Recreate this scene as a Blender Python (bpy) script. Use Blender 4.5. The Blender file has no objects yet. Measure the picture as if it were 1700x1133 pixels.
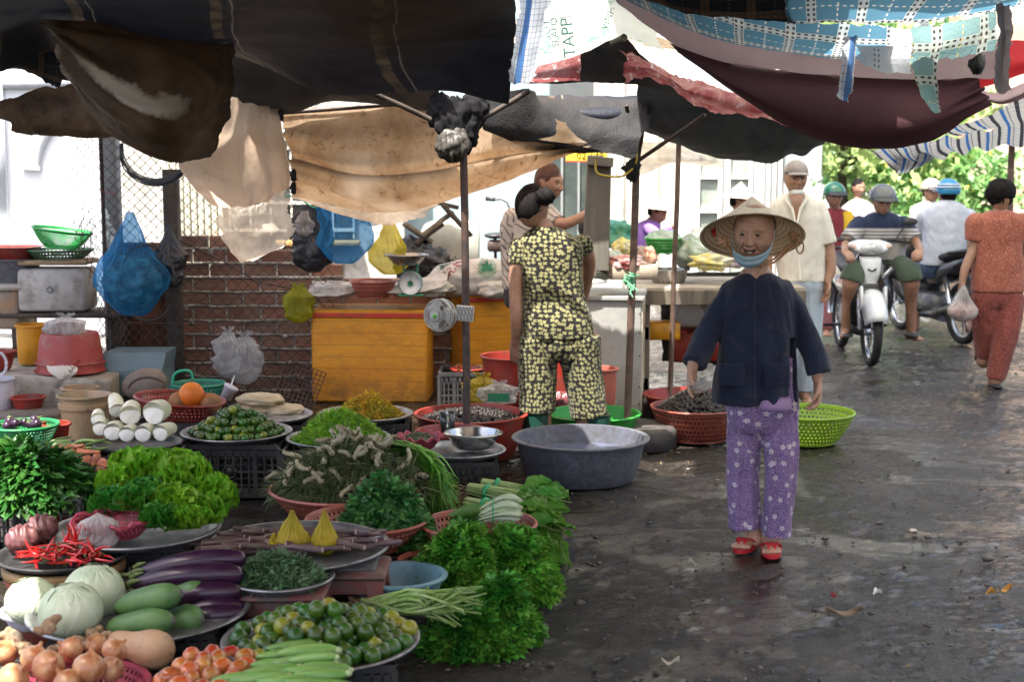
import bpy,bmesh,math,random
import numpy as np
from mathutils import Vector,Matrix,noise
PI=math.pi
rnd=random.Random(7)
nr=np.random.RandomState(11)
scene=bpy.context.scene
col=scene.collection
F=2361.0;CH=1.667;PITCH=math.radians(7.16)
sp,cp=math.sin(PITCH),math.cos(PITCH)
def ray(px,py):
 u=(px-850)/F;v=(566.5-py)/F
 return np.array([u,cp+v*sp,-sp+v*cp])
def P(px,py,Y):
 d=ray(px,py);return Vector(d*(Y/d[1])+np.array([0,0,CH]))
def G(px,py,z=0.0):
 d=ray(px,py);return Vector(d*((z-CH)/d[2])+np.array([0,0,CH]))
def pxm(Y):
 return Y/F
def rotz(a):return np.array([[math.cos(a),-math.sin(a),0],[math.sin(a),math.cos(a),0],[0,0,1.0]])
def rotx(a):return np.array([[1.0,0,0],[0,math.cos(a),-math.sin(a)],[0,math.sin(a),math.cos(a)]])
def roty(a):return np.array([[math.cos(a),0,math.sin(a)],[0,1.0,0],[-math.sin(a),0,math.cos(a)]])
def frame(d):
 d=np.array(d,float);d/=(np.linalg.norm(d)+1e-12)
 a=np.array([0,0,1.0])if abs(d[2])<0.9 else np.array([0,1.0,0])
 x=np.cross(a,d);x/=np.linalg.norm(x);y=np.cross(d,x)
 return np.stack([x,y,d],1)
def grid_faces(nu,nv,cu=False,cv=False,off=0):
 f=[]
 for i in range(nu if cu else nu-1):
  for j in range(nv if cv else nv-1):
   a=i*nv+j;b=((i+1)%nu)*nv+j
   c=((i+1)%nu)*nv+(j+1)%nv;d=i*nv+(j+1)%nv
   f.append((a+off,b+off,c+off,d+off))
 return f
class MB:
 def __init__(s):s.v=[];s.f=[];s.m=[];s.r=[];s.n=0
 def add(s,v,f,m=0,r=None):
  v=np.asarray(v,float).reshape(-1,3)
  s.v.append(v);o=s.n
  s.f.extend([tuple(i+o for i in q)for q in f]);s.n+=len(v)
  if isinstance(m,int):s.m.extend([m]*len(f))
  else:s.m.extend(m)
  rr=np.full(len(v),rnd.random())if r is None else(np.full(len(v),float(r))if np.isscalar(r)else np.asarray(r,float))
  s.r.append(rr);return s
 def box(s,c,d,R=None,m=0,r=None,taper=1.0,bev=0.0):
  x,y,z=[k/2 for k in d];t=taper
  if bev:
   b=min(bev,x*.9,y*.9,z*.9)
   V=[];idx={}
   for sx in(-1,1):
    for sy in(-1,1):
     for sz in(-1,1):
      for k in range(3):
       p=[sx*x,sy*y,sz*z]
       for j in range(3):
        if j!=k:p[j]-=(sx,sy,sz)[j]*b
       idx[(sx,sy,sz,k)]=len(V);V.append(p)
   fs=[]
   for k in range(3):
    a,c2=(k+1)%3,(k+2)%3
    for sg in(-1,1):
     q=[]
     for(u,w)in((-1,-1),(1,-1),(1,1),(-1,1)):
      sgn=[0,0,0];sgn[k]=sg;sgn[a]=u;sgn[c2]=w
      q.append(idx[tuple(sgn)+(k,)])
     fs.append(tuple(q if sg>0 else q[::-1]))
    for u in(-1,1):
     for w in(-1,1):
      s0=[0,0,0];s1=[0,0,0]
      s0[a]=u;s0[c2]=w;s1[a]=u;s1[c2]=w;s0[k]=-1;s1[k]=1
      q=[idx[tuple(s0)+(a,)],idx[tuple(s1)+(a,)],idx[tuple(s1)+(c2,)],idx[tuple(s0)+(c2,)]]
      fs.append(tuple(q if u*w<0 else q[::-1]))
   for sx in(-1,1):
    for sy in(-1,1):
     for sz in(-1,1):
      q=[idx[(sx,sy,sz,k)]for k in range(3)]
      fs.append(tuple(q if sx*sy*sz>0 else q[::-1]))
   v=np.array(V,float)
  else:
   v=np.array([[-x,-y,-z],[x,-y,-z],[x,y,-z],[-x,y,-z],[-x,-y,z],[x,-y,z],[x,y,z],[-x,y,z]],float)
   fs=[(0,3,2,1),(4,5,6,7),(0,1,5,4),(1,2,6,5),(2,3,7,6),(3,0,4,7)]
  if t!=1:k=np.where(v[:,2]<0,t,1.0);v[:,0]*=k;v[:,1]*=k
  if R is not None:v=v@np.asarray(R).T
  return s.add(v+np.array(c,float),fs,m,r)
 def beam(s,a,b,w,h,m=0,bev=0.0):
  a=np.array(a,float);b=np.array(b,float)
  return s.box((a+b)/2,(w,h,np.linalg.norm(b-a)),frame(b-a),m,bev=bev)
 def tube(s,pts,r,seg=8,m=0,cap=True,flat=1.0,rr=None):
  pts=np.array([list(p)for p in pts],float);n=len(pts)
  R=np.full(n,r,float)if np.isscalar(r)else np.array(r,float)
  T=np.gradient(pts,axis=0);T/=(np.linalg.norm(T,axis=1)[:,None]+1e-12)
  fr=frame(T[0]);x=fr[:,0];V=[]
  th=np.arange(seg)*2*PI/seg
  for i in range(n):
   x=x-T[i]*x.dot(T[i]);x/=(np.linalg.norm(x)+1e-12);y=np.cross(T[i],x)
   V.append(pts[i]+R[i]*(np.cos(th)[:,None]*x+flat*np.sin(th)[:,None]*y))
  f=grid_faces(n,seg,False,True)
  if cap:f+=[tuple(range(seg))[::-1],tuple((n-1)*seg+k for k in range(seg))]
  return s.add(np.concatenate(V),[tuple(q[::-1])for q in f],m,rr)
 def lathe(s,prof,seg=32,c=(0,0,0),R=None,m=0,wob=0.0,sy=1.0,r=None,rim=None,cap=True):
  th=np.arange(seg)*2*PI/seg;V=[]
  ph=rnd.random()*6
  for(rad,z)in prof:
   w=1+wob*np.sin(3*th+ph+z*9)+wob*.6*np.sin(5*th+2*ph)
   zz=np.full(seg,float(z))
   if rim:zz=zz+rim(th,rad,z)
   V.append(np.stack([rad*w*np.cos(th),rad*w*np.sin(th)*sy,zz],1))
  v=np.concatenate(V)
  f=[q[::-1]for q in grid_faces(len(prof),seg,False,True)]
  if cap and prof[0][0]>1e-5:f.append(tuple(range(seg))[::-1])
  if R is not None:v=v@np.asarray(R).T
  return s.add(v+np.array(c,float),f,m,r)
 def ball(s,c,rad,R=None,m=0,nu=14,nv=10,fn=None,r=None):
  rad=(rad,)*3 if np.isscalar(rad)else rad
  V=[]
  for j in range(nv+1):
   ph=PI*j/nv
   for i in range(nu):
    t=2*PI*i/nu
    V.append((math.sin(ph)*math.cos(t),math.sin(ph)*math.sin(t),math.cos(ph)))
  V=np.array(V)
  if fn is not None:V=fn(V)
  V=V*np.array(rad)
  f=[]
  for j in range(nv):
   for i in range(nu):
    a=j*nu+i;b=j*nu+(i+1)%nu;c2=(j+1)*nu+(i+1)%nu;d=(j+1)*nu+i
    if j==0:f.append((a,d,c2))
    elif j==nv-1:f.append((a,d,b))
    else:f.append((a,d,c2,b))
  if R is not None:V=V@np.asarray(R).T
  return s.add(V+np.array(c,float),f,m,r)
 def rings(s,rings,m=0,cap=True,r=None):
  n=len(rings);k=len(rings[0])
  f=grid_faces(n,k,False,True)
  if cap:f+=[tuple(range(k))[::-1],tuple((n-1)*k+i for i in range(k))]
  return s.add(np.concatenate([np.asarray(q,float)for q in rings]),f,m,r)
 def inst(s,T,pos,rots,scl,m=0,r=None):
  """many copies of template T=(verts,faces) laid into this one mesh"""
  tv,tf=T;tv=np.asarray(tv,float)
  for k in range(len(pos)):
   sc=scl[k]if not np.isscalar(scl)else scl
   s.add((tv*sc)@np.asarray(rots[k]).T+np.asarray(pos[k],float),tf,m,r[k]if r is not None else rnd.random())
  return s
 def arrays(s):return np.concatenate(s.v),s.f
 def mesh(s,name):
  me=bpy.data.meshes.new(name)
  v=np.concatenate(s.v)if s.v else np.zeros((0,3))
  me.vertices.add(len(v));me.vertices.foreach_set('co',v.astype(np.float32).ravel())
  nl=np.array([len(q)for q in s.f],np.int32)
  me.loops.add(int(nl.sum()));me.polygons.add(len(s.f))
  me.loops.foreach_set('vertex_index',np.fromiter((i for q in s.f for i in q),np.int32,int(nl.sum())))
  me.polygons.foreach_set('loop_start',np.concatenate([[0],np.cumsum(nl)[:-1]]).astype(np.int32))
  me.polygons.foreach_set('loop_total',nl)
  me.polygons.foreach_set('material_index',np.array(s.m,np.int32))
  a=me.attributes.new('rnd','FLOAT','POINT')
  a.data.foreach_set('value',np.concatenate(s.r).astype(np.float32)if s.r else np.zeros(0,np.float32))
  me.update(calc_edges=True);me.validate()
  return me
 def build(s,name,mats,parent=None,smooth=True,loc=None,rz=0.0,angle=None):
  me=s.mesh(name)
  for mm in(mats if isinstance(mats,(list,tuple))else[mats]):me.materials.append(mm)
  me.polygons.foreach_set('use_smooth',np.full(len(me.polygons),smooth))
  if angle:
   try:me.set_sharp_from_angle(angle=math.radians(angle))
   except Exception:pass
  o=bpy.data.objects.new(name,me);col.objects.link(o)
  if parent is not None:o.parent=parent
  if loc is not None:o.location=loc
  if rz:o.rotation_euler[2]=rz
  return o
def tag(o,label=None,cat=None,group=None,kind=None):
 if label:o['label']=label
 if cat:o['category']=cat
 if group:o['group']=group
 if kind:o['kind']=kind
 return o
def thing(name,label,cat,loc=(0,0,0),rz=0.0,group=None):
 o=bpy.data.objects.new(name,None);col.objects.link(o);o.empty_display_size=0.05
 o.location=loc;o.rotation_euler=(0,0,rz)
 return tag(o,label,cat,group)
def kids(o):return[c for c in bpy.data.objects if c.parent==o]
def copy_tree(o,loc=None,rz=None,label=None,group=None,parent=None,scale=None):
 c=o.copy();col.objects.link(c);c.parent=parent
 for ch in kids(o):copy_tree(ch,parent=c)
 if loc is not None:c.location=loc
 if rz is not None:c.rotation_euler=(0,0,rz)if np.isscalar(rz)else rz
 if scale:c.scale=(scale,)*3 if np.isscalar(scale)else scale
 if label:c['label']=label
 if group:c['group']=group
 return c
def fuse(mb,voxel=0.006,smooth=2,fac=0.5):
 """union of closed shapes into one continuous surface; returns (verts, faces)"""
 me=mb.mesh('tmp');o=bpy.data.objects.new('tmp',me);col.objects.link(o)
 m=o.modifiers.new('r','REMESH');m.mode='VOXEL';m.voxel_size=voxel
 if smooth:
  q=o.modifiers.new('s','SMOOTH');q.iterations=smooth;q.factor=fac
 dg=bpy.context.evaluated_depsgraph_get()
 e=o.evaluated_get(dg);m2=bpy.data.meshes.new_from_object(e)
 v=np.zeros(len(m2.vertices)*3,np.float32);m2.vertices.foreach_get('co',v);v=v.reshape(-1,3).astype(float)
 li=np.zeros(len(m2.loops),np.int32);m2.loops.foreach_get('vertex_index',li)
 ls=np.zeros(len(m2.polygons),np.int32);m2.polygons.foreach_get('loop_start',ls)
 lt=np.zeros(len(m2.polygons),np.int32);m2.polygons.foreach_get('loop_total',lt)
 f=[tuple(li[a:a+b].tolist())for a,b in zip(ls,lt)]
 bpy.data.objects.remove(o);bpy.data.meshes.remove(me);bpy.data.meshes.remove(m2)
 return v,f
def nz(v,sc,seed=0.0):
 """signed noise for an array of points"""
 return np.array([noise.noise(Vector((p[0]*sc+seed,p[1]*sc-seed,p[2]*sc+2*seed)))for p in v])
def fnz(v,sc,seed=0):
 """fast sum of sines pseudo noise, vectorised"""
 rs=np.random.RandomState(int(seed*97)%9999+3);o=np.zeros(len(v))
 for k in range(7):
  d=rs.normal(size=3);d/=np.linalg.norm(d);o+=np.sin(v@d*sc*(0.6+rs.rand()*1.3)+rs.rand()*6.28+1.7*np.sin(v@rs.normal(size=3)*sc*.5))
 return o/3.5
def text_mesh(body,size,extr=0.001,align='CENTER'):
 c=bpy.data.curves.new('txt','FONT');c.body=body;c.size=size;c.extrude=extr;c.align_x=align;c.align_y='CENTER';c.resolution_u=2
 o=bpy.data.objects.new('txt',c);col.objects.link(o)
 dg=bpy.context.evaluated_depsgraph_get();me=bpy.data.meshes.new_from_object(o.evaluated_get(dg))
 v=np.array([list(x.co)for x in me.vertices]).reshape(-1,3);f=[tuple(p.vertices)for p in me.polygons]
 bpy.data.objects.remove(o);bpy.data.curves.remove(c);bpy.data.meshes.remove(me)
 return v,f
_mats={}
def hexc(h):
 h=h.lstrip('#');c=[int(h[i:i+2],16)/255 for i in(0,2,4)]
 return tuple((x/12.92 if x<=.04045 else((x+.055)/1.055)**2.4)for x in c)
class NT:
 """small wrapper to write node graphs briefly"""
 def __init__(s,name):
  s.mat=bpy.data.materials.new(name);s.mat.use_nodes=True;s.t=s.mat.node_tree;s.t.nodes.clear()
  s.out=s.t.nodes.new('ShaderNodeOutputMaterial')
 def n(s,typ,ins=None,**kw):
  x=s.t.nodes.new('ShaderNode'+typ)
  for k,v in kw.items():setattr(x,k,v)
  for k,v in(ins or{}).items():s.set(x,k,v)
  return x
 def set(s,x,k,v):
  if hasattr(v,'outputs'):v=v.outputs[0]
  if isinstance(v,bpy.types.NodeSocket):s.t.links.new(v,x.inputs[k])
  else:
   try:x.inputs[k].default_value=v
   except Exception:x.inputs[k].default_value=(*v,1.0)if len(v)==3 else v
 def math(s,op,a,b=None,c=None,clamp=False):
  x=s.n('Math',{0:a},operation=op,use_clamp=clamp)
  if b is not None:s.set(x,1,b)
  if c is not None:s.set(x,2,c)
  return x.outputs[0]
 def mix(s,f,a,b,typ='MIX'):
  x=s.n('Mix',data_type='RGBA',blend_type=typ)
  s.set(x,0,f)
  for k,v in((6,a),(7,b)):
   if isinstance(v,(tuple,list)):v=(*v[:3],1.0)
   s.set(x,k,v)
  return x.outputs[2]
 def coord(s,kind='Object'):return s.n('TexCoord').outputs[kind]
 def noise(s,sc,det=4,rough=.6,vec=None,dist=0.0,stretch=None):
  v=vec if vec is not None else s.coord()
  if stretch:v=s.n('Mapping',{0:v,'Scale':stretch}).outputs[0]
  return s.n('TexNoise',{'Vector':v,'Scale':sc,'Detail':det,'Roughness':rough,'Distortion':dist}).outputs[0]
 def ramp(s,fac,stops,interp='LINEAR'):
  x=s.n('ValToRGB',{0:fac});cr=x.color_ramp;cr.interpolation=interp
  while len(cr.elements)<len(stops):cr.elements.new(.5)
  for e,(p,c)in zip(cr.elements,stops):
   e.position=p;e.color=(*c,1)if isinstance(c,(tuple,list))and len(c)==3 else((c,c,c,1)if not isinstance(c,(tuple,list))else c)
  return x.outputs[0]
 def rangemap(s,v,a,b,c=0.0,d=1.0):
  return s.n('MapRange',{0:v,1:a,2:b,3:c,4:d}).outputs[0]
 def bump(s,h,strength=.5,dist=.01,nrm=None):
  x=s.n('Bump',{'Height':h,'Strength':strength,'Distance':dist})
  if nrm is not None:s.set(x,'Normal',nrm)
  return x.outputs[0]
 def finish(s,shader):s.t.links.new(shader.outputs[0]if hasattr(shader,'outputs')else shader,s.out.inputs[0]);return s.mat
def M(name,c,rough=.55,c2=None,nsc=6.0,nlo=.4,nhi=.65,metal=0.0,bump=0.0,bsc=40.0,bdist=.004,dirt=None,dsc=9.0,dlo=.5,dhi=.7,transl=0.0,alpha=1.0,coat=0.0,sss=0.0,var=0.0,obj=0.0,spec=.5,emit=0.0,sheen=0.0,rvar=.12,tcol=None,trans=0.0,stretch=None,hue=0.0):
 if name in _mats:return _mats[name]
 t=NT(name);co=t.coord()
 base=t.mix(t.rangemap(t.noise(nsc,5,.6,co,stretch=stretch),nlo,nhi),c,c2)if c2 else None
 if base is None:
  base=t.mix(t.rangemap(t.noise(nsc,5,.65,co,stretch=stretch),.3,.7),tuple(k*.86 for k in c),tuple(min(1,k*1.12)for k in c))
 if var or obj or hue:
  r=t.n('Attribute',attribute_name='rnd').outputs['Fac']if var else t.n('ObjectInfo').outputs['Random']
  a=var or obj
  h=t.n('HueSaturation',{'Hue':t.rangemap(r,0,1,.5-hue,.5+hue),'Saturation':1.0,'Value':t.rangemap(t.math('FRACT',t.math('MULTIPLY',r,7.31)),0,1,1-a,1+a),'Color':base})
  base=h.outputs[0]
 if dirt:
  base=t.mix(t.rangemap(t.noise(dsc,7,.72,co,dist=.3),dlo,dhi),base,dirt)
 p=t.n('BsdfPrincipled',{'Base Color':base,'Metallic':metal,'Coat Weight':coat,'Specular IOR Level':spec,'Alpha':alpha,'Transmission Weight':trans})
 t.set(p,'Roughness',t.rangemap(t.noise(bsc*.4,3,.6,co),.3,.7,max(0.02,rough-rvar),min(1,rough+rvar)))
 if sss:t.set(p,'Subsurface Weight',sss);t.set(p,'Subsurface Radius',(.02,.008,.005));t.set(p,'Subsurface Scale',.4)
 if sheen:t.set(p,'Sheen Weight',sheen)
 if emit:t.set(p,'Emission Color',base);t.set(p,'Emission Strength',emit)
 if bump:t.set(p,'Normal',t.bump(t.noise(bsc,6,.65,co),bump,bdist))
 sh=p
 if transl:
  tr=t.n('BsdfTranslucent',{'Color':tcol+(1,)if tcol else base})
  sh=t.n('MixShader',{0:transl,1:p,2:tr})
 _mats[name]=t.finish(sh);return _mats[name]
def Mbag(name,c,a=.6,rough=.2,transl=.45):
 """thin crinkled plastic film"""
 if name in _mats:return _mats[name]
 t=NT(name);co=t.coord()
 h=t.math('ADD',t.noise(26,5,.6,co,dist=1.2),t.math('MULTIPLY',t.noise(7,3,.6,co,dist=2.0),1.6))
 base=t.mix(t.rangemap(t.noise(9,4,.6,co),.35,.65),tuple(k*.75 for k in c),tuple(min(1,k*1.25)for k in c))
 nrm=t.bump(h,.8,.012)
 p=t.n('BsdfPrincipled',{'Base Color':base,'Roughness':rough,'Normal':nrm,'Coat Weight':.3,'Coat Roughness':.12})
 tr=t.n('BsdfTranslucent',{'Color':base});tp=t.n('BsdfTransparent',{'Color':(*[min(1,k*.5+.5)for k in c],1)})
 a1=t.n('MixShader',{0:transl,1:p,2:tr});fr=t.n('LayerWeight',{'Blend':.35}).outputs['Facing']
 al=t.math('ADD',t.math('MULTIPLY',fr,1-a),a,clamp=True)
 _mats[name]=t.finish(t.n('MixShader',{0:al,1:tp,2:a1}));return _mats[name]
def catmull(p,n):
 """p: k x ... control points -> n samples"""
 p=np.asarray(p,float);k=len(p)
 q=np.concatenate([[2*p[0]-p[1]],p,[2*p[-1]-p[-2]]])
 t=np.linspace(0,k-1-1e-9,n);i=t.astype(int);u=(t-i).reshape((-1,)+(1,)*(p.ndim-1))
 a,b,c,d=q[i],q[i+1],q[i+2],q[i+3]
 return .5*(2*b+(c-a)*u+(2*a-5*b+4*c-d)*u**2+(3*b-a-3*c+d)*u**3)
def cloth(name,ctrl,mat,nu=70,nv=50,wr=.012,wsc=9.0,edge=.004,seed=1,sag=0.0,parent=None,frays=0.0,fold=None):
 """ctrl: rows of (px, py, Y) points; the sheet is real 3D cloth at those depths. UV in metres."""
 C=np.array([[list(P(*q))for q in row]for row in ctrl])
 return cloth3(name,C,mat,nu,nv,wr,wsc,edge,seed,parent,frays,fold)
def cloth3(name,C,mat,nu=70,nv=50,wr=.012,wsc=9.0,edge=.012,seed=1,parent=None,frays=0.0,fold=None):
 S=catmull(C,nu);S=np.swapaxes(catmull(np.swapaxes(S,0,1),nv),0,1)
 dx=np.gradient(S,axis=0);dy=np.gradient(S,axis=1);N=np.cross(dx,dy);N/=(np.linalg.norm(N,axis=2)[...,None]+1e-9)
 flat=S.reshape(-1,3)
 h=fnz(flat,wsc,seed)*.6+fnz(flat,wsc*2.7,seed+1)*.3+fnz(flat,wsc*.45,seed+2)*.8
 S=S+N*(h.reshape(nu,nv)[...,None]*wr)
 if fold is not None:
  U,V=np.meshgrid(np.linspace(0,1,nu),np.linspace(0,1,nv),indexing='ij');S=S+N*fold(U,V)[...,None]
 if edge:
  rs=np.random.RandomState(seed)
  for ax in(0,1):
   for e,sgn in((0,1),(-1,-1)):
    nE=nv if ax==0 else nu
    w=np.convolve(rs.normal(size=nE+8),np.ones(5)/5,'same')[4:4+nE]*edge*2+rs.normal(size=nE)*edge*frays
    for k in range(3):
     ii=(k if e==0 else-1-k)
     if ax==0:
      S[ii,:]+=(-(dx[ii,:])/(np.linalg.norm(dx[ii,:],axis=1)[:,None]+1e-9))*sgn*(w*(1-k/3))[:,None]
     else:
      S[:,ii]+=(-(dy[:,ii])/(np.linalg.norm(dy[:,ii],axis=1)[:,None]+1e-9))*sgn*(w*(1-k/3))[:,None]
 mb=MB();mb.add(S.reshape(-1,3),grid_faces(nu,nv),0,0.5)
 o=mb.build(name,mat,parent)
 lu=np.concatenate([[0],np.cumsum(np.linalg.norm(np.diff(S,axis=0),axis=2).mean(1))]);lv=np.concatenate([[0],np.cumsum(np.linalg.norm(np.diff(S,axis=1),axis=2).mean(0))])
 UV=np.stack(np.meshgrid(lu,lv,indexing='ij'),-1).reshape(-1,2)
 uvl=o.data.uv_layers.new(name='UVMap');li=np.zeros(len(o.data.loops),np.int32);o.data.loops.foreach_get('vertex_index',li)
 uvl.data.foreach_set('uv',UV[li].astype(np.float32).ravel())
 return o
world=bpy.data.worlds.new("World");scene.world=world;world.use_nodes=True
wt=world.node_tree;bg=wt.nodes['Background'];sky=wt.nodes.new('ShaderNodeTexSky');sky.sky_type='NISHITA'
SUN_EL,SUN_AZ=math.radians(66),math.radians(212)
sky.sun_disc=False;sky.sun_elevation=SUN_EL;sky.sun_rotation=SUN_AZ;sky.air_density=.7;sky.dust_density=4.0;sky.ozone_density=.3
wt.links.new(sky.outputs[0],bg.inputs[0]);bg.inputs[1].default_value=0.15
sd=bpy.data.lights.new('sun','SUN');sd.energy=4.5;sd.angle=math.radians(.5);sd.color=(1,.955,.88)
so=bpy.data.objects.new('sun',sd);col.objects.link(so)
sdir=Vector((math.sin(SUN_AZ)*math.cos(SUN_EL),math.cos(SUN_AZ)*math.cos(SUN_EL),math.sin(SUN_EL)))
so.rotation_euler=sdir.to_track_quat('Z','Y').to_euler();so.location=(0,0,12)
cd=bpy.data.cameras.new('camera');cam=bpy.data.objects.new('camera',cd);col.objects.link(cam)
cam.location=(0,0,CH);cam.rotation_euler=(PI/2-PITCH,0,0);cd.lens=50;cd.sensor_width=36;cd.clip_end=400
cd.dof.use_dof=True;cd.dof.focus_distance=6.4;cd.dof.aperture_fstop=3.5
scene.camera=cam
scene.view_settings.view_transform='Standard';scene.view_settings.look='None';scene.view_settings.gamma=1;scene.view_settings.exposure=1.85
scene.cycles.max_bounces=8;scene.cycles.diffuse_bounces=4;scene.cycles.transparent_max_bounces=10;scene.cycles.use_denoising=True
scene.cycles.caustics_reflective=False;scene.cycles.caustics_refractive=False;scene.cycles.sample_clamp_indirect=6
def ground():
 xs=np.concatenate([np.linspace(-120,-9,14),np.linspace(-7,8,420),np.linspace(10,120,14)])
 ys=np.concatenate([np.linspace(-40,1,8),np.linspace(3,15,420),np.linspace(16,30,30),np.linspace(34,300,20)])
 X,Y=np.meshgrid(xs,ys,indexing='ij');v=np.stack([X.ravel(),Y.ravel(),np.zeros(X.size)],1)
 near=np.clip(1-np.maximum(np.abs(v[:,0])-7,np.abs(v[:,1]-8.5)-6.5),0,1)
 z=fnz(v,1.1,3)*.012+fnz(v,5.5,4)*.006+np.maximum(0,fnz(v,24,5))*.0035+fnz(v,48,6)*.0035+np.maximum(0,fnz(v,78,9)-.4)*.006
 v[:,2]=(z+nr.normal(size=len(v))*.0015*(.4+(fnz(v,2.3,12)>0)))*near-.008
 t=NT('wet_asphalt');co=t.coord()
 big=t.noise(1.3,7,.68,co,dist=1.2);mid=t.noise(5.5,8,.7,co,dist=.4);fine=t.noise(38,6,.75,co)
 c1=t.mix(t.rangemap(mid,.35,.68),(.010,.0062,.0036),(.044,.030,.0175))
 c2=t.mix(t.rangemap(t.noise(2.2,5,.6,co),.5,.66),c1,(.046,.036,.025))
 vor=t.n('TexVoronoi',{'Vector':co,'Scale':42.0,'Randomness':1.0})
 bits=t.rangemap(vor.outputs['Distance'],.05,.13,1,0)
 sel=t.rangemap(t.n('SeparateColor',{0:vor.outputs['Color']}).outputs[0],.66,.72)
 c3=t.mix(t.math('MULTIPLY',bits,sel),c2,t.mix(t.math('GREATER_THAN',t.n('SeparateColor',{0:vor.outputs['Color']}).outputs[1],.66),(.006,.005,.004),(.17,.14,.10)))
 wet=t.rangemap(t.math('ADD',t.math('MULTIPLY',big,.65),t.math('MULTIPLY',mid,.35)),.43,.53)
 c4=t.mix(t.math('MULTIPLY',wet,.55),c3,(.010,.008,.006))
 fc=t.n('Mapping',{0:co,'Scale':(1,1,1)}).outputs[0];c4=t.mix(1.0,c4,t.ramp(t.noise(55,8,.82,fc,dist=.4),((.34,(.22,.21,.20)),(.5,(.9,.9,.9)),(.66,(2.4,2.2,1.9)))),'MULTIPLY')
 rough=t.rangemap(t.math('ADD',wet,t.math('MULTIPLY',fine,.35)),.1,1.0,.46,.05)
 pud=t.rangemap(t.noise(.8,6,.62,co,dist=1.4,stretch=(1,1.4,1)),.515,.56);rough=t.math('MULTIPLY',rough,t.rangemap(pud,0,1,1.0,.35));c4=t.mix(t.math('MULTIPLY',pud,.5),c4,(.02,.017,.014))
 h=t.math('ADD',t.math('ADD',t.math('MULTIPLY',mid,1.1),t.math('MULTIPLY',fine,.7)),t.math('MULTIPLY',t.noise(110,3,.6,co),.3))
 h=t.math('ADD',h,t.math('MULTIPLY',t.math('MULTIPLY',bits,sel),.55))
 nrm=t.bump(h,t.rangemap(pud,0,1,1.0,.28),.035)
 p=t.n('BsdfPrincipled',{'Base Color':c4,'Roughness':rough,'Normal':nrm,'Specular IOR Level':.6})
 mb=MB();mb.add(v,grid_faces(len(xs),len(ys)),0,.5)
 return tag(mb.build('ground',t.finish(p)),'dark wet trampled street ground',kind='structure')
ground()
M_CONC=M('concrete_old',(.20,.175,.145),.85,(.11,.095,.08),3,bump=.6,bsc=30,bdist=.008,dirt=(.05,.042,.035),dsc=4,dlo=.5,dhi=.66)
M_CONC2=M('concrete_pale',(.42,.38,.32),.85,(.28,.25,.2),3,bump=.5,bsc=26,bdist=.008,dirt=(.12,.10,.08),dsc=6,dlo=.52,dhi=.7)
M_SLAB=M('slab_wet',(.020,.016,.012),.3,(.010,.008,.006),2.5,bump=.35,bsc=22,bdist=.006,dirt=(.02,.018,.016),dsc=3,rvar=.25)
mb=MB();mb.box((-1.6,4.4,.003),(1.0,1.6,.03),bev=.006)
tag(mb.build('pavement',M_SLAB),kind='structure')
M_BLACK=M('black_plastic',(.022,.022,.024),.5,(.05,.048,.046),8,bump=.2,bsc=60,dirt=(.10,.085,.07),dsc=14,dlo=.56,dhi=.78)
M_DARKMETAL=M('dark_steel',(.055,.045,.042),.5,(.10,.06,.045),20,metal=.4,bump=.3,bsc=70,bdist=.002)
M_STEEL=M('worn_steel',(.42,.42,.41),.33,(.3,.3,.3),10,metal=.9,bump=.12,bsc=50,bdist=.002,rvar=.15,dirt=(.1,.1,.095),dsc=12,dlo=.6,dhi=.8)
M_ALU=M('tray_aluminium',(.36,.36,.37),.42,(.22,.22,.23),9,metal=.75,bump=.15,bsc=50,dirt=(.07,.065,.06),dsc=10,dlo=.52,dhi=.75,rvar=.15)
M_WOOD=M('grey_wood',(.20,.165,.125),.8,(.10,.082,.064),14,bump=.5,bsc=60,bdist=.004,stretch=(1,1,.12))
M_WOODD=M('dark_wood',(.075,.055,.042),.8,(.035,.028,.022),14,bump=.5,bsc=60,bdist=.004)
def noisybox(lo,hi,n=14,amp=.03,sc=4,seed=1):
 """rough masonry block with uneven faces"""
 bm=bmesh.new();bmesh.ops.create_cube(bm,size=1.0)
 bmesh.ops.subdivide_edges(bm,edges=bm.edges[:],cuts=n,use_grid_fill=True)
 lo=np.array(lo);hi=np.array(hi)
 v=np.array([list(x.co)for x in bm.verts]);f=[tuple(q.index for q in p.verts)for p in bm.faces];
 bm.verts.index_update();f=[tuple(q.index for q in p.verts)for p in bm.faces];bm.free()
 v=(v+.5)*(hi-lo)+lo
 d=np.stack([fnz(v,sc,seed),fnz(v,sc,seed+1),fnz(v,sc,seed+2)],1)*amp+np.stack([fnz(v,sc*4,seed+3)]*3,1)*amp*.35
 return v+d,f
mb=MB();mb.add(*noisybox((-5.2,9.0,-.1),(-2.62,11.2,.285),amp=.018,sc=3))
tag(mb.build('concrete_ledge',M_CONC2),'worn pale concrete ledge along the left side of the market','ledge')
mb=MB();mb.add(*noisybox((-4.9,8.42,-.1),(-2.75,9.02,.145),amp=.015,sc=3,seed=8))
tag(mb.build('concrete_step',M_CONC),'low dirty concrete step in front of the pale ledge','step')
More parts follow.
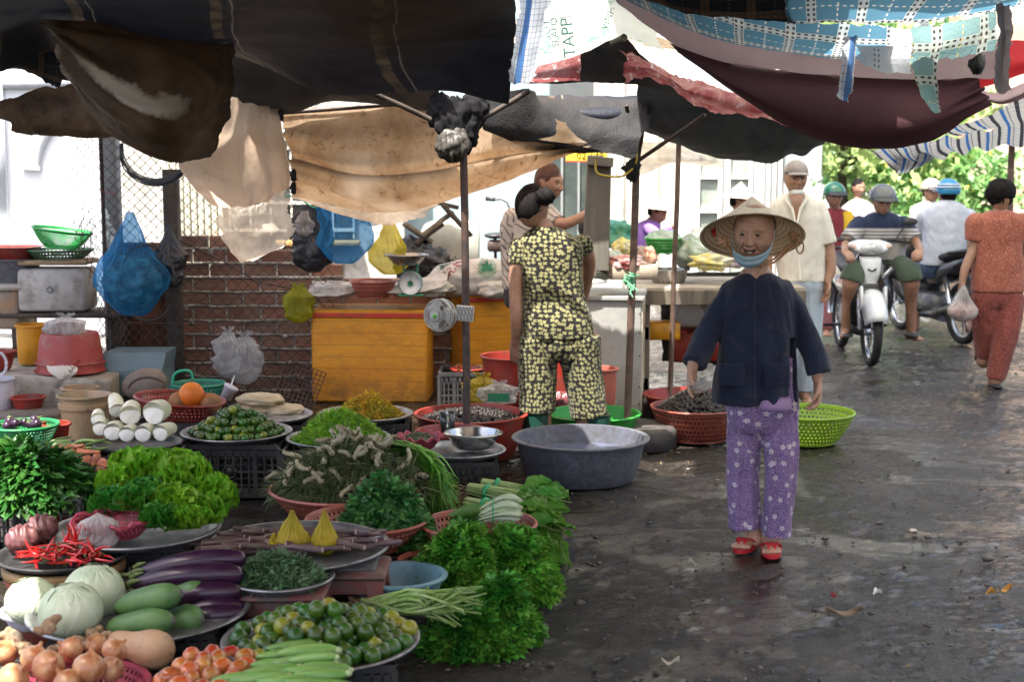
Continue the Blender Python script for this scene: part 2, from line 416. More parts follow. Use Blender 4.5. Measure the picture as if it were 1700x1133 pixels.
def brick_wall(x0,x1,y,ztop):
 mo=MB();br=MB();bh,bl,gap=.083,.225,.022
 t=NT('hollow_brick');co=t.coord();sx=t.n('SeparateXYZ',{0:co})
 base=t.mix(t.rangemap(t.noise(3.5,5,.6,co),.35,.65),(.21,.08,.052),(.33,.15,.105))
 at=t.n('Attribute',attribute_name='rnd').outputs['Fac']
 base=t.n('HueSaturation',{'Value':t.rangemap(at,0,1,.6,1.25),'Saturation':t.rangemap(at,0,1,.8,1.05),'Color':base}).outputs[0]
 base=t.mix(t.rangemap(t.noise(7,6,.7,co),.60,.76),base,(.06,.045,.036));base=t.mix(t.math('MULTIPLY',t.rangemap(t.noise(3.1,7,.75,co,dist=.5),.42,.62),.55),base,(.36,.27,.22))
 wv=t.math('SINE',t.math('MULTIPLY',sx.outputs[2],2*PI/.0135))
 nrm=t.bump(t.math('ADD',t.math('MULTIPLY',wv,.5),t.math('MULTIPLY',t.noise(60,4,.6,co),.6)),.9,.005)
 mat=t.finish(t.n('BsdfPrincipled',{'Base Color':base,'Roughness':.85,'Normal':nrm}))
 row=0;z=0.0
 while z<ztop:
  x=x0-(row%2)*.12
  while x<x1:
   a=max(x,x0);b=min(x+bl,x1)
   top=z+bh<ztop-.11*max(0,min(3,int((x-(x0+.55))/.3+1)))*(1 if x>x0+.5 else 0)
   if b-a>.04 and top:
    br.box(((a+b)/2,y+rnd.uniform(-.006,.006),z+bh/2),(b-a,.09,bh),rotz(rnd.uniform(-.02,.02))@roty(rnd.uniform(-.012,.012)),bev=.004)
    n=16;X=np.linspace(a-.01,b+.01,n)
    rr=np.abs(fnz(np.stack([X,X*0+z,X*0],1),26,row))*.007+.0065
    mo.tube(np.stack([X,np.full(n,y-.045-rnd.random()*.003),z-gap/2+fnz(np.stack([X,X*0,X*0+z],1),17,row)*.005],1),rr,7)
    if rnd.random()<.3:mo.ball((rnd.uniform(a,b),y-.05,z-.025),(.022,.014,.018*rnd.uniform(.6,1.5)),nu=10,nv=6)
    n=7;Z=np.linspace(z-.01,z+bh,n)
    mo.tube(np.stack([np.full(n,b+.011)+rnd.uniform(-.003,.003),np.full(n,y-.042),Z],1),np.full(n,.005)+np.abs(fnz(np.stack([Z,Z*0,Z*0+b],1),30,2))*.005,6)
   x+=bl+gap
  z+=bh+gap;row+=1
 mo.box(((x0+x1)/2,y+.005,ztop/2-.2),(x1-x0-.02,.075,ztop-.36));
 w=thing('brick_wall','rough red hollow-brick wall with squeezed grey mortar behind the wire fence','wall',(0,0,0))
 br.build('bricks',mat,w,smooth=False);mo.build('mortar',M('mortar',(.38,.36,.33),.9,(.20,.19,.18),12,bump=.5,bsc=60),w)
brick_wall(-2.46,-.45,10.45,1.20)
M_PLAS_W=M('white_plaster',(.80,.81,.80),.8,(.72,.73,.73),3,bump=.15,bsc=30)
M_PLAS_G=M('grey_plaster',(.52,.54,.56),.8,bump=.15,bsc=30)
M_TEAL=M('teal_plaster',(.36,.47,.48),.8,(.30,.40,.42),3,bump=.15,bsc=25,dirt=(.2,.24,.24),dsc=3,dlo=.55,dhi=.75)
h=thing('white_house','sunlit white plastered house wall with an arch shadow shaped in grey relief at the left','house',(-6,14,0))
mb=MB();mb.box((0,.1,2.2),(5.0,.2,4.4));mb.build('wall',M_PLAS_W,h,False)
mb=MB();mb.box((.95,-.03,1.72),(.24,.06,1.5));mb.box((1.5,-.03,2.44),(1.5,.055,.12))
th=np.linspace(PI,PI/2,20);c0=np.array([1.92,-.03,1.6])
mb.tube([c0+np.array([math.cos(a)*.62,0,math.sin(a)*.62])for a in th],.1,8,flat=.3);mb.build('arch_shadow_relief',M_PLAS_G,h)  # grey relief stands in for the pillar and arch shadow on the wall
mb=MB();mb.box((0,-.06,.55),(5.0,.1,1.16));mb.build('dado',M_PLAS_G,h,False)
h2=thing('house_front','pale house front with slatted door and dark window behind the wire fence','house',(-2.9,13.2,0))
mb=MB();mb.box((.6,.1,1.7),(2.6,.2,3.4));mb.build('wall',M('cream_wall',(.60,.585,.53),.85,(.44,.42,.36),2.5,bump=.2,dirt=(.2,.18,.15),dsc=3,dlo=.5,dhi=.7),h2,False)
mb=MB()
for i in range(9):mb.box((-.28+i*.062,-.02,1.5),(.05,.03,2.6),bev=.004)
mb.build('slatted_door',M('cream_slats',(.66,.64,.5),.7,(.5,.48,.36),6),h2)
mb=MB();mb.box((.85,-.012,1.42),(1.2,.05,.9));f=mb.build('window',M('dark_inside',(.03,.033,.03),.6,(.07,.075,.06),4),h2,False)
mb=MB()
for i in range(7):mb.box((.3+i*.19,-.05,1.42),(.018,.018,.9))
for i in range(4):mb.box((.85,-.06,1.05+i*.25),(1.2,.02,.03))
mb.build('window_bars',M('cream_paint',(.55,.53,.46),.6),f,False)
mb=MB();mb.box((.85,-.09,.93),(1.3,.14,.05),bev=.006);mb.build('window_sill',M('orange_sill',(.6,.33,.1),.6),f)
def post(name,label,px,y,w,d,z0,z1,mat,cat='post'):
 x=P(px,400,y)[0];mb=MB();mb.box((0,0,(z1-z0)/2),(w,d,z1-z0),bev=.006)
 return tag(mb.build(name,mat,loc=(x,y,z0)),label,cat)
M_GPOST=M('grey_blue_paint',(.20,.235,.27),.6,(.14,.16,.18),5,dirt=(.07,.06,.05),dsc=6,dlo=.55,dhi=.75)
post('steel_column','grey-blue painted square column behind the wire fence',187,10.3,.125,.12,.25,2.6,M_GPOST,'column')
post('concrete_post','dark weathered concrete post beside the hanging black bag',287,10.25,.105,.1,0,1.62,M('dark_concrete',(.075,.065,.06),.85,(.04,.036,.034),6,bump=.5,bsc=40))
mb=MB();mb.box((0,0,.42),(.42,.03,.84),bev=.004);mb.box((-.03,-.02,.42),(.02,.02,.84));mb.box((.12,-.02,.42),(.02,.02,.84))
tag(mb.build('rusty_board',M('rust_board',(.22,.085,.04),.8,(.10,.05,.03),5,dirt=(.03,.025,.02),dsc=5),loc=(P(240,500,10.35)[0],10.35,.25)),'rusty brown board standing between the grey column and the dark post','board')
def fence():
 mb=MB();Yf=9.95;x0=P(112,400,Yf)[0];x1=P(566,400,Yf)[0];pitch=.074;z1=1.95
 n=int((x1-x0)/(pitch/2));k=int(z1/(pitch/2))
 for i in range(n//1):
  if i%2:continue
 for i in range(int((x1-x0)/pitch)):
  pts=[]
  for j in range(k*2+1):
   ph=j%2;xx=x0+i*pitch+(pitch/2*1.04 if ph else 0)*1.0;zz=j*pitch/2
   pts.append((xx,Yf+(.004 if ph else-.004),zz));
  pts2=[(x0+(i+1)*pitch-(p[0]-(x0+i*pitch)),p[1],p[2])for p in pts]
  for q in(pts,pts2)if i%1==0 else(pts,):
   q=np.array(q)
   w=np.clip((x0+.42-q[:,0])/.42,0,1)
   q[:,0]+=w*(np.sin(q[:,2]*3.1)*.09+.10)+fnz(q,5,2)*.010
   q[:,1]+=w*np.sin(q[:,2]*7+q[:,0]*14)*.07+fnz(q,3,4)*.02
   q[:,2]+=w*np.sin(q[:,0]*19)*.03-.02*w
   mb.tube(q,.0034,4,cap=False)
   break
 for i in range(int((x1-x0)/pitch)):
  q=np.array([(x0+(i+1)*pitch-(pitch/2*1.04 if j%2 else 0),Yf+(-.004 if j%2 else .004),j*pitch/2)for j in range(k*2+1)])
  w=np.clip((x0+.42-q[:,0])/.42,0,1)
  q[:,0]+=w*(np.sin(q[:,2]*3.1)*.09+.10)+fnz(q,5,2)*.010
  q[:,1]+=w*np.sin(q[:,2]*7+q[:,0]*14)*.07+fnz(q,3,4)*.02
  q[:,2]+=w*np.sin(q[:,0]*19)*.03-.02*w
  mb.tube(q,.0034,4,cap=False)
 f=thing('wire_fence','rusty chain-link fence, crumpled at its left end','fence',(0,0,0))
 mb.build('wire_mesh',M('fence_wire',(.045,.04,.038),.6,(.12,.07,.05),8,metal=.3),f)
 mb=MB();xp=P(172,400,Yf)[0];mb.tube([(xp,Yf+.02,0),(xp,Yf+.02,2.2)],.014,8);mb.build('fence_post',M_DARKMETAL,f)
 mb=MB();mb.tube([(P(195,600,Yf)[0],Yf-.01,.55),(P(560,600,Yf)[0],Yf-.01,.52)],.004,6)
 a=P(300,400,Yf-.02);b=P(430,470,Yf-.02);mb.tube([a,(a+b)/2+Vector((0,0,.02)),b,P(560,490,Yf)],.006,6);mb.build('tension_wire',M_DARKMETAL,f)
fence()
for i in range(9):
 mb=MB();a=P(150-rnd.random()*10,330+rnd.random()*20,9.85);pts=[a]
 dx=rnd.uniform(-.12,.12)
 for k in range(1,7):pts.append(a+Vector((dx*k/6*(1+.5*math.sin(k)),rnd.uniform(-.02,.02),-.055*k)))
 mb.tube(catmull([list(p)for p in pts],16),.0018,4)
 tag(mb.build('loose_wire',M_DARKMETAL),'thin loose black wire hanging from the torn fence end','wire','loose wires on the torn fence')
mb=MB();mb.tube(catmull([list(P(*q))for q in((122,308,9.8),(135,318,9.8),(160,316,9.8),(192,323,9.8))],14),.004,5,flat=.4)
tag(mb.build('red_string',M('red_string',(.6,.05,.07),.6)),'pinkish red string tied across the torn fence end','string')
M_WHITE=M('white_paint',(.78,.78,.76),.6)
def facade(name,label,px0,px1,y,ztop,mat):
 x0=P(px0,300,y)[0];x1=P(px1,300,y)[0];t=thing(name,label,'building',((x0+x1)/2,y,0))
 mb=MB();mb.box((0,.5,ztop/2),(x1-x0,1.0,ztop));mb.build('wall',mat,t,False);return t,x1-x0
b1,w=facade('teal_house','pale teal house wall behind the parked bicycle',640,935,13.6,3.6,M_TEAL)
b2,w=facade('shuttered_shop','dark glazed shop front below the yellow sign',915,985,12.9,3.4,M('shop_frame',(.10,.11,.11),.6))
mb=MB();mb.box((-.02,-.03,1.25),(.32,.04,1.4));g=mb.build('shop_window',M('dark_glass',(.035,.05,.05),.12,(.09,.11,.10),3,coat=.5),b2,False)
for k in range(2):
 mb=MB();mb.box((-.02+(k-.5)*.15,-.06,1.25),(.02,.03,1.4));mb.build('glazing_bar',M('grey_frame',(.25,.27,.27),.5),g,False)
b3,w=facade('cream_house','cream sunlit house front behind the vegetable stall',975,1180,17.5,4.6,M('cream_sun',(.74,.70,.60),.8,(.62,.56,.46),2))
for k in range(3):
 mb=MB();mb.box((-.35+k*.42,-.04,1.5),(.05,.08,3.0));mb.build('pilaster',M_WHITE,b3,False)
b4,w=facade('white_house','white house with tall grille doors behind the conical hats',1120,1310,17.0,4.8,M('white_wall',(.72,.72,.69),.8,(.62,.62,.59),2))
for k,cx in enumerate((-.28,.08)):
 mb=MB();z0,z1,ww=.3,2.3,.26
 for s in(-1,1):mb.box((cx+s*ww/2,-.05,(z0+z1)/2),(.04,.05,z1-z0))
 for i in range(6):mb.box((cx,-.05,z0+i*(z1-z0)/5),(ww,.045,.05))
 d=mb.build('grille_door',M_WHITE,b4,False)
 mb=MB();mb.box((cx,-.012,(z0+z1)/2),(ww,.02,z1-z0));mb.build('door_glass',M('glass_pale',(.36,.40,.34),.3,(.22,.25,.21),8),d,False)
for k in range(5):
 mb=MB();mb.box((.35+k*.07,-.06,1.5),(.035,.06,3.0));mb.build('shutter_slat',M_WHITE,b4,False)
mb=MB();mb.box((.82,-.1,1.75),(.42,.1,.55));mb.build('grey_shutter',M('grey_shutter',(.33,.37,.36),.6),b4,False)
b5,w=facade('orange_building','pale orange building at the far right end of the street',1600,1850,21,5,M('orange_wall',(.62,.36,.24),.8,(.7,.62,.5),1.2))
b6,w=facade('distant_houses','row of pale houses far down the street',1150,1750,40,6,M('pale_far',(.66,.68,.66),.8,(.5,.52,.5),.6))
T_BLOB=(np.array([[-.5,0,0],[0,-.28,.06],[.5,0,.12],[0,.28,.06]]),[(0,1,2,3)])
def rrot():
 q=nr.normal(size=4);q/=np.linalg.norm(q);w,x,y,z=q
 return np.array([[1-2*(y*y+z*z),2*(x*y-z*w),2*(x*z+y*w)],[2*(x*y+z*w),1-2*(x*x+z*z),2*(y*z-x*w)],[2*(x*z-y*w),2*(y*z+x*w),1-2*(x*x+y*y)]])
M_LEAF_FAR=M('tree_leaves',(.30,.44,.13),.5,(.50,.60,.26),2,transl=.4,var=.35,hue=.02)
M_LEAF_FAR2=M('tree_leaves_dark',(.15,.32,.09),.5,(.30,.48,.18),2,transl=.35,var=.35,hue=.02)
M_BARK=M('bark',(.12,.09,.065),.9,(.07,.05,.04),8,bump=.8,bsc=30)
def tree(name,label,px,py,Y,r,h,n,mat,leaf=.16,flowers=None):
 c=P(px,py,Y);t=thing(name,label,'tree' if h>1.5 else 'bush',(c[0],Y,0))
 mb=MB();pos=[];
 cl=[np.array([nr.normal()*r*.5,nr.normal()*r*.35,h+nr.normal()*r*.32])for _ in range(16)]
 for c0 in cl:
  rr=r*nr.uniform(.28,.5)
  for _ in range(n//16):
   d=nr.normal(size=3);d/=np.linalg.norm(d);pos.append(c0+d*rr*nr.uniform(.5,1)**.6*np.array([1,1,.8]))
 mb.inst(T_BLOB,pos,[rrot()for _ in pos],[leaf*nr.uniform(.6,1.3)for _ in pos]);mb.build('crown',mat,t,False)
 mb=MB();hh=max(h,.4)
 mb.tube([(0,0,0),(.05,.02,hh*.4),(-.04,0,hh*.75)],[.09,.07,.05],8)
 for c0 in cl[:7]:mb.tube([(-.04,0,hh*.7),(c0*.5+np.array([0,0,hh*.45])),c0],[.045,.03,.012],6)
 mb.build('trunk',M_BARK,t)
 if flowers:
  mb=MB();mb.inst((T_BLOB[0]*.6,T_BLOB[1]),[pos[i]*1.02+np.array([0,-.08,0])for i in range(0,len(pos),40)],[rrot()for i in range(0,len(pos),40)],leaf);mb.build('flowers',flowers,t,False)
tree('leafy_tree','light green sunlit tree behind the man in the cap',1400,262,20,1.5,2.3,3600,M_LEAF_FAR)
tree('leafy_tree','bright leafy tree above the rider with the grey helmet',1510,268,24,1.9,2.3,3600,M_LEAF_FAR,.2)
tree('flowering_bush','green bush with yellow flowers behind the blue and white helmet',1560,340,19,1.15,1.15,4200,M_LEAF_FAR2,.13,M('yellow_flower',(.8,.6,.08),.6))
tree('leafy_tree','tall green tree near the orange building',1635,300,23,1.5,1.9,3600,M_LEAF_FAR2,.18)
tree('leafy_tree','thin bright branches in front of the white house',1290,258,18.5,.8,1.9,1500,M_LEAF_FAR,.13)
tree('leafy_tree','tree behind the stall roof at the far left of the street',1090,200,26,2.5,3.4,3000,M_LEAF_FAR,.22)
tree('leafy_tree','large tree far down the street between the houses',1450,300,33,3.2,2.6,5000,M_LEAF_FAR2,.3)
def uvc(t):return t.n('SeparateXYZ',{0:t.coord('UV')})
def stripe(t,c,per,pos,w):
 """1 inside a stripe of width w at offset pos of every period"""
 f=t.math('FRACT',t.math('DIVIDE',t.math('SUBTRACT',c,pos-w/2),per));return t.math('LESS_THAN',f,w/per)
def Mcloth(name,builder,rough=.8,transl=.35,bump=.4,bsc=90,spec=.25,weave=True,wave=0.0):
 t=NT(name);base=builder(t);co=t.coord()
 h=t.math('ADD',t.noise(bsc,4,.6,co),t.math('MULTIPLY',t.noise(9,5,.6,co,dist=1.0),1.5))
 p=t.n('BsdfPrincipled',{'Base Color':base,'Roughness':rough,'Specular IOR Level':spec,'Normal':t.bump(h,bump,.01)})
 tr=t.n('BsdfTranslucent',{'Color':base})
 return t.finish(t.n('MixShader',{0:transl,1:p,2:tr}))
def b_navy(t):
 u,v=uvc(t).outputs[0],uvc(t).outputs[1];co=t.coord()
 vv=t.math('ADD',v,t.math('MULTIPLY',t.noise(3,3,.5,co),.05))
 b=t.mix(t.rangemap(t.noise(2.5,6,.65,co),.35,.7),(.008,.010,.018),(.022,.026,.038))
 b=t.mix(t.math('MULTIPLY',stripe(t,vv,.62,.2,.045),t.rangemap(t.noise(5,4,.6,co),.4,.6)),b,(.11,.085,.06))
 b=t.mix(stripe(t,vv,.62,.265,.008),b,(.15,.14,.12))
 return t.mix(t.rangemap(t.noise(1.6,5,.6,co),.55,.75),b,(.02,.018,.018))
def b_dark(t):
 co=t.coord();return t.mix(t.rangemap(t.noise(3,6,.65,co),.35,.7),(.012,.013,.016),(.04,.036,.034))
def b_slate(t):
 co=t.coord();return t.mix(t.rangemap(t.noise(3,6,.65,co),.35,.7),(.017,.021,.026),(.045,.048,.05))
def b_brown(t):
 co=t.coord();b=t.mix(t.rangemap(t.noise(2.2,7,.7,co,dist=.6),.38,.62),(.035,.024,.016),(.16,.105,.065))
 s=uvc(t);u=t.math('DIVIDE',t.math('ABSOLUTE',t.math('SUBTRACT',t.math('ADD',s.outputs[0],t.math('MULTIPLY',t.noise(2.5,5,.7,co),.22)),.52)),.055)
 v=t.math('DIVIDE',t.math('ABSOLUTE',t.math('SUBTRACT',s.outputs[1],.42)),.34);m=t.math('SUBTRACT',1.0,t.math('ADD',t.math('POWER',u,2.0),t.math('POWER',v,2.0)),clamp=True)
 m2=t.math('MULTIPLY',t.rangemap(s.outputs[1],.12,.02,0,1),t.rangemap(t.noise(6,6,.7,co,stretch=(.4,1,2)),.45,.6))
 return t.mix(t.math('MAXIMUM',t.math('MULTIPLY',m,1.3,clamp=True),t.math('MULTIPLY',m2,.6)),b,(.62,.56,.46))  # pale patches paint the glow of light coming through the tarp
def b_tan(t):
 co=t.coord();b=t.mix(t.rangemap(t.noise(1.6,7,.68,co,dist=.8),.36,.62),(.62,.48,.34),(.36,.24,.14))
 b=t.mix(t.rangemap(t.noise(11,7,.8,co,dist=1.2),.54,.66),b,(.15,.08,.035))
 b=t.mix(t.rangemap(t.noise(30,3,.6,co),.70,.74),b,(.05,.03,.02))
 return t.mix(t.rangemap(t.noise(1.1,4,.6,co),.58,.7),b,(.80,.70,.58))
def b_tanlite(t):
 co=t.coord();b=t.mix(t.rangemap(t.noise(2.0,7,.68,co,dist=.8),.36,.66),(.74,.60,.48),(.50,.35,.23))
 return t.mix(t.rangemap(t.noise(16,7,.8,co,dist=1.2),.60,.68),b,(.22,.13,.07))
def b_maroon(t):
 co=t.coord();w=t.noise(70,2,.6,co,stretch=(1,1,.2))
 return t.mix(t.math('ADD',t.math('MULTIPLY',w,.5),t.math('MULTIPLY',t.noise(2,4,.6,co),.5)),(.05,.020,.026),(.085,.036,.044))
def b_pink(t):co=t.coord();return t.mix(t.noise(4,5,.6,co),(.36,.24,.27),(.56,.44,.46))
def plaid(base,lite,dark,per=.16,wob=.01,faded=.0,yel=None):
 def f(t):
  s=uvc(t);co=t.coord();n=t.math('MULTIPLY',t.noise(5,3,.5,co),wob);b=t.mix(t.noise(6,4,.6,co),tuple(k*.8 for k in base),tuple(min(1,k*1.15)for k in base))
  for ax in(0,1):
   c=t.math('ADD',s.outputs[ax],n)
   b=t.mix(t.math('MULTIPLY',stripe(t,c,per,per*.5,per*.20),.55),b,lite)
   chk=stripe(t,t.math('ADD',s.outputs[1-ax],0.0),per*.14,0.0,per*.07)
   for q in(-.055,.055):
    b=t.mix(t.math('MULTIPLY',stripe(t,c,per,per*(.5+q),per*.05),t.math('ADD',t.math('MULTIPLY',chk,.85),.1)),b,dark)
   b=t.mix(t.math('MULTIPLY',stripe(t,c,per,per*.02,per*.03),chk),b,yel or lite)
  return b
 return f
def b_stripes(t):
 s=uvc(t);co=t.coord();c=t.math('ADD',s.outputs[1],t.math('MULTIPLY',t.noise(5,3,.5,co),.015))
 b=t.mix(t.noise(5,4,.6,co),(.50,.50,.52),(.68,.66,.66))
 b=t.mix(stripe(t,c,.14,.03,.022),b,(.05,.05,.07));b=t.mix(stripe(t,c,.14,.09,.02),b,(.05,.16,.45))
 b=t.mix(t.math('MULTIPLY',stripe(t,c,.14,.12,.008),.7),b,(.12,.12,.16));b=t.mix(t.math('MULTIPLY',stripe(t,s.outputs[0],.035,.0,.008),.3),b,(.15,.15,.2))
 return b
def b_bluestrip(t):
 s=uvc(t);co=t.coord();b=t.mix(t.noise(8,4,.6,co),(.55,.58,.62),(.75,.77,.8))
 v=s.outputs[1];b=t.mix(stripe(t,v,.5,.045,.032),b,(.10,.25,.55));b=t.mix(stripe(t,s.outputs[0],.03,0.,.002),b,(.15,.17,.2));return t.mix(stripe(t,v,.02,0.,.002),b,(.2,.22,.25))
def b_sack(t):
 co=t.coord();b=t.mix(t.noise(5,6,.7,co),(.46,.47,.42),(.70,.70,.64));return t.mix(t.rangemap(t.noise(7,5,.6,co),.56,.64),b,(.22,.36,.28))
def b_red(t):
 co=t.coord();b=t.mix(t.rangemap(t.noise(5,6,.7,co,dist=1.5),.38,.6),(.32,.06,.07),(.55,.28,.26));return t.mix(t.rangemap(t.noise(9,6,.75,co,dist=2),.56,.62),b,(.75,.66,.64))
MC={}
MC['navy']=Mcloth('navy_tarp',b_navy,.55,.04,.5);MC['dark']=Mcloth('dark_tarp',b_dark,.6,.06,.5);MC['slate']=Mcloth('slate_tarp',b_slate,.6,.15,.5)
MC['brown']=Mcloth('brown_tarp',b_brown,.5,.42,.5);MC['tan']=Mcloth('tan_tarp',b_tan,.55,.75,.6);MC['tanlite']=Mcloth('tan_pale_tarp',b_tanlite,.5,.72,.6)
MC['maroon']=Mcloth('maroon_cloth',b_maroon,.9,.22,.4,220);MC['pink']=Mcloth('pink_cloth',b_pink,.85,.25,.4)
MC['plaid']=Mcloth('blue_plaid',plaid((.085,.20,.29),(.62,.60,.56),(.02,.02,.03),.20),.85,.55,.4);MC['plaidg']=Mcloth('green_plaid',plaid((.20,.34,.35),(.62,.62,.55),(.03,.03,.03),.19,yel=(.6,.5,.2)),.85,.45,.4)
MC['plaidd']=Mcloth('dark_plaid',plaid((.010,.014,.022),(.09,.08,.07),(.16,.07,.03),.17),.8,.03,.4);MC['plaidw']=Mcloth('white_plaid',plaid((.66,.69,.74),(.72,.74,.78),(.22,.24,.28),.15),.85,.5,.4)
MC['stripes']=Mcloth('striped_cloth',b_stripes,.85,.45,.4);MC['bluestrip']=Mcloth('blue_white_strip',b_bluestrip,.6,.5,.5);MC['sack']=Mcloth('woven_sack',b_sack,.5,.6,.5);MC['red']=Mcloth('torn_red_tarp',b_red,.5,.5,.6)
MC['redc']=Mcloth('red_cloth',lambda t:t.mix(t.noise(4,4,.6,t.coord()),(.42,.02,.03),(.6,.05,.06)),.8,.45);MC['grey']=Mcloth('grey_cloth',lambda t:t.mix(t.noise(4,4,.6,t.coord()),(.17,.16,.18),(.28,.26,.29)),.85,.3)
MC['clear']=Mbag('torn_clear_sheet',(.80,.73,.64),.78,.3,.6)
def tarp(name,label,ctrl,mat,cat='tarpaulin',**k):
 return tag(cloth(name,ctrl,MC[mat],**k),label,cat)
MC['shade']=Mcloth('added_shade_cloth',lambda t:t.mix(t.noise(2,4,.6,t.coord()),(.16,.12,.085),(.26,.20,.145)),.7,.55)
tarp('tarpaulin','big dark navy tarpaulin with faded brown stripes roofing the vegetable stall',[[(-900,-560,2.6),(-300,-520,2.6),(300,-500,2.6),(760,-560,2.6)],[(-420,-230,4.3),(0,-190,4.3),(450,-180,4.3),(815,-190,4.3)],[(-260,-40,5.6),(80,-35,5.6),(450,0,5.7),(850,-30,5.6)],[(-160,60,6.6),(120,30,6.6),(460,90,6.9),(856,60,6.6)],[(-120,118,7.2),(140,42,7.3),(520,140,7.3),(845,166,7.1)]],'navy',nu=90,nv=80,wr=.014,wsc=7,seed=2,fold=lambda U,V:.03*np.sin(V*19+U*7)*U)
tarp('tarpaulin','brown-black tarpaulin in shade behind the navy one, above the bamboo rail',[[(360,20,7.3),(520,40,7.4),(680,90,7.4),(740,120,7.4)],[(380,120,7.8),(500,120,7.9),(620,140,7.9),(720,165,7.9)],[(384,165,8.1),(465,190,8.2),(560,168,8.2),(715,185,8.2)]],'dark',nu=40,nv=50,seed=4,wr=.01)
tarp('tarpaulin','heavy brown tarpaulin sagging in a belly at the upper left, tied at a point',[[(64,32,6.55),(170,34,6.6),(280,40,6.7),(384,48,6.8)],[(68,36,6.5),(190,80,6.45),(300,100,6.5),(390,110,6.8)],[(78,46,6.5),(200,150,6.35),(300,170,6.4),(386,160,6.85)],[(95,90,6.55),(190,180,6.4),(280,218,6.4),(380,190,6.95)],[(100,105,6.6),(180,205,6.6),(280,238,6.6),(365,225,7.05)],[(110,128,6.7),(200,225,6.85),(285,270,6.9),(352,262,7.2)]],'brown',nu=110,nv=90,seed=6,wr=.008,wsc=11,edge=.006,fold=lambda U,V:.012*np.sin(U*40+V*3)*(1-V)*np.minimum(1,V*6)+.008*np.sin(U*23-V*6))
tarp('tarpaulin','glowing tan tarpaulin stained brown, sagging across the middle of the stall',[[(466,186,8.3),(560,180,8.3),(700,172,8.2),(850,182,8.0),(1010,226,8.2)],[(470,215,8.2),(570,232,8.1),(700,232,8.0),(850,222,7.9),(1000,234,8.15)],[(478,255,8.15),(580,285,7.95),(710,285,7.9),(850,262,7.85),(985,242,8.1)],[(484,288,8.1),(590,325,8.0),(700,322,7.95),(840,288,7.9),(965,248,8.1)],[(488,322,8.2),(600,350,8.15),(700,345,8.1),(820,308,8.0),(955,254,8.1)]],'tan',nu=90,nv=130,seed=9,wr=.012,wsc=8,fold=lambda U,V:-.05*np.exp(-((U-.52+V*.10)/.035)**2)+.012*np.sin(U*26+V*5)*np.exp(-V*2.5))
tarp('tarpaulin','pale tan tarpaulin gathered at two black ties beside the brown belly',[[(352,150,7.6),(400,165,7.9),(440,178,8.1),(467,187,8.2)],[(330,215,7.5),(385,215,7.8),(430,215,8.0),(472,225,8.15)],[(296,268,7.5),(360,262,7.7),(425,252,7.9),(480,262,8.1)],[(318,305,7.6),(375,310,7.7),(435,300,7.9),(484,290,8.1)],[(352,345,7.8),(395,345,7.8),(440,335,7.95),(484,300,8.12)]],'tanlite',nu=60,nv=60,seed=12,wr=.013,wsc=9,fold=lambda U,V:.022*np.sin(V*30)*V**2)
tarp('plastic_sheet','torn translucent beige sheet hanging below the pale tarpaulin over the brick wall',[[(362,326,8.0),(400,335,8.0),(440,330,8.05),(482,300,8.12)],[(366,350,8.05),(400,360,8.0),(440,358,8.05),(478,340,8.15)],[(362,372,8.1),(395,390,8.05),(440,390,8.1),(486,375,8.2)],[(370,400,8.1),(400,425,8.1),(445,418,8.1),(482,398,8.2)],[(396,432,8.15),(405,437,8.15),(450,420,8.15),(478,404,8.2)]],'clear','sheet',nu=50,nv=50,seed=15,wr=.012,edge=.02)
tarp('plastic_sheet','whitish torn strip below the tan tarpaulin above the blue and yellow bags',[[(485,322,8.25),(560,340,8.2),(640,345,8.2),(735,335,8.2)],[(490,328,8.3),(560,352,8.3),(640,362,8.3),(730,340,8.3)],[(600,345,8.35),(640,368,8.35),(670,370,8.35),(720,345,8.3)]],'clear','sheet',nu=24,nv=50,seed=16,wr=.012,edge=.02)
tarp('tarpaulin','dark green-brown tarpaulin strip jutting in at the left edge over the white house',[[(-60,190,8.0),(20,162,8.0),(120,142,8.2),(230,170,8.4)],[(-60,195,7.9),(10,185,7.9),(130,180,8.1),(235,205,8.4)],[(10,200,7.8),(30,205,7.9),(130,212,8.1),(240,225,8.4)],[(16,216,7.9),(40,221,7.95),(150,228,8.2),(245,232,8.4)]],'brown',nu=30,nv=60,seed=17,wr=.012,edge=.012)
tarp('tarpaulin','narrow faded blue striped tarpaulin piece at the upper left',[[(-60,95,7.4),(30,90,7.4),(85,60,7.4),(110,60,7.5)],[(-60,120,7.5),(30,112,7.5),(85,110,7.5),(110,120,7.5)],[(-60,125,7.6),(24,116,7.6),(80,142,7.6),(104,147,7.6)]],'plaidd',nu=30,nv=40,seed=18,edge=.02)
tarp('tarpaulin','navy tarpaulin corner at the extreme upper left',[[(-80,0,6.9),(10,10,6.9),(60,20,6.9),(75,30,6.9)],[(-80,60,7.2),(10,70,7.2),(70,60,7.2),(95,70,7.2)],[(-80,120,7.3),(0,122,7.3),(60,92,7.3),(90,78,7.3)]],'navy',nu=30,nv=40,seed=19,edge=.01)
tarp('plastic_strip','blue and white woven plastic strip hanging at the edge of the navy tarpaulin',[[(868,-60,6.6),(880,-60,6.6),(896,-60,6.6),(912,-60,6.6)],[(860,20,6.7),(876,22,6.68),(890,22,6.7),(908,20,6.7)],[(852,80,6.8),(866,84,6.78),(880,84,6.8),(896,80,6.8)],[(846,130,6.9),(858,136,6.9),(872,138,6.9),(886,128,6.9)]],'bluestrip','strip',nu=70,nv=16,seed=20,wr=.006,edge=.008)
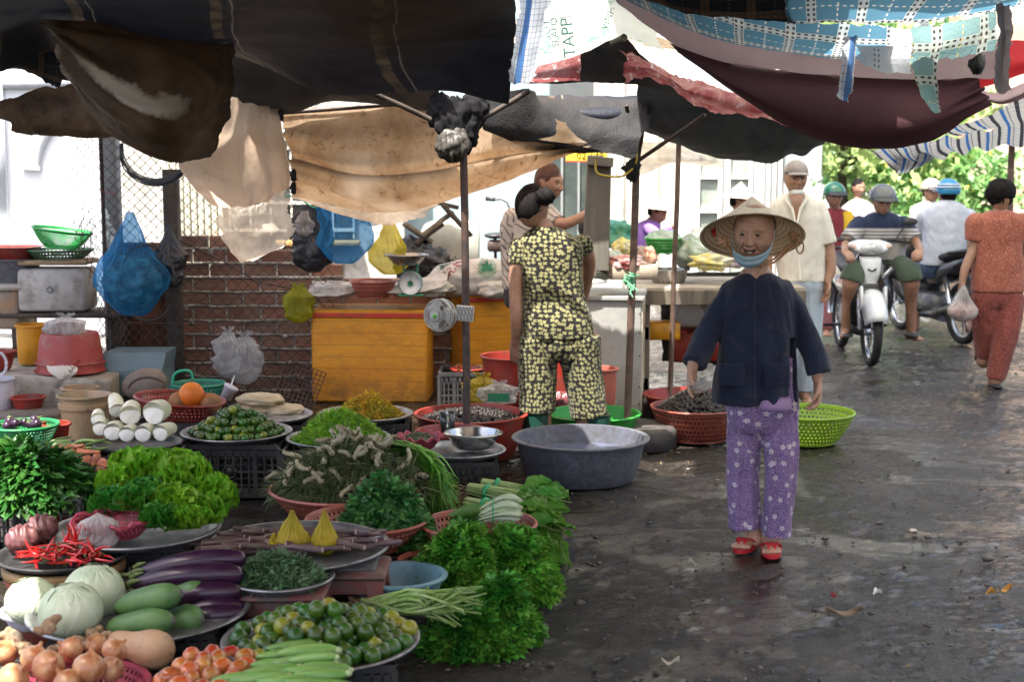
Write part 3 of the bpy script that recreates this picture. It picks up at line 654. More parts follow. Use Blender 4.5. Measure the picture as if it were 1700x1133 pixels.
tarp('sack_cloth','translucent flattened rice sack with green print between the strip and the mauve cloth',[[(905,-70,6.9),(960,-70,6.9),(1030,-60,7.0),(1090,-40,7.0)],[(900,20,7.1),(960,15,7.1),(1030,5,7.1),(1090,30,7.1)],[(895,80,7.3),(950,70,7.3),(1020,45,7.3),(1095,70,7.3)],[(888,112,7.4),(950,96,7.4),(1028,64,7.4),(1105,86,7.4)]],'sack','sack',nu=50,nv=50,seed=21,wr=.008)
for(px,py,s,a,tx)in((943,55,.085,97,'TAPPE'),(920,40,.05,95,'SEAFOOD'),(908,60,.06,95,'NGUY'),(1010,30,.05,70,'VINH')):
 v,f=text_mesh(tx,s);v[:,2]*=.2;v=v@rotz(math.radians(a)).T@rotx(PI/2).T;mb=MB();mb.add(v+np.array(P(px,py,7.13)),f)
 o=mb.build('printing',M('green_print',(.10,.34,.24),.6),[q for q in col.objects if q.name=='sack_cloth'][0],False)
tarp('tarpaulin','dark peaked tarpaulin held up by a bamboo end in the centre of the roof',[[(880,108,7.5),(950,88,7.5),(1030,60,7.5),(1065,90,7.5),(1110,130,7.5)],[(885,120,7.6),(960,112,7.6),(1030,90,7.6),(1070,115,7.6),(1110,140,7.6)],[(870,138,7.8),(960,134,7.8),(1030,138,7.8),(1080,145,7.8),(1130,160,7.8)]],'dark',nu=30,nv=60,seed=22)
tarp('tarpaulin','faded red printed tarpaulin scrap left of the peaked dark one',[[(862,118,7.45),(900,106,7.45),(935,96,7.45),(964,86,7.45)],[(862,130,7.45),(900,122,7.45),(935,116,7.45),(964,110,7.45)],[(860,138,7.5),(900,136,7.5),(935,134,7.5),(963,134,7.5)]],'red',nu=16,nv=30,seed=23,wr=.006)
tarp('tarpaulin','ragged red and white tarpaulin edge curving down over the street',[[(1034,84,7.3),(1080,105,7.3),(1140,130,7.3),(1210,148,7.3),(1310,172,7.3)],[(1034,105,7.25),(1085,120,7.2),(1140,150,7.2),(1210,168,7.2),(1310,185,7.25)],[(1034,128,7.3),(1090,134,7.3),(1150,172,7.3),(1210,188,7.3),(1310,205,7.3)]],'red',nu=30,nv=80,seed=24,wr=.022,wsc=14,edge=.018)
tarp('tarpaulin','navy tarpaulin belly under the bright gap in the centre of the roof',[[(868,158,8.5),(940,160,8.4),(1020,160,8.4),(1095,152,8.5)],[(890,172,8.4),(945,185,8.2),(1020,190,8.2),(1085,170,8.4)],[(905,182,8.4),(955,206,8.3),(1015,214,8.3),(1075,190,8.4)]],'navy',nu=30,nv=50,seed=25,edge=.006)
tarp('tarpaulin','brown-black tarpaulin corner funnelled down to the stall pole top',[[(800,150,7.8),(880,150,7.9),(905,165,8.2),(1085,165,8.3)],[(800,200,7.75),(880,215,7.9),(970,212,8.1),(1080,200,8.2)],[(820,222,7.8),(900,250,8.0),(1000,240,8.1),(1065,225,8.1)],[(960,240,8.0),(1000,250,8.1),(1040,262,8.1),(1056,262,8.1)]],'dark',nu=40,nv=50,seed=26)
tarp('tarpaulin','dark slate tarpaulin sagging over the street vendors',[[(1060,120,8.0),(1120,140,8.0),(1210,165,8.0),(1300,180,8.0),(1420,205,8.0)],[(1058,170,8.3),(1120,190,8.2),(1210,215,8.2),(1300,225,8.2),(1400,222,8.2)],[(1060,205,8.4),(1120,228,8.4),(1200,252,8.4),(1300,256,8.4),(1380,232,8.3)],[(1062,215,8.6),(1110,238,8.6),(1190,263,8.6),(1300,268,8.6),(1366,244,8.5)]],'slate',nu=50,nv=70,seed=27,wr=.014,fold=lambda U,V:.02*np.sin(V*34+U*3)*np.exp(-((V-.8)/.15)**2))
tarp('plastic_sheet','pale grey translucent sheet over the vendors table behind the poles',[[(1040,232,10.0),(1120,238,10.0),(1200,255,10.2)],[(1050,265,9.8),(1130,262,9.8),(1200,270,10.2)],[(1060,290,10.0),(1120,272,10.2),(1200,278,10.4)]],'clear','sheet',nu=20,nv=30,seed=28)
tarp('cloth_awning','mauve-pink upper strip of the awning above the maroon belly',[[(985,-40,5.9),(1120,-20,5.9),(1270,60,5.9),(1430,72,5.9),(1680,70,5.9)],[(1020,0,6.0),(1130,60,6.0),(1270,92,6.0),(1430,108,6.0),(1660,110,6.0)],[(1030,8,6.1),(1140,84,6.1),(1275,113,6.1),(1430,127,6.1),(1645,130,6.1)]],'pink','awning',nu=30,nv=90,seed=30,wr=.006,edge=.008)
tarp('cloth_awning','maroon cloth awning sagging in a deep belly over the street',[[(1112,70,6.12),(1200,98,6.12),(1290,114,6.12),(1440,127,6.12),(1560,128,6.12),(1620,124,6.12)],[(1125,85,6.0),(1215,130,5.9),(1310,158,5.85),(1440,172,5.85),(1545,166,5.9),(1628,140,6.0)],[(1135,95,6.0),(1225,150,5.85),(1325,198,5.8),(1440,218,5.8),(1540,208,5.85),(1638,158,6.0)],[(1150,104,6.1),(1235,165,6.0),(1335,223,5.95),(1440,247,5.95),(1545,235,6.0),(1646,174,6.1)]],'maroon',nu=60,nv=90,seed=31,wr=.004,wsc=5,edge=.004,fold=lambda U,V:.018*np.sin(U*30)*np.exp(-((V-1)/.08)**2))
tarp('cloth_awning','long blue plaid cloth band above the mauve strip',[[(1020,-60,5.5),(1150,-20,5.5),(1290,25,5.5),(1420,40,5.5),(1480,45,5.5)],[(1025,-30,5.6),(1150,25,5.6),(1290,60,5.6),(1410,75,5.6),(1480,75,5.6)],[(1040,0,5.8),(1160,56,5.8),(1285,82,5.8),(1402,98,5.8),(1480,92,5.8)]],'plaid','cloth',nu=34,nv=90,seed=32,wr=.006,edge=.006)
tarp('cloth_awning','dark brown and black plaid cloth rolled along the top of the street awning',[[(1040,-120,5.0),(1180,-110,5.0),(1310,-100,5.0)],[(1060,-20,5.3),(1180,5,5.3),(1310,5,5.3)],[(1080,0,5.4),(1180,28,5.35),(1316,38,5.4)]],'plaidd','cloth',nu=34,nv=50,seed=33)
tarp('cloth_awning','upper blue plaid cloth in two layers at the top right of the street awning',[[(1290,-160,4.8),(1430,-150,4.8),(1580,-150,4.8),(1760,-160,4.8)],[(1300,-30,5.2),(1430,-30,5.2),(1580,-30,5.2),(1720,-40,5.2)],[(1308,38,5.4),(1420,42,5.4),(1540,33,5.4),(1700,4,5.4)]],'plaid','cloth',nu=40,nv=90,seed=34,wr=.01)
tarp('hanging_cloth','white faintly checked cloth hanging in the middle of the plaid band',[[(1420,50,5.65),(1460,45,5.65),(1515,50,5.65)],[(1424,80,5.6),(1465,85,5.6),(1513,90,5.6)],[(1428,104,5.62),(1465,118,5.6),(1512,122,5.62)]],'plaidw','cloth',nu=34,nv=34,seed=35,wr=.006)
tarp('hanging_cloth','narrow white strip with a blue and yellow stripe hanging over the maroon awning',[[(1403,60,5.55),(1412,58,5.53),(1424,56,5.55)],[(1398,100,5.52),(1408,100,5.5),(1418,98,5.52)],[(1394,140,5.52),(1402,142,5.5),(1414,140,5.52)],[(1390,158,5.55),(1400,166,5.55),(1409,168,5.55)]],'bluestrip','cloth',nu=44,nv=14,seed=36,wr=.008)
tarp('hanging_cloth','greenish plaid cloth flap ending in a hanging point over the maroon awning',[[(1512,45,5.5),(1560,40,5.5),(1610,30,5.5),(1652,16,5.5)],[(1515,75,5.48),(1560,72,5.46),(1608,62,5.48),(1654,50,5.5)],[(1514,100,5.48),(1555,98,5.46),(1600,94,5.48),(1652,82,5.5)]],'plaidg','cloth',nu=40,nv=60,seed=37,wr=.008)
tarp('hanging_cloth','pointed green plaid corner dangling lowest over the maroon awning',[[(1512,95,5.46),(1535,96,5.44),(1558,95,5.46)],[(1516,125,5.44),(1538,125,5.42),(1557,125,5.45)],[(1530,158,5.46),(1545,155,5.44),(1558,160,5.46)],[(1543,182,5.5),(1552,188,5.5),(1564,190,5.5)]],'plaidg','cloth',nu=40,nv=24,seed=38,wr=.01)
tarp('hanging_cloth','bright white torn piece hanging under the upper plaid',[[(1500,20,5.5),(1520,14,5.5),(1540,10,5.5)],[(1520,35,5.5),(1532,34,5.5),(1542,34,5.5)],[(1540,50,5.52),(1542,52,5.52),(1545,54,5.52)]],'plaidw','cloth',nu=20,nv=20,seed=39)
tarp('hanging_cloth','knotted grey-mauve cloth hanging at the right edge of the awnings',[[(1650,8,5.3),(1664,6,5.25),(1680,8,5.3)],[(1652,50,5.3),(1668,50,5.24),(1686,40,5.3)],[(1648,95,5.3),(1666,100,5.24),(1684,95,5.3)],[(1652,148,5.3),(1664,155,5.28),(1678,150,5.3)]],'grey','cloth',nu=50,nv=20,seed=40,wr=.02,wsc=18)
tarp('hanging_cloth','small dark grey rag crumpled beside the red cloth',[[(1605,100,5.4),(1620,92,5.35),(1634,88,5.4)],[(1606,112,5.4),(1622,112,5.33),(1634,110,5.4)],[(1612,124,5.4),(1624,126,5.38),(1632,120,5.4)]],'dark','rag',nu=20,nv=20,seed=41,wr=.015,wsc=20)
tarp('hanging_cloth','bright red cloth behind the grey rag at the right edge',[[(1600,95,6.6),(1650,70,6.6),(1720,60,6.6)],[(1605,125,6.5),(1660,110,6.5),(1720,100,6.5)],[(1612,148,6.6),(1650,140,6.6),(1720,118,6.6)]],'redc','cloth',nu=24,nv=24,seed=42)
tarp('hanging_cloth','mauve cloth edge curving below the red cloth',[[(1622,145,6.5),(1660,150,6.5),(1720,125,6.5)],[(1625,160,6.4),(1665,168,6.4),(1720,145,6.4)],[(1635,170,6.5),(1665,176,6.5),(1720,158,6.5)]],'pink','cloth',nu=14,nv=24,seed=43)
tarp('striped_awning','blue, white and black striped cloth stretched along the upper right edge',[[(1560,212,8.2),(1630,196,8.0),(1740,140,7.8)],[(1575,225,8.3),(1640,208,8.1),(1740,175,7.9)],[(1590,228,8.5),(1650,216,8.3),(1740,198,8.1)]],'stripes','awning',nu=20,nv=60,seed=44)
tarp('striped_awning','lower white and blue striped cloth drooping to a point above the trees',[[(1440,246,9.0),(1540,232,9.0),(1640,215,8.8),(1760,185,8.6)],[(1460,262,9.1),(1545,252,9.1),(1640,228,8.9),(1760,210,8.7)],[(1480,282,9.2),(1560,262,9.2),(1640,245,9.0),(1760,236,8.8)]],'stripes','awning',nu=24,nv=80,seed=45,fold=lambda U,V:.02*np.sin(V*40))
tarp('striped_awning','striped cloth corner hanging under the awning toward the green bush',[[(1470,240,9.15),(1510,236,9.15),(1555,234,9.15)],[(1478,262,9.15),(1515,262,9.15),(1552,255,9.15)],[(1486,288,9.2),(1505,288,9.2),(1545,268,9.2)]],'stripes','awning',nu=20,nv=30,seed=46)
def over(label,pts,mat,**k):
 C=np.array(pts,float);o=cloth3('added_shade_sheet',C,MC[mat],40,40,.03,3,.0,k.get('seed',50));tag(o,label,'tarpaulin')  # unseen overhead sheets, added to block sun and soften the fill light
over('dark unseen sheet added to shade the street, above and behind the viewer',[[(-1.3,-.8,2.9),(2.6,-.8,2.9),(8.0,-.8,2.9)],[(-1.2,3.0,2.8),(2.6,3.0,2.7),(8.0,3.0,2.75)],[(-.9,5.2,2.76),(2.6,5.2,2.62),(8.0,5.2,2.7)]],'shade',seed=51)
over('dark unseen sheet added to cut skylight behind the viewer',[[(-5.5,0,2.9),(-3.0,0,2.9),(-.9,0,2.9)],[(-5.5,1.2,2.9),(-3.0,1.2,2.9),(-.9,1.2,2.9)],[(-5.5,2.2,2.85),(-3.0,2.2,2.8),(-.9,2.2,2.8)]],'slate',seed=54)
over('sheet added overhead to diffuse sun on the street beyond the maroon awning',[[(.2,5.6,2.75),(2.5,5.4,2.78),(6.5,5.4,2.8)],[(.8,10,3.0),(3,10,3.05),(6.5,10,3.0)],[(1.2,12.6,3.1),(3.5,12.8,3.2),(7,12.8,3.1)]],'sack',seed=52)
over('sheet added to shade the brick wall, above the yellow chests',[[(-3.0,8.3,2.55),(-1.5,8.3,2.5),(.5,8.4,2.5)],[(-2.9,9.0,2.5),(-1.0,9.2,2.45),(.8,9.4,2.5)],[(-3.3,10.1,2.5),(-.3,10.4,2.5),(1.4,10.4,2.5)]],'tan',seed=53)
over('small sheet added over the navy tarpaulin edge to stop sun patches',[[(-.9,4.2,2.8),(0,4.2,2.78),(1.1,4.3,2.8)],[(-.9,5.2,2.78),(0,5.2,2.75),(1.1,5.3,2.78)],[(-.9,6.5,2.75),(0,6.5,2.75),(.9,6.5,2.75)]],'slate',seed=56)
over('sheet added to shade the ledge at the far left of the market',[[(-5.2,6.6,2.75),(-3.4,6.6,2.75),(-1.9,6.8,2.7)],[(-5.2,8.0,2.75),(-3.4,8.0,2.7),(-1.9,8.0,2.7)],[(-4.9,9.6,2.75),(-3.4,9.6,2.75),(-2.0,9.6,2.7)]],'dark',seed=55)
def pole(name,label,a,b,r,mat,cat='pole',seg=10,n=8):
 a=Vector(a);b=Vector(b);pts=[a.lerp(b,i/(n-1))+Vector((fnz(np.array([[i,r,a[0]]]),1.3,2)[0]*.004,0,0))for i in range(n)]
 mb=MB();mb.tube(pts,r,seg);return tag(mb.build(name,mat),label,cat)
M_POLE=M('rusty_pole',(.045,.036,.034),.5,(.11,.06,.045),18,metal=.3,bump=.3,bsc=60,bdist=.003,dirt=(.25,.22,.2),dsc=9,dlo=.66,dhi=.74)
M_POLE2=M('brown_pole',(.085,.055,.042),.55,(.15,.09,.065),18,metal=.15,bump=.4,bsc=60,bdist=.003)
def top(px,py,Y,z1=2.35):p=P(px,py,Y);return p
pole('stall_pole','dark rusty stall pole carrying the little fan',G(777,788,0),P(768,180,7.62),.0205,M_POLE)
pole('stall_pole','brown metal pole with green string beside the grey counter',(P(1042,600,8.35)[0],8.35,0),P(1058,215,8.35),.022,M_POLE2)
pole('stall_pole','thin brown pole between the counter and the vegetable table',(P(1112,600,9.3)[0],9.3,0),P(1128,200,9.3),.017,M_POLE2)
for(a,b,lb)in((P(1058,268,8.34),P(1170,190,8.0),'dark diagonal rod rising right from the black knot'),(P(1050,262,8.34),P(985,210,8.2),'dark diagonal rod rising left from the black knot'),(P(1060,260,8.34),P(1075,170,8.2),'steep dark rod rising from the black knot'),(P(1048,262,8.33),P(1040,175,8.2),'thin upright rod behind the black knot')):
 pole('roof_rod',lb,a,b,.012,M_DARKMETAL,'rod')
pole('roof_rail','dark rail carrying the tan tarpaulin',P(455,188,8.25),P(720,168,8.2),.014,M_DARKMETAL,'rail')
pole('roof_rail','long dark bamboo slanting down to the bundled cloth on the stall pole',P(560,128,7.2),P(715,198,7.5),.014,M_WOODD,'rail')
pole('roof_rail','dark pole under the navy tarpaulin running toward the upper strip',P(770,215,7.6),P(880,150,7.5),.014,M_WOODD,'rail')
pole('roof_rail','bamboo end poking out above the peaked dark tarpaulin',P(1018,72,7.4),P(1036,62,7.3),.02,M_WOODD,'rail')
pole('bracket_post','brown post in the distance at the far right carrying the striped cloth',(P(1678,400,13)[0],13,0),P(1680,235,13),.03,M_POLE2)
mb=MB()
def crumple(v,seed=0,a=.25):return v*(1+a*np.abs(fnz(v,4,seed))[:,None]+a*.5*fnz(v,11,seed+1)[:,None])
c=P(752,205,7.55);mb.ball(c,(.075,.06,.12),nu=40,nv=28,fn=lambda v:crumple(v,3,.3));mb.ball(c+Vector((.075,.01,-.04)),(.05,.045,.09),nu=36,nv=24,fn=lambda v:crumple(v,5,.3));mb.ball(c+Vector((-.07,.02,.07)),(.06,.05,.08),nu=36,nv=24,fn=lambda v:crumple(v,7,.3));mb.ball(c+Vector((.12,.03,.08)),(.06,.05,.08),nu=36,nv=24,fn=lambda v:crumple(v,8,.3))
b=tag(mb.build('cloth_bundle',M('bundle_cloth',(.008,.008,.010),.9,(.018,.017,.018),10,bump=.6,bsc=40,spec=.15)),'dark cloth bundled and knotted round the top of the fan pole','cloth bundle')
mb=MB();mb.ball(c+Vector((-.0,-.05,-.105)),(.085,.06,.085),nu=48,nv=30,fn=lambda v:v*(1+.10*np.sin(np.arctan2(v[:,1],v[:,0])*13+v[:,2]*3)[:,None]*(1-v[:,2:3])+.15*fnz(v,5,2)[:,None]))
mb.build('grey_pouch',M('grey_brown_film',(.04,.036,.03),.4,(.09,.082,.07),8,bump=.8,bsc=18,bdist=.01),b)
for(px,py,Y)in((466,190,8.15),(487,291,8.05),(487,312,8.1)):
 mb=MB();q=P(px,py,Y);mb.ball(q,(.016,.014,.03),nu=12,nv=8,fn=lambda v:crumple(v,2,.3))
 for k in range(5):mb.tube([q,q+Vector((rnd.uniform(-.03,.03),-.01,rnd.uniform(-.05,.03)))],.003,4)
 tag(mb.build('black_tie',M('black_cloth',(.012,.012,.014),.8)),{190:'upper black tie gathering the tan tarpaulin',291:'middle black tie gathering the tan tarpaulin',312:'lowest black tie gathering the tan tarpaulin'}[py],'tie')
mb=MB();q=P(1050,282,8.3);mb.ball(q,(.035,.03,.05),nu=24,nv=16,fn=lambda v:crumple(v,9,.4));mb.ball(q+Vector((-.04,0,.01)),(.03,.015,.015),nu=16,nv=10)
th=np.linspace(0,5.2,20);mb.tube([q+Vector((-.07+.025*math.cos(a),0,-.005+.045*math.sin(a)))for a in th],.0025,5)
tag(mb.build('black_knot',M('black_cloth',(.012,.012,.014),.8)),'black cloth knot tied round the brown pole','knot')
mb=MB();mb.tube(catmull([list(P(*k))for k in((990,262,8.2),(990,285,8.15),(1005,292,8.15),(1030,293,8.2),(1046,284,8.26),(1056,270,8.28),(1058,245,8.28))],30),.006,6)
tag(mb.build('yellow_rope',M('yellow_rope',(.62,.45,.06),.7,bump=.6,bsc=90)),'yellow rope looped from the wooden frame to the pole','rope')
mb=MB()
for k in range(14):q=P(1046+rnd.uniform(-7,7),468+rnd.uniform(-14,16),8.30);mb.tube([q,q+Vector((rnd.uniform(-.03,.03),-.01,rnd.uniform(-.03,.03))),q+Vector((rnd.uniform(-.05,.05),-.01,rnd.uniform(-.06,.03)))],.004,5)
q=P(1046,466,8.33);mb.ball(q,(.028,.028,.03),nu=16,nv=10,fn=lambda v:crumple(v,4,.3))
tag(mb.build('green_string',M('green_string',(.10,.30,.16),.6)),'green string wound round the brown pole at counter height','string')
def crate(name,label,c,w=.50,d=.36,h=.27,rz=0.0,mat=None,group=None,z0=0.0,bars=13,solid_top=.045):
 """plastic market crate with slotted sides, origin at its base"""
 t=thing(name,label,'crate',(c[0],c[1],z0),rz,group);mat=mat or M_BLACK
 mb=MB();th=.008
 mb.box((0,0,.008),(w*.94,d*.94,.012))
 for sx,L,off,ax in((1,w,d/2,0),(-1,w,d/2,0),(1,d,w/2,1),(-1,d,w/2,1)):
  R=rotz(0 if ax==0 else PI/2)
  def b(u,z,du,dz,th=th,out=0.0):
   p=np.array([u,(off+out)*sx*(1 if ax==0 else-1),z]);p=R@p;mb.box(p,(du,th,dz),R)
  b(0,h-.012,L+.012,.024,.016);b(0,h-.045,L,.03);b(0,.03,L,.05)
  b(0,h*.5,L,.012,out=.001)
  n=max(3,int(bars*L/w))
  for i in range(n+1):
   u=-L/2+L*i/n;b(u,h/2,.010 if i not in(0,n)else .028,h-.04,th if i not in(0,n)else .012)
  for zz in np.linspace(.07,h-.07,5):b(0,zz,L,.005,.006)
  for u in(-L*.25,L*.25):b(u,h/2,.02,h-.03,.012)
 mb.build('slotted_sides',mat,t,False)
 mb=MB();th=np.arange(13)*2*PI/12;mb.tube([(math.cos(a)*.032,-d/2-.007,h*.5+math.sin(a)*.032)for a in th],.006,5);mb.box((0,-d/2-.004,h*.5),(.05,.004,.05));mb.build('round_badge',mat,t)
 return t
def tray(name,label,c,z,r,mat=None,group=None,lip=.018,deep=.022,rim=.02):
 mb=MB();R=r-rim
 mb.lathe([(0,-deep),(R*.9,-deep),(R*.97,-deep*.6),(R,0),(r-.004,.004),(r,.001),(r,-.005),(r-.006,-.004),(R+.002,-.006),(R*.98,-deep*.7),(R*.92,-deep-.004),(0,-deep-.004)],56)
 return tag(mb.build(name,mat or M_ALU,loc=(c[0],c[1],z)),label,'tray',group)
def bowl(name,label,c,z0,r,h,mat,cat='bowl',rb=.62,th=.006,lip=.012,rim=None,tilt=None,ribs=0,R=None):
 mb=MB();n=8;pr=[]
 for i in range(n+1):u=i/n;pr.append(((rb+(1-rb)*u**.7)*r-lip if i==n else(rb+(1-rb)*u**.7)*r-lip*u,h*u))
 out=[(0,0)]+pr+[(r,h),(r+.001,h-.008),(r-.004,h-.010)]
 prof=[(0,th)]+[(max(.001,a-th),max(th,b))for a,b in pr];prof=[(0,0)]+pr[:-1]+[(pr[-1][0],h-.012),(r,h-.012),(r+.002,h-.004),(r-.002,h),(pr[-1][0]-th,h-.001)]+[(max(.001,a-th),max(th,b))for a,b in pr[::-1][1:]]+[(0,th)]
 mb.lathe(prof,56,R=R,rim=rim)
 return tag(mb.build(name,mat,loc=(c[0],c[1],z0),angle=50),label,cat)
def perf(name,label,c,z0,r,h,mat,cat='basket',rb=.66,rows=6,seg=64,hole=.5,foot=True,wavy=0,R=None):
 """perforated plastic basket: real holes through the side"""
 pr=[((rb+(1-rb)*(i/rows)**.75)*r,h*(.06+.86*i/rows))for i in range(rows+1)]
 th=np.arange(seg)*2*PI/seg;mb=MB()
 for i in range(rows):
  for j in range(seg):
   off=.5 if i%2 else 0
   a0,a1=(j+off)*2*PI/seg,(j+1+off)*2*PI/seg
   q=np.array([[pr[i+e][0]*math.cos(a),pr[i+e][0]*math.sin(a),pr[i+e][1]]for e,a in((0,a0),(0,a1),(1,a1),(1,a0))])
   cc=q.mean(0);k=6
   e1=(q[1]-q[0])*.5;e2=(q[3]-q[0])*.5
   inn=[cc+(e1*math.cos(t)+e2*math.sin(t))*hole*1.15 for t in(np.arange(8)+.5)*PI/4]
   outp=[cc-e1*0+e1*x+e2*y for x,y in((1,.41),(.41,1),(-.41,1),(-1,.41),(-1,-.41),(-.41,-1),(.41,-1),(1,-.41))]
   corners=[cc+e1*x+e2*y for x,y in((1,1),(-1,1),(-1,-1),(1,-1))]
   V=inn+outp+corners
   f=[(m,(m+1)%8,8+(m+1)%8,8+m)for m in range(8)]+[(8,9,16),(10,11,17),(12,13,18),(14,15,19)]
   mb.add(V,f)
 for(rr,zz,tr)in((pr[0][0],pr[0][1]-.002,.006),(pr[-1][0],pr[-1][1]+.002,.005),(r+.006,h,.008)):
  m=49;aa=np.linspace(0,2*PI,m)
  w=(np.sin(aa*wavy)*.014 if wavy and rr>r else 0)
  mb.tube(np.stack([np.cos(aa)*(rr+w),np.sin(aa)*(rr+w),np.full(m,zz)+(np.cos(aa*wavy)*.010 if wavy and rr>r else 0)],1),tr,6,cap=False)
 mb.lathe([(pr[-1][0]-.001,pr[-1][1]),(r+.004,h)],48,cap=False)
 mb.lathe([(0,pr[0][1]),(pr[0][0],pr[0][1])],32)
 if foot:mb.lathe([(r*rb*.62,0),(r*rb*.66,h*.07),(r*rb*.58,h*.07),(r*rb*.56,0)],32,cap=False)
 if R is not None:mb.v=[v@np.asarray(R).T for v in mb.v]
 o=mb.build(name,mat,loc=(c[0],c[1],z0),smooth=False)
 m=o.modifiers.new('thick','SOLIDIFY');m.thickness=.003
 return tag(o,label,cat)
PL=lambda nm,c,**k:M('plastic_'+nm,c,k.pop('rough',.38),tuple(x*.72 for x in c),5,bump=.08,bsc=60,spec=.5,dirt=k.pop('dirt',(.09,.07,.055)),dsc=k.pop('dsc',8),dlo=k.pop('dlo',.6),dhi=k.pop('dhi',.85),transl=k.pop('transl',.08),**k)
P_RED=PL('red',(.33,.035,.022),dlo=.5,dhi=.8);P_REDB=PL('redbrown',(.28,.07,.045));P_ROSE=PL('rose',(.42,.06,.10));P_PINK=PL('coral',(.50,.14,.10));P_GREEN=PL('green',(.03,.34,.045))
P_LIME=PL('lime',(.28,.46,.02));P_BLUE=PL('greyblue',(.15,.157,.195),dlo=.42,dhi=.66,dirt=(.075,.073,.072),dsc=24,rough=.5);P_YEL=PL('yellow',(.62,.27,.01));P_WHITE=PL('white',(.62,.60,.68),dlo=.65)
P_LBLUE=PL('lightblue',(.22,.42,.50));P_BEIGE=PL('beige',(.42,.27,.15),dlo=.42,dhi=.62,dirt=(.20,.19,.13),dsc=5)
def TR(px,py,z):return G(px,py,z)
rows=[]
def station(px,py,z,r,tl,cl,crate_w=.5,crate_d=.36,rz=0.0,zb=None,matc=None,tmat=None,cr=True):
 c=TR(px,py,z);t=tray('steel_tray',tl,c,z,r,tmat)
 if cr:crate('plastic_crate',cl,(c[0],c[1]),crate_w,crate_d,z-.034,rz,matc,None)
 return c
S_RAD=station(229,735,.31,.215,'dark dented tray under the peeled white radishes','black crate under the tray of white radishes',.42,.34,.03,tmat=M_BLACK)
S_LIMEB=station(393,716,.31,.282,'round tray piled with small green limes beside the shredded greens','black slotted crate under the tray of limes in the back row',.50,.36,-.02)
S_SHRED=station(562,726,.30,.262,'round tray heaped with bright green shredded greens','black crate under the shredded greens',.50,.36,.0)
S_NOOD=station(437,688,.30,.27,'grey tray carrying bags of pale noodles','black crate under the bags of noodles',.46,.34,.0)
S_FLOW=station(607,686,.30,.262,'grey enamel tray carrying the heap of yellow blossoms','black crate under the yellow blossoms',.46,.34,.02)
S_BOWL=station(765,746,.285,.22,'steel tray under the steel bowl and pink dish','black crate under the steel bowl',.34,.30,.02)
S_LETT=station(226,876,.33,.31,'large steel tray carrying the frilly lettuce','black plastic crate of diamond slots under the lettuce',.36,.30,.12)
S_STEM=station(490,905,.285,.345,'wide steel tray of cut purple stems','',cr=False)
S_HERB=station(466,957,.265,.185,'round steel tray of grey-green herb','',cr=False)
S_CHIL=station(106,918,.30,.235,'dark tray of red chillies and purple bundles','',cr=False,tmat=M_BLACK)
S_MELON=station(232,1010,.215,.36,'large steel tray of cabbages, green gourds and aubergines','black crate under the gourds',.5,.34,.1)
S_LIMEF=station(533,1060,.215,.305,'large steel tray of green limes in front','dark crate under the front tray of limes',.42,.34,.15)
S_CUC=station(430,1168,.17,.29,'steel tray of tomatoes and pale green cucumbers','black crate under the tomatoes and cucumbers',.5,.36,.1)
def stool(label,c,z,w,mat,name='plastic_stool',rz=0.0):
 t=thing(name,label,'stool',(c[0],c[1],0),rz)
 mb=MB();mb.box((0,0,z-.012),(w,w,.024),bev=.01);mb.build('seat',mat,t)
 for sx in(-1,1):
  for sy in(-1,1):
   mb=MB();mb.rings([[(sx*(w/2-a)+u,sy*(w/2-a)+v,zz)for u,v in((-k,-k),(k,-k),(k,k),(-k,k))]for zz,a,k in((z-.02,.045,.032),(z*.5,.03,.026),(0,.012,.018))]);mb.build('leg',mat,t,False)
 mb=MB()
 for s in(-1,1):
  mb.box((0,s*(w/2-.02),z*.82),(w*.8,.012,z*.25));mb.box((s*(w/2-.02),0,z*.82),(.012,w*.8,z*.25))
 mb.build('apron',mat,t,False);return t
stool('dirty grey-black plastic stool under the tray of purple stems',(S_STEM[0]+.14,S_STEM[1]-.02),.255,.34,M('grey_stool',(.10,.10,.105),.6,(.05,.05,.05),9,bump=.3,dirt=(.2,.18,.16),dsc=9))
M_REDDIRT=M('faded_red_plastic',(.20,.055,.05),.6,(.11,.075,.065),9,bump=.2,dirt=(.13,.11,.10),dsc=7,dlo=.45,dhi=.62)
stool('faded red plastic stool under the tray of grey-green herb',(S_HERB[0],S_HERB[1]+.02),.235,.33,M_REDDIRT)
stool('faded red stool behind the herb tray, beside the dark stool',(S_HERB[0]+.22,S_HERB[1]+.22),.24,.26,M_REDDIRT)
mb=MB();mb.lathe([(.17,0),(.195,.20),(.205,.22),(.205,.235)],40);mb.lathe([(0,.23),(.2,.235)],32)
o=thing('tub','dark red tub with a tan rim under the tray of chillies','tub',(S_CHIL[0],S_CHIL[1],0));mb.build('body',P_REDB,o)
mb=MB();mb.lathe([(.197,.232),(.210,.236),(.213,.268),(.20,.27)],40);mb.build('rim',M('tan_rim',(.40,.25,.11),.6,dirt=(.15,.1,.06)),o)
M_LIME=M('lime_skin',(.026,.085,.009),.33,(.062,.14,.011),18,bump=.12,bsc=240,bdist=.001,obj=.35,hue=.035,coat=.25,spec=.5,sss=.0)
M_LIMEY=M('lime_skin_yellow',(.28,.27,.02),.33,(.20,.26,.02),18,bump=.12,bsc=240,bdist=.001,obj=.2,hue=.03,coat=.25)
M_STALK=M('stalk',(.10,.12,.03),.7)
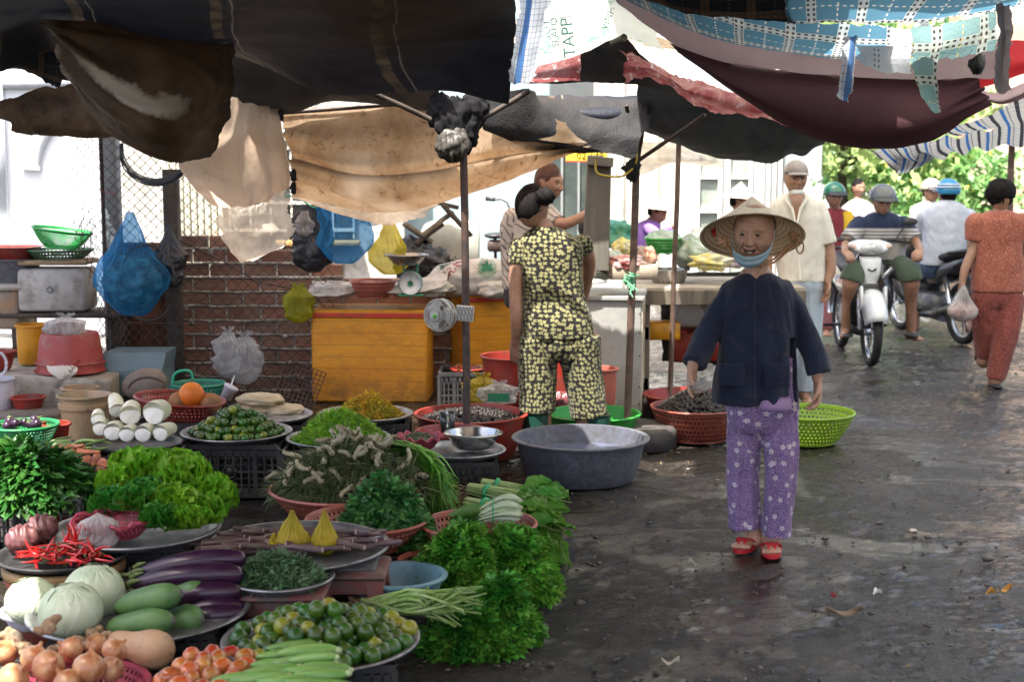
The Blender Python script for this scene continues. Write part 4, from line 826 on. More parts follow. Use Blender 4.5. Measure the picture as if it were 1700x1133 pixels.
def heap_balls(n,cx,cy,z0,R,H,r,seed,sx=1.0,sy=1.0):
 """positions of balls packed as a low heap in a dish (simple relaxation)"""
 rs=np.random.RandomState(seed);L=[];k=0
 while len(L)<n and k<12:
  Rk=R-k*r*(2.35 if H>.12 else 3.6);z=r*(1+1.42*k);m=int(Rk/(1.95*r))+1
  if Rk<r:break
  for i in range(-m,m+1):
   for j in range(-m,m+1):
    x=(i+.5*(j%2)+.33*(k%3))*1.97*r;y=(j*.866+.4*(k%2))*1.97*r
    if x*x+y*y<Rk*Rk and rs.rand()>.05+.12*(k>0):L.append((x,y*.98,z))
  k+=1
 p=np.array(L);p=p+rs.normal(size=p.shape)*r*.13;p[:,0]*=sx;p[:,1]*=sy
 return p+np.array([cx,cy,z0])
def lime_mesh(mats):
 mb=MB();mb.ball((0,0,0),1,nu=20,nv=14,fn=lambda v:v*(1+.025*fnz(v,3,2)[:,None])*np.where(np.abs(v[:,2:3])>.93,.965,1));mb.ball((0,0,.955),(.11,.11,.06),m=1,nu=8,nv=4);return mb.mesh('lime')
lm=lime_mesh(0);lm.materials.append(M_LIME);lm.materials.append(M_STALK);lm.polygons.foreach_set('use_smooth',np.full(len(lm.polygons),True))
lm2=lm.copy();lm2.materials[0]=M_LIMEY
def limes(n,c,z0,R,H,r,seed,label,ylabel,group,yel=.1,sy=1.0,grow=.12):
 pos=heap_balls(n,c[0],c[1],z0,R,H,r,seed,1,sy);rs=np.random.RandomState(seed)
 for p in pos:
  y=rs.rand()<yel
  o=bpy.data.objects.new('lime',lm2 if y else lm);col.objects.link(o);o.location=p;s=r*rs.uniform(1-grow,1.04);o.scale=(s,s,s*rs.uniform(.93,1.02));o.rotation_euler=tuple(rs.rand(3)*6)
  tag(o,ylabel if y else label,'lime',group)
limes(400,S_LIMEB,.29,.235,.16,.0205,5,'small round green lime heaped on the back tray beside the shredded greens','yellowing lime in the heap on the back tray beside the shredded greens','limes on the back tray',.07)
limes(400,(S_LIMEF[0]+.01,S_LIMEF[1]+.0),.195,.262,.10,.0285,8,'glossy green lime on the large front steel tray','yellow-orange ripening lime on the large front steel tray','limes on the front tray',.09)
def spindle(L,prof,bend=0.0,seg=20,n=18,tip=None,lump=0.0,seed=1,ribs=0,ribamp=0.0):
 """prof: function u->radius; lies along +X from 0 to L"""
 mb=MB();rs=[];u=np.linspace(0,1,n);u=.5-.5*np.cos(PI*u)
 th=np.arange(seg)*2*PI/seg
 for k in u:
  r=max(1e-4,prof(k));x=L*k;z=bend*4*k*(1-k)
  ang=np.arctan2(bend*4*(1-2*k),L)
  rr=r*(1+ribamp*np.cos(th*ribs)if ribs else 1)*np.ones(seg)
  y=np.cos(th)*rr;zz=np.sin(th)*rr
  rs.append(np.stack([x-zz*math.sin(ang),y,z+zz*math.cos(ang)],1))
 mb.rings(rs)
 if lump:
  v=np.concatenate(mb.v);mb.v=[v*(1+0)+np.stack([fnz(v,22,seed)*0,fnz(v,22,seed),fnz(v,24,seed+1)],1)*lump]
 return mb
def sm(x,a,b):t=min(1,max(0,(x-a)/(b-a)));return t*t*(3-2*t)
def orient(o,p,yaw,pitch=0.0,roll=0.0):
 o.location=p;o.rotation_euler=(roll,-pitch,yaw);return o
M_AUB=M('aubergine_skin',(.018,.004,.016),.32,(.035,.009,.033),4,coat=.25,spec=.4,bump=.04,bsc=30)
M_CALYX=M('calyx',(.10,.14,.035),.6)
def aubergine(label,p,yaw,L=.30,r=.038,bend=.02,pitch=0.0):
 t=thing('aubergine',label,'aubergine');orient(t,p,yaw,pitch)
 spindle(L,lambda u:r*(math.sqrt(max(0,1-((u-.5)/.5)**2))**.55)*(.72+.28*sm(u,0,.6)),bend,lump=.002).build('body',M_AUB,t)
 mb=MB();mb.tube([(-.05,0,.006),(-.02,0,.002),(.005,0,0)],[.006,.007,.016],8)
 for k in range(5):
  a=k*2*PI/5;mb.tube([(0,math.cos(a)*r*.5,math.sin(a)*r*.5),(.02,math.cos(a)*r*.72,math.sin(a)*r*.72),(.045,math.cos(a)*r*.82,math.sin(a)*r*.82)],[.008,.009,.002],6)
 mb.build('calyx',M_CALYX,t);return t
Ya=4.95
for i,(a,b,lb)in enumerate((((222,955),(408,928),'topmost long dark aubergine with its pale tip at the right'),((216,972),(404,955),'second long aubergine from the top, behind the gourds'),((260,1000),(403,985),'third aubergine, half hidden by the green gourds'),((300,1020),(405,1010),'short aubergine beside the smallest gourd'),((280,1038),(410,1022),'lowest aubergine at the right rim of the gourd tray'))):
 Y=(4.68,4.60,4.56,4.53,4.50)[i];pa=P(*a,Y);pb=P(*b,Y+.02);L=(pb-pa).length
 aubergine(lb,pa,math.atan2(pb[1]-pa[1],pb[0]-pa[0]),L,(.043,.045,.040,.034,.038)[i],.012,math.atan2(pb[2]-pa[2],L))
M_GOURD=M('gourd_skin',(.05,.13,.035),.5,(.10,.20,.06),9,bump=.12,bsc=90,bdist=.002,dirt=(.2,.28,.14),dsc=60,dlo=.62,dhi=.7)
for i,(a,b,r,Y,lb)in enumerate((((192,1012),(296,985),.046,4.42,'long green gourd lying on top at the left of the pile'),((278,990),(340,984),.046,4.60,'blunt green gourd at the upper right of the gourd pile'),((178,1045),(284,1030),.044,4.34,'lower long green gourd in front'),((272,1036),(332,1028),.048,4.44,'fat green gourd at the lower right of the gourd pile'),((300,1030),(350,1024),.040,4.55,'small pale green gourd end beside the aubergines'))):
 pa=P(*a,Y);pb=P(*b,Y-.03);L=(pb-pa).length+.01
 t=thing('green_gourd',lb,'gourd');orient(t,pa,math.atan2(pb[1]-pa[1],pb[0]-pa[0]),math.atan2(pb[2]-pa[2],L))
 spindle(L,lambda u:r*(max(0,1-(abs(u-.5)/.5)**3.2))**.5*(.82+.18*sm(u,0,.7)),.004,lump=.002,seed=i).build('body',M_GOURD,t)
 mb=MB();mb.ball((L-.002,0,0),(.006,.014,.014),nu=10,nv=6);mb.build('blossom_scar',M('scar',(.10,.10,.08),.8),t)
def cabbage(label,c,r,seed,rx=0.3):
 t=thing('cabbage',label,'cabbage',c)
 mb=MB();tv=[]
 def fn(v):
  az=np.arctan2(v[:,1],v[:,0]);return v*(1+.02*fnz(v,3,seed)[:,None]+.012*np.abs(np.sin(az*2.5+v[:,2]*3+seed))[:,None])
 mb.ball((0,0,0),(r,r,r*.9),rotx(rx),nu=60,nv=40,fn=fn)
 mb.build('head',M_CAB,t)
 for k in range(5):
  mb=MB();a0=k*1.26+seed;nu,nv=22,22;V=[]
  for i in range(nu):
   for j in range(nv):
    th=a0+(i/(nu-1)-.5)*2.0*math.sin(PI*min(.98,.12+.86*j/(nv-1)))**.6;ph=PI*(.98-.86*j/(nv-1))
    rr=r*(1.015+.012*k+.03*(j/nv)**4+.012*math.sin(i*.9+k)*(j/nv))
    V.append((math.sin(ph)*math.cos(th)*rr,math.sin(ph)*math.sin(th)*rr,math.cos(ph)*rr*.9))
  mb.add(np.array(V)@rotx(rx).T,grid_faces(nu,nv));mb.build('outer_leaf',M_CAB,t)
 return t
tt=NT('cabbage_leaf');co=tt.coord();vo=tt.n('TexVoronoi',{'Vector':tt.n('Mapping',{0:co,'Scale':(1,1,.5)}).outputs[0],'Scale':17.0,'Detail':1.0},feature='DISTANCE_TO_EDGE');
ve=tt.rangemap(vo.outputs['Distance'],0,.035,1,0)
bs=tt.mix(tt.rangemap(tt.noise(7,4,.6,co),.35,.65),(.38,.48,.30),(.56,.62,.46));bs=tt.mix(tt.math('MULTIPLY',ve,.5),bs,(.62,.68,.56))
M_CAB=tt.finish(tt.n('BsdfPrincipled',{'Base Color':bs,'Roughness':.42,'Normal':tt.bump(tt.math('ADD',ve,tt.noise(20,4,.6,co)),.35,.006),'Subsurface Weight':.1,'Subsurface Scale':.02}))
cabbage('pale green cabbage at the left of the three, in the white bowl',P(52,999,4.55),.082,1);cabbage('largest cabbage in front of the other two',P(117,1016,4.35),.095,2);cabbage('cabbage at the back right under the chilli tub',P(155,985,4.55),.098,3,.1)
bowl('enamel_bowl','white enamel bowl holding the left cabbage',P(55,1010,4.6),P(55,1040,4.6)[2],.11,.06,P_WHITE)
M_ONION=M('onion_skin',(.36,.13,.05),.34,(.56,.32,.16),30,bump=.25,bsc=70,bdist=.002,coat=.2,obj=.2,stretch=(1,1,.12),dirt=(.20,.07,.035),dsc=14,dlo=.55,dhi=.7)
def onion_thing():
 t=thing('onion','x','onion');mb=MB()
 mb.lathe([(0,-.033),(.010,-.034),(.026,-.029),(.0375,-.014),(.0405,.002),(.037,.017),(.027,.028),(.014,.034),(.006,.040),(.0045,.050),(0,.052)],28,wob=.012);mb.build('bulb',M_ONION,t)
 mb=MB()
 for k in range(9):a=k*.7;mb.tube([(0,0,-.034),(math.cos(a)*.008,math.sin(a)*.008,-.042),(math.cos(a)*.013,math.sin(a)*.013,-.046)],.0012,4)
 mb.build('roots',M('dry_roots',(.35,.28,.18),.9),t);return t
on=onion_thing();first=True
OL=[('onion at the far left edge of the onion basket',8,1085,4.1,1.0),('brown onion lying in front at the left',58,1095,3.98,1.05),('large copper onion with its neck up in the middle of the basket',80,1108,3.92,1.15),('glossy copper onion at the front of the basket',148,1110,3.86,1.15),('round onion at the back right of the basket',190,1082,4.05,.95),('pale split onion beside the pink rim',185,1112,3.9,.9),('onion half buried behind the front ones',118,1080,4.1,.95),('onion by the ginger roots at the back',160,1072,4.15,.9),('lowest onion at the bottom left edge',22,1128,3.85,1.1),('onion at the bottom edge between two large ones',112,1135,3.82,1.0)]
rs=np.random.RandomState(4)
for lb,px,py,Y,s in OL:
 p=P(px,py,Y);e=(rs.uniform(-.7,.7),rs.uniform(-.7,.7),rs.rand()*6)
 if first:on.location=p;on.rotation_euler=e;on.scale=(s,)*3;on['label']=lb;first=False
 else:copy_tree(on,p,e,lb,scale=s)
pc=P(118,1128,3.95);perf('onion_basket','shallow pink perforated basket holding onions',pc,pc[2]-.10,.215,.075,P_ROSE,rows=4,foot=False)
mb=MB()
M_GING=M('ginger_skin',(.24,.15,.085),.75,(.34,.24,.14),30,bump=.6,bsc=60,bdist=.004,dirt=(.07,.05,.035),dsc=16,dlo=.5,dhi=.64)
for k,(px,py,Y,lb)in enumerate(((75,1050,4.15,'knobbly ginger root standing up behind the onions'),(20,1062,4.15,'ginger root at the left edge behind the onions'),(48,1076,4.1,'small ginger root among the onions'),(118,1060,4.2,'ginger root between the large cabbage and onions'),(150,1050,4.28,'dark ginger root beside the pumpkin'),(100,1072,4.12,'short ginger piece over the middle onion'),(170,1062,4.2,'ginger piece touching the pumpkin'))):
 mb=MB();c=np.array(P(px,py,Y));q=c.copy();rr=np.random.RandomState(k+20)
 for j in range(7):
  d=rr.normal(size=3);d/=np.linalg.norm(d);d[2]=abs(d[2])if k==0 else d[2]*.6;n2=q+d*.026;mb.tube([q,(q+n2)/2,n2],[.012,.017,.010],8);mb.ball(n2,.012,nu=8,nv=6)
  if rr.rand()<.65:q=n2
 v,f=fuse(mb,.004,2);m2=MB();m2.add(v,f);tag(m2.build('ginger_root',M_GING),lb,'ginger')
pa=P(178,1064,4.22);pb=P(285,1085,4.14);L=(pb-pa).length
t=thing('butternut_pumpkin','tan bottle-shaped pumpkin lying beside the onions','pumpkin');orient(t,pa,math.atan2(pb[1]-pa[1],pb[0]-pa[0]),math.atan2(pb[2]-pa[2],L))
spindle(L,lambda u:(.042+.022*sm(u,.35,.75))*(max(0,1-(abs(u-.5)/.5)**4))**.5,-.002,28,lump=.002,ribs=8,ribamp=.02).build('body',M('pumpkin_skin',(.42,.25,.14),.6,(.52,.34,.20),8,bump=.15,bsc=80,dirt=(.28,.2,.14),dsc=40,dlo=.58,dhi=.7),t)
mb=MB();mb.ball((-.006,0,0),(.012,.018,.018),nu=8,nv=6);mb.build('stem_end',M_STALK,t)
crate('plastic_crate','black crate under the onion basket and pumpkin',(P(150,1120,4.1)[0],4.1),.6,.34,.13,.05)
M_TOM=M('tomato_skin',(.50,.08,.025),.25,(.48,.20,.05),7,coat=.5,obj=.25,hue=.02,dirt=(.36,.28,.07),dsc=12,dlo=.55,dhi=.75)
t0=thing('tomato','x','tomato',group='plum tomatoes on the front tray');mb=MB();mb.ball((0,0,0),(.026,.026,.034),nu=24,nv=16,fn=lambda v:v*(1+.03*np.cos(np.arctan2(v[:,1],v[:,0])*5)[:,None]*(v[:,2:3]>.5)));mb.build('fruit',M_TOM,t0)
mb=MB();mb.ball((0,0,.031),(.006,.006,.003),nu=8,nv=4);mb.build('stem_scar',M_STALK,t0)
tl='red-orange plum tomato in the heap beside the cucumbers';n0=0
for px,py,Y in((318,1090,4.3),(352,1088,4.35),(382,1088,4.38),(408,1092,4.32),(300,1108,4.2),(335,1108,4.2),(368,1108,4.22),(395,1112,4.2),(285,1125,4.1),(318,1128,4.08),(350,1124,4.1),(385,1130,4.1),(268,1132,4.1),(338,1098,4.28),(362,1096,4.3),(300,1140,4.0),(335,1145,4.0),(365,1145,4.0),(315,1115,4.12),(412,1108,4.24)):
 p=P(px,py,Y-.30);e=(rs.uniform(1,2.1),rs.uniform(-.5,.5),rs.rand()*6);s=rs.uniform(.92,1.12)
 if not n0:t0.location=p;t0.rotation_euler=e;t0['label']=tl;n0=1
 else:copy_tree(t0,p,e,tl,scale=s)
M_CUC=M('cucumber_skin',(.10,.28,.035),.4,(.26,.44,.12),30,bump=.1,bsc=80,coat=.2,obj=.15,stretch=(.1,1,1))
M_CUCT=M('cucumber_tip',(.45,.58,.28),.45)
c0=thing('cucumber','x','cucumber',group='pale green cucumbers on the front tray');spindle(.165,lambda u:.0195*(max(0,1-(abs(u-.5)/.5)**3))**.5*(.8+.2*sm(u,0,.5)),.006,18,lump=.0012,ribs=6,ribamp=.03).build('body',M_CUC,c0)
mb=MB();mb.ball((.160,0,0),(.012,.010,.010),nu=12,nv=8);mb.build('pale_tip',M_CUCT,c0)
n0=0;cl='pale green cucumber in the stack on the front tray'
for px,py,Y,yaw in((440,1085,4.42,.15),(425,1098,4.34,.1),(460,1092,4.32,.05),(415,1112,4.26,.12),(452,1108,4.24,.02),(478,1104,4.22,-.05),(400,1126,4.18,.08),(440,1124,4.16,.0),(470,1120,4.14,-.04),(380,1140,4.1,.1),(425,1140,4.08,.05),(465,1138,4.06,-.03),(486,1128,4.1,-.1),(500,1112,4.2,-.1),(350,1138,4.12,.15),(495,1146,4.02,-.1)):
 p=P(px,py-6,Y-.36);e=(rs.rand()*6,rs.uniform(-.08,.08),yaw+.05)
 if not n0:c0.location=p;c0.rotation_euler=e;c0['label']=cl;n0=1
 else:copy_tree(c0,p,e,cl,scale=rs.uniform(.85,1.1))
M_RAD=M('radish_flesh',(.70,.68,.56),.45,(.55,.56,.36),10,bump=.15,bsc=50,dirt=(.42,.38,.2),dsc=9,dlo=.58,dhi=.75,sss=.05)
M_RADC=M('radish_cut',(.80,.79,.74),.5,(.70,.68,.62),20)
RL=[('thick cut radish on top at the right, its round face toward the viewer',255,687,6.83,.042,-.55,.0),('cut radish on top in the middle, tilted left',216,690,6.86,.038,.35,.25),('radish standing behind at the upper left',195,682,6.95,.030,.9,.7),('radish at the left end of the lower row',167,712,6.85,.028,.3,.0),('second radish of the lower row',187,718,6.78,.032,.1,.0),('third radish of the lower row',210,722,6.76,.028,.0,.0),('fourth radish of the lower row',237,721,6.76,.031,-.15,.0),('long greenish radish at the right end of the lower row',266,720,6.76,.030,-.6,.0),('short radish stub at the far left of the tray',163,697,6.95,.026,.6,.1)]
for k,(lb,px,py,Y,r,yaw,pit)in enumerate(RL):
 t=thing('white_radish',lb,'radish',P(px,py,Y));t.rotation_euler=(0,-pit if False else 0,yaw+PI/2);t.rotation_euler=(0,-pit*.6,PI/2+yaw*.45)
 spindle(.135,lambda u:r*1.38*(1-.25*u)*(max(0,1-max(0,(u-.55)/.45)**3))**.5,.006,24,lump=.002,seed=k).build('body',M_RAD,t)
 mb=MB();mb.ball((.0,0,0),(.006,r*1.30,r*1.30),nu=24,nv=8);mb.build('cut_face',M_RADC,t)
M_CAR=M('carrot_skin',(.46,.15,.07),.55,(.38,.12,.06),20,bump=.3,bsc=60,obj=.2,dirt=(.16,.08,.05),dsc=12,dlo=.55,dhi=.7)
c0=thing('carrot','x','carrot',group='orange roots between the green leaves and the lettuce');spindle(.12,lambda u:.019*(1-.7*u)*min(1,(u*30+.3))**.5 if u<.99 else .001,.004,14,lump=.0015).build('root',M_CAR,c0)
mb=MB()
for k in range(4):mb.tube([(0,0,0),(-.02,rnd.uniform(-.01,.01),rnd.uniform(-.005,.012)),(-.045,rnd.uniform(-.02,.02),rnd.uniform(-.01,.02))],.0022,4)
mb.build('leaf_stub',M('carrot_green',(.16,.22,.05),.7),c0)
n0=0
for k in range(24):
 px=rs.uniform(95,172);py=742+(px-95)*.25+rs.uniform(-8,36);p=P(px,py,6.0+rs.uniform(-.15,.25));e=(rs.rand()*6,rs.uniform(-.3,.3),rs.uniform(-2.4,.3))
 cl='dusty orange carrot in the pile between the dark leaves and the lettuce'
 if not n0:c0.location=p;c0.rotation_euler=e;c0['label']=cl;n0=1
 else:copy_tree(c0,p,e,cl,scale=rs.uniform(.8,1.15))
pc=P(120,775,6.05);bowl('red_basin','red basin under the carrots',pc,.1,.26,.16,P_RED);crate('plastic_crate','black crate under the carrots basin',(pc[0],pc[1]+.05),.4,.3,.1)
M_CHI=M('chilli_skin',(.50,.012,.010),.2,(.34,.008,.008),6,coat=.6,obj=.25)
c0=thing('chilli','x','chilli',group='red chillies on the dark tray');spindle(.085,lambda u:.0065*(1-u)**.6*min(1,u*12+.5),.008,10,14).build('pod',M_CHI,c0)
mb=MB();mb.tube([(.002,0,0),(-.012,0,.001),(-.025,.004,.004)],[.0055,.003,.0018],6);mb.build('stalk',M_STALK,c0)
n0=0;cc=P(112,906,S_CHIL[1]-.10)
for k in range(85):
 a=rs.rand()*2*PI;q=math.sqrt(rs.rand());p=Vector((cc[0]+math.cos(a)*q*.125,S_CHIL[1]-.10+math.sin(a)*q*.07,S_CHIL[2]+.005+(1-q)*.06+rs.rand()*.012));e=(rs.rand()*6,-rs.uniform(-.2,1.25)*(rs.rand()<.45),rs.rand()*6)
 cl='shiny red chilli in the pile on the dark tray'
 if not n0:c0.location=p;c0.rotation_euler=e;c0['label']=cl;n0=1
 else:copy_tree(c0,p,e,cl,scale=rs.uniform(.8,1.2))
M_PURP=M('purple_stems',(.10,.03,.035),.5,(.16,.06,.05),60,bump=.5,bsc=40,bdist=.005,coat=.4,stretch=(1,1,.2))
for k,(px,py,w,lb)in enumerate(((38,898,.065,'purple bundle in clear film at the left of the chilli tray'),(70,880,.06,'purple bundle in clear film behind the chillies'))):
 mb=MB();mb.ball((0,0,0),(w*.9,.05,.055),nu=40,nv=26,fn=lambda v:v*(1+.10*np.sin(v[:,0]*14+v[:,2]*5+k)[:,None]+.06*fnz(v,8,k)[:,None]))
 tag(mb.build('purple_bundle',M_PURP,loc=P(px,py,S_CHIL[1]+(.0 if k==0 else .08))),lb,'bundle')
def bag(name,label,mat,base,w,d,h,knot=.12,seed=1,cat='bag',ears=True,R=None,nu=96,nv=50,full=.75,cr=.10):
 """soft plastic bag with gathered neck; origin at its base"""
 mb=MB();V=[]
 for j in range(nv+1):
  u=j/nv;z=h*u
  if u<full:s=math.sin(PI*.5*min(1,(u+.03)/.30))**.6 if u<.3 else 1-.06*(u-.3)
  else:k=(u-full)/(1-full);s=(1-.03)*(1-k)**1.25+knot*k
  V.append([(math.cos(a)*w/2*s,math.sin(a)*d/2*s,z)for a in np.arange(nu)*2*PI/nu])
 v=np.array(V).reshape(-1,3);az=np.arctan2(v[:,1],v[:,0]);uu=v[:,2]/h
 k=1+cr*fnz(v/max(w,h),9,seed)+cr*.5*fnz(v/max(w,h),24,seed+1)+(.13*np.sin(az*13+seed+3*uu+2*fnz(v/max(w,h),5,seed))+.05*np.sin(az*23+seed))*np.clip((uu-.30)/.4,0,1)
 v[:,:2]*=k[:,None]
 mb.add(v,[q[::-1]for q in grid_faces(nv+1,nu,False,True)]+[tuple(range(nu))[::-1]])
 if ears:
  for s in(-1,1):
   E=[]
   for j in range(8):
    t=j/7;ww=w*.05+w*.16*t
    for i in range(6):E.append((s*w*.16*t+(i/5-.5)*ww,(math.sin(i*1.9+seed)*.012)*t,h*(.97+.16*t)+.01*math.sin(i*2.2)))
   mb.add(E,grid_faces(8,6))
 if R is not None:mb.v=[q@np.asarray(R).T for q in mb.v]
 return tag(mb.build(name,mat,loc=base),label,cat)
B_CLEAR=Mbag('clear_film',(.72,.72,.72),.42,.15);B_YEL=Mbag('yellow_film',(.66,.56,.05),.5,.22,.5);B_BLUE=Mbag('blue_film',(.05,.36,.68),.26,.22,.5);B_BLACK=Mbag('black_film',(.02,.02,.024),.96,.3,.05)
B_WHITE=Mbag('white_film',(.78,.76,.74),.5,.3,.5);B_YG=Mbag('yellowgreen_film',(.45,.45,.02),.55,.2,.5);B_CREAM=Mbag('cream_film',(.62,.52,.30),.9,.25,.35)
bag('plastic_bag','clear bag of white slices with twisted neck behind the chillies',B_WHITE,P(165,912,S_CHIL[1]+.02),.13,.10,.13,.05,3,ears=False)
M_YELFLESH=M('yellow_pickle',(.65,.47,.06),.5,(.75,.66,.30),12)
for px,py,w,h,sd,lb in((486,922,.13,.165,5,'left yellow bag standing on the purple stems'),(540,922,.10,.165,7,'right yellow bag standing on the purple stems'),(455,912,.05,.06,9,'small yellow bag corner leaning at the left of the two tall bags')):
 b=bag('yellow_bag',lb,B_YEL,P(px,py,4.98),w,.085,h,.10,sd,ears=False,full=.35)
 mb=MB();mb.ball((0,0,h*.28),(w*.40,.032,h*.24),nu=24,nv=16,fn=lambda v:v*(1+.12*fnz(v,7,sd)[:,None]));mb.build('pickled_filling',M_YELFLESH,b)
for k,(px,py,w,lb)in enumerate(((432,664,.24,'top bag of pale noodles on the grey tray'),(420,680,.26,'lower left bag of pale noodles'),(470,682,.24,'lower right bag of pale noodles near the yellow chest'))):
 mb=MB();mb.ball((0,0,0),(w*.55,.09,.042),nu=44,nv=28,fn=lambda v:v*(1+.10*fnz(v,5,k)[:,None]+.04*fnz(v,13,k+4)[:,None]));tag(mb.build('noodle_bag',M('noodles',(.62,.52,.34),.35,(.50,.40,.24),9,bump=.5,bsc=26,bdist=.008,coat=.5,transl=.2),loc=P(px,py,7.85)),lb,'bag')
M_STEM=M('taro_stem',(.10,.055,.06),.45,(.18,.12,.10),12,bump=.2,bsc=60,obj=.35,dirt=(.26,.20,.17),dsc=6,dlo=.58,dhi=.75)
M_STEMC=M('stem_cut',(.42,.32,.28),.6)
c0=None;cl='cut purple-brown stem lying on the wide steel tray'
for k in range(62):
 L=rs.uniform(.16,.30)
 if c0 is None or k%8==0:
  t0=thing('cut_stem',cl,'stem',group='purple stems on the wide tray');mb=MB();mb.tube([(-L/2,0,0),(0,rs.uniform(-.01,.01),rs.uniform(0,.008)),(L/2,0,0)],[.011,.0105,.008],9);mb.build('stalk_length',M_STEM,t0)
  for e_,r_ in((-L/2,.0105),(L/2,.0078)):mb=MB();mb.ball((e_,0,0),(.002,r_,r_),nu=8,nv=5);mb.build('cut_end',M_STEMC,t0)
  c0=t0;o=t0
 else:o=copy_tree(c0)
 a=rs.rand()*6.28;q=math.sqrt(rs.rand())*.22;o.location=(S_STEM[0]+math.cos(a)*q*1.25,S_STEM[1]+math.sin(a)*q*.6,S_STEM[2]+.004+rs.rand()*.065*(1-q/.25));o.rotation_euler=(rs.rand()*6,rs.uniform(-.10,.10),rs.uniform(-.45,.45)+(PI if rs.rand()<.5 else 0))
def leafT(L,W,curl=.25,fold=.2,n=5,wav=0.0):
 V=[];
 for i in range(n+1):
  u=i/n;w=W*math.sin(PI*min(.999,max(.04,u))**.8);z=curl*L*u*u*-1;x=L*u
  for j,s in enumerate((-1,0,1)):V.append((x,s*w/2,z+abs(s)*w*fold+wav*L*math.sin(u*12+s)))
 return np.array(V),grid_faces(n+1,3)
def parsT(s=1.0,lobes=5):
 V=[(0,0,0)];f=[]
 for k in range(lobes):
  a=(k-(lobes-1)/2)*.62;d=np.array([math.cos(a),math.sin(a),0]);nrm=np.array([-d[1],d[0],0]);L=s*(1-.12*abs(k-(lobes-1)/2));o=len(V)
  V+=[tuple(d*L*.5+nrm*L*.20+np.array([0,0,.08*s])),tuple(d*L*.8+nrm*L*.16+np.array([0,0,.03])),tuple(d*L+np.array([0,0,-.10*s])),tuple(d*L*.8-nrm*L*.16+np.array([0,0,.03])),tuple(d*L*.5-nrm*L*.20)]
  f+=[(0,o+4,o+3,o+2,o+1,o)]
 f=[tuple(q)for q in f]
 return np.array(V),[(0,q[1],q[2],q[3],q[4],q[5])for q in f]
def lookR(d,up=None,roll=0.0):
 d=np.array(d,float);d/=np.linalg.norm(d);up=np.array([0,0,1.0])if up is None else np.array(up,float)
 y=np.cross(up,d);
 if np.linalg.norm(y)<1e-3:y=np.array([0,1.0,0])
 y/=np.linalg.norm(y);z=np.cross(d,y);R=np.stack([d,y,z],1)
 return R@rotx(roll)
ML=lambda nm,c,c2,**k:M(nm,tuple(x*1.15 for x in c),k.pop('rough',.45),c2,k.pop('nsc',12),transl=k.pop('transl',.30),var=k.pop('var',.38),hue=k.pop('hue',.018),bump=.15,bsc=120,bdist=.002,**k)
def heap(name,label,cat,ctr,rx,ry,H,n,T,scale,mat,tilt=.5,seed=1,kind='stuff',dirbias=None,power=2.0,jitter=.25,parent=None,low=0.0,stems=None,drape=None):
 """dome of leaves: leaves sit through the outer layers of a mound and point outwards"""
 r=np.random.RandomState(seed);pos=[];rots=[];sc=[]
 for k in range(n):
  a=r.rand()*2*PI;q=math.sqrt(r.rand());hh=H*(1-q**power);z=low+hh*(1-.35*r.rand()**2)
  p=np.array([math.cos(a)*q*rx,math.sin(a)*q*ry,z]);p[2]+=.10*H*fnz(p[None],9/max(rx,ry)*.5,seed)[0]
  if drape:p=drape(p,r)
  d=np.array([math.cos(a)*(q+.15),math.sin(a)*(q+.15),tilt*(1-q)+.02])+r.normal(size=3)*jitter
  if dirbias is not None:d+=np.array(dirbias)
  pos.append(p);rots.append(lookR(d,r.normal(size=3)*.3+np.array([0,0,1]),r.normal()*.5));sc.append(scale*r.uniform(.55,1.25))
 mb=MB();mb.inst(T,pos,rots,sc)
 core=MB();core.lathe([(max(1e-4,q),low+H*(1-q**power)*.80-.012)for q in np.linspace(.97,0,12)],28,wob=.03);core.v=[v*np.array([rx,ry,1])for v in core.v]
 o=mb.build(name,mat,parent,True,loc=ctr if parent is None else None)
 if parent is None:tag(o,label,cat,kind=kind)
 core.build('inner_mass',mat,o)
 if stems:stems(o,r)
 return o
M_LET=ML('lettuce_leaf',(.13,.34,.015),(.26,.50,.04),transl=.4,var=.3)
M_LETD=ML('lettuce_leaf_dark',(.04,.19,.02),(.09,.30,.03),transl=.35)
def frill_leaf(r,L=.10,W=.11,f=11,amp=.18):
 nu,nv=9,25;V=[]
 for i in range(nu):
  u=i/(nu-1)
  for j in range(nv):
   v=j/(nv-1)*2-1;w=W*(.25+.75*u**.7);a=v*1.25*u**.5
   x=L*u*(math.cos(a)*.6+.4);y=w*.5*math.sin(a)*1.5;e=u**3
   z=.25*L*u*u+amp*L*e*math.sin(v*f+r*9)+amp*.5*L*e*math.sin(v*f*2.3+r*5)+.22*L*abs(v)*u
   V.append((x,y,z))
 return np.array(V),grid_faces(nu,nv)
FR=[frill_leaf(k*.77,f=9+k)for k in range(6)]
def lettuce(label,p,s,seed,mat,n=46,tiltx=0.0):
 r=np.random.RandomState(seed);mb=MB()
 for k in range(n):
  u=k/n;a=k*2.4;el=.15+1.25*(1-u)**1.1
  d=np.array([math.cos(a)*math.cos(el),math.sin(a)*math.cos(el),math.sin(el)])+r.normal(size=3)*.12
  T=FR[r.randint(6)];mb.add((T[0]*s*r.uniform(.8,1.2))@lookR(d,roll=r.normal()*.3).T+d*s*.012,T[1])
 return tag(mb.build('lettuce',mat,loc=p),label,'lettuce')
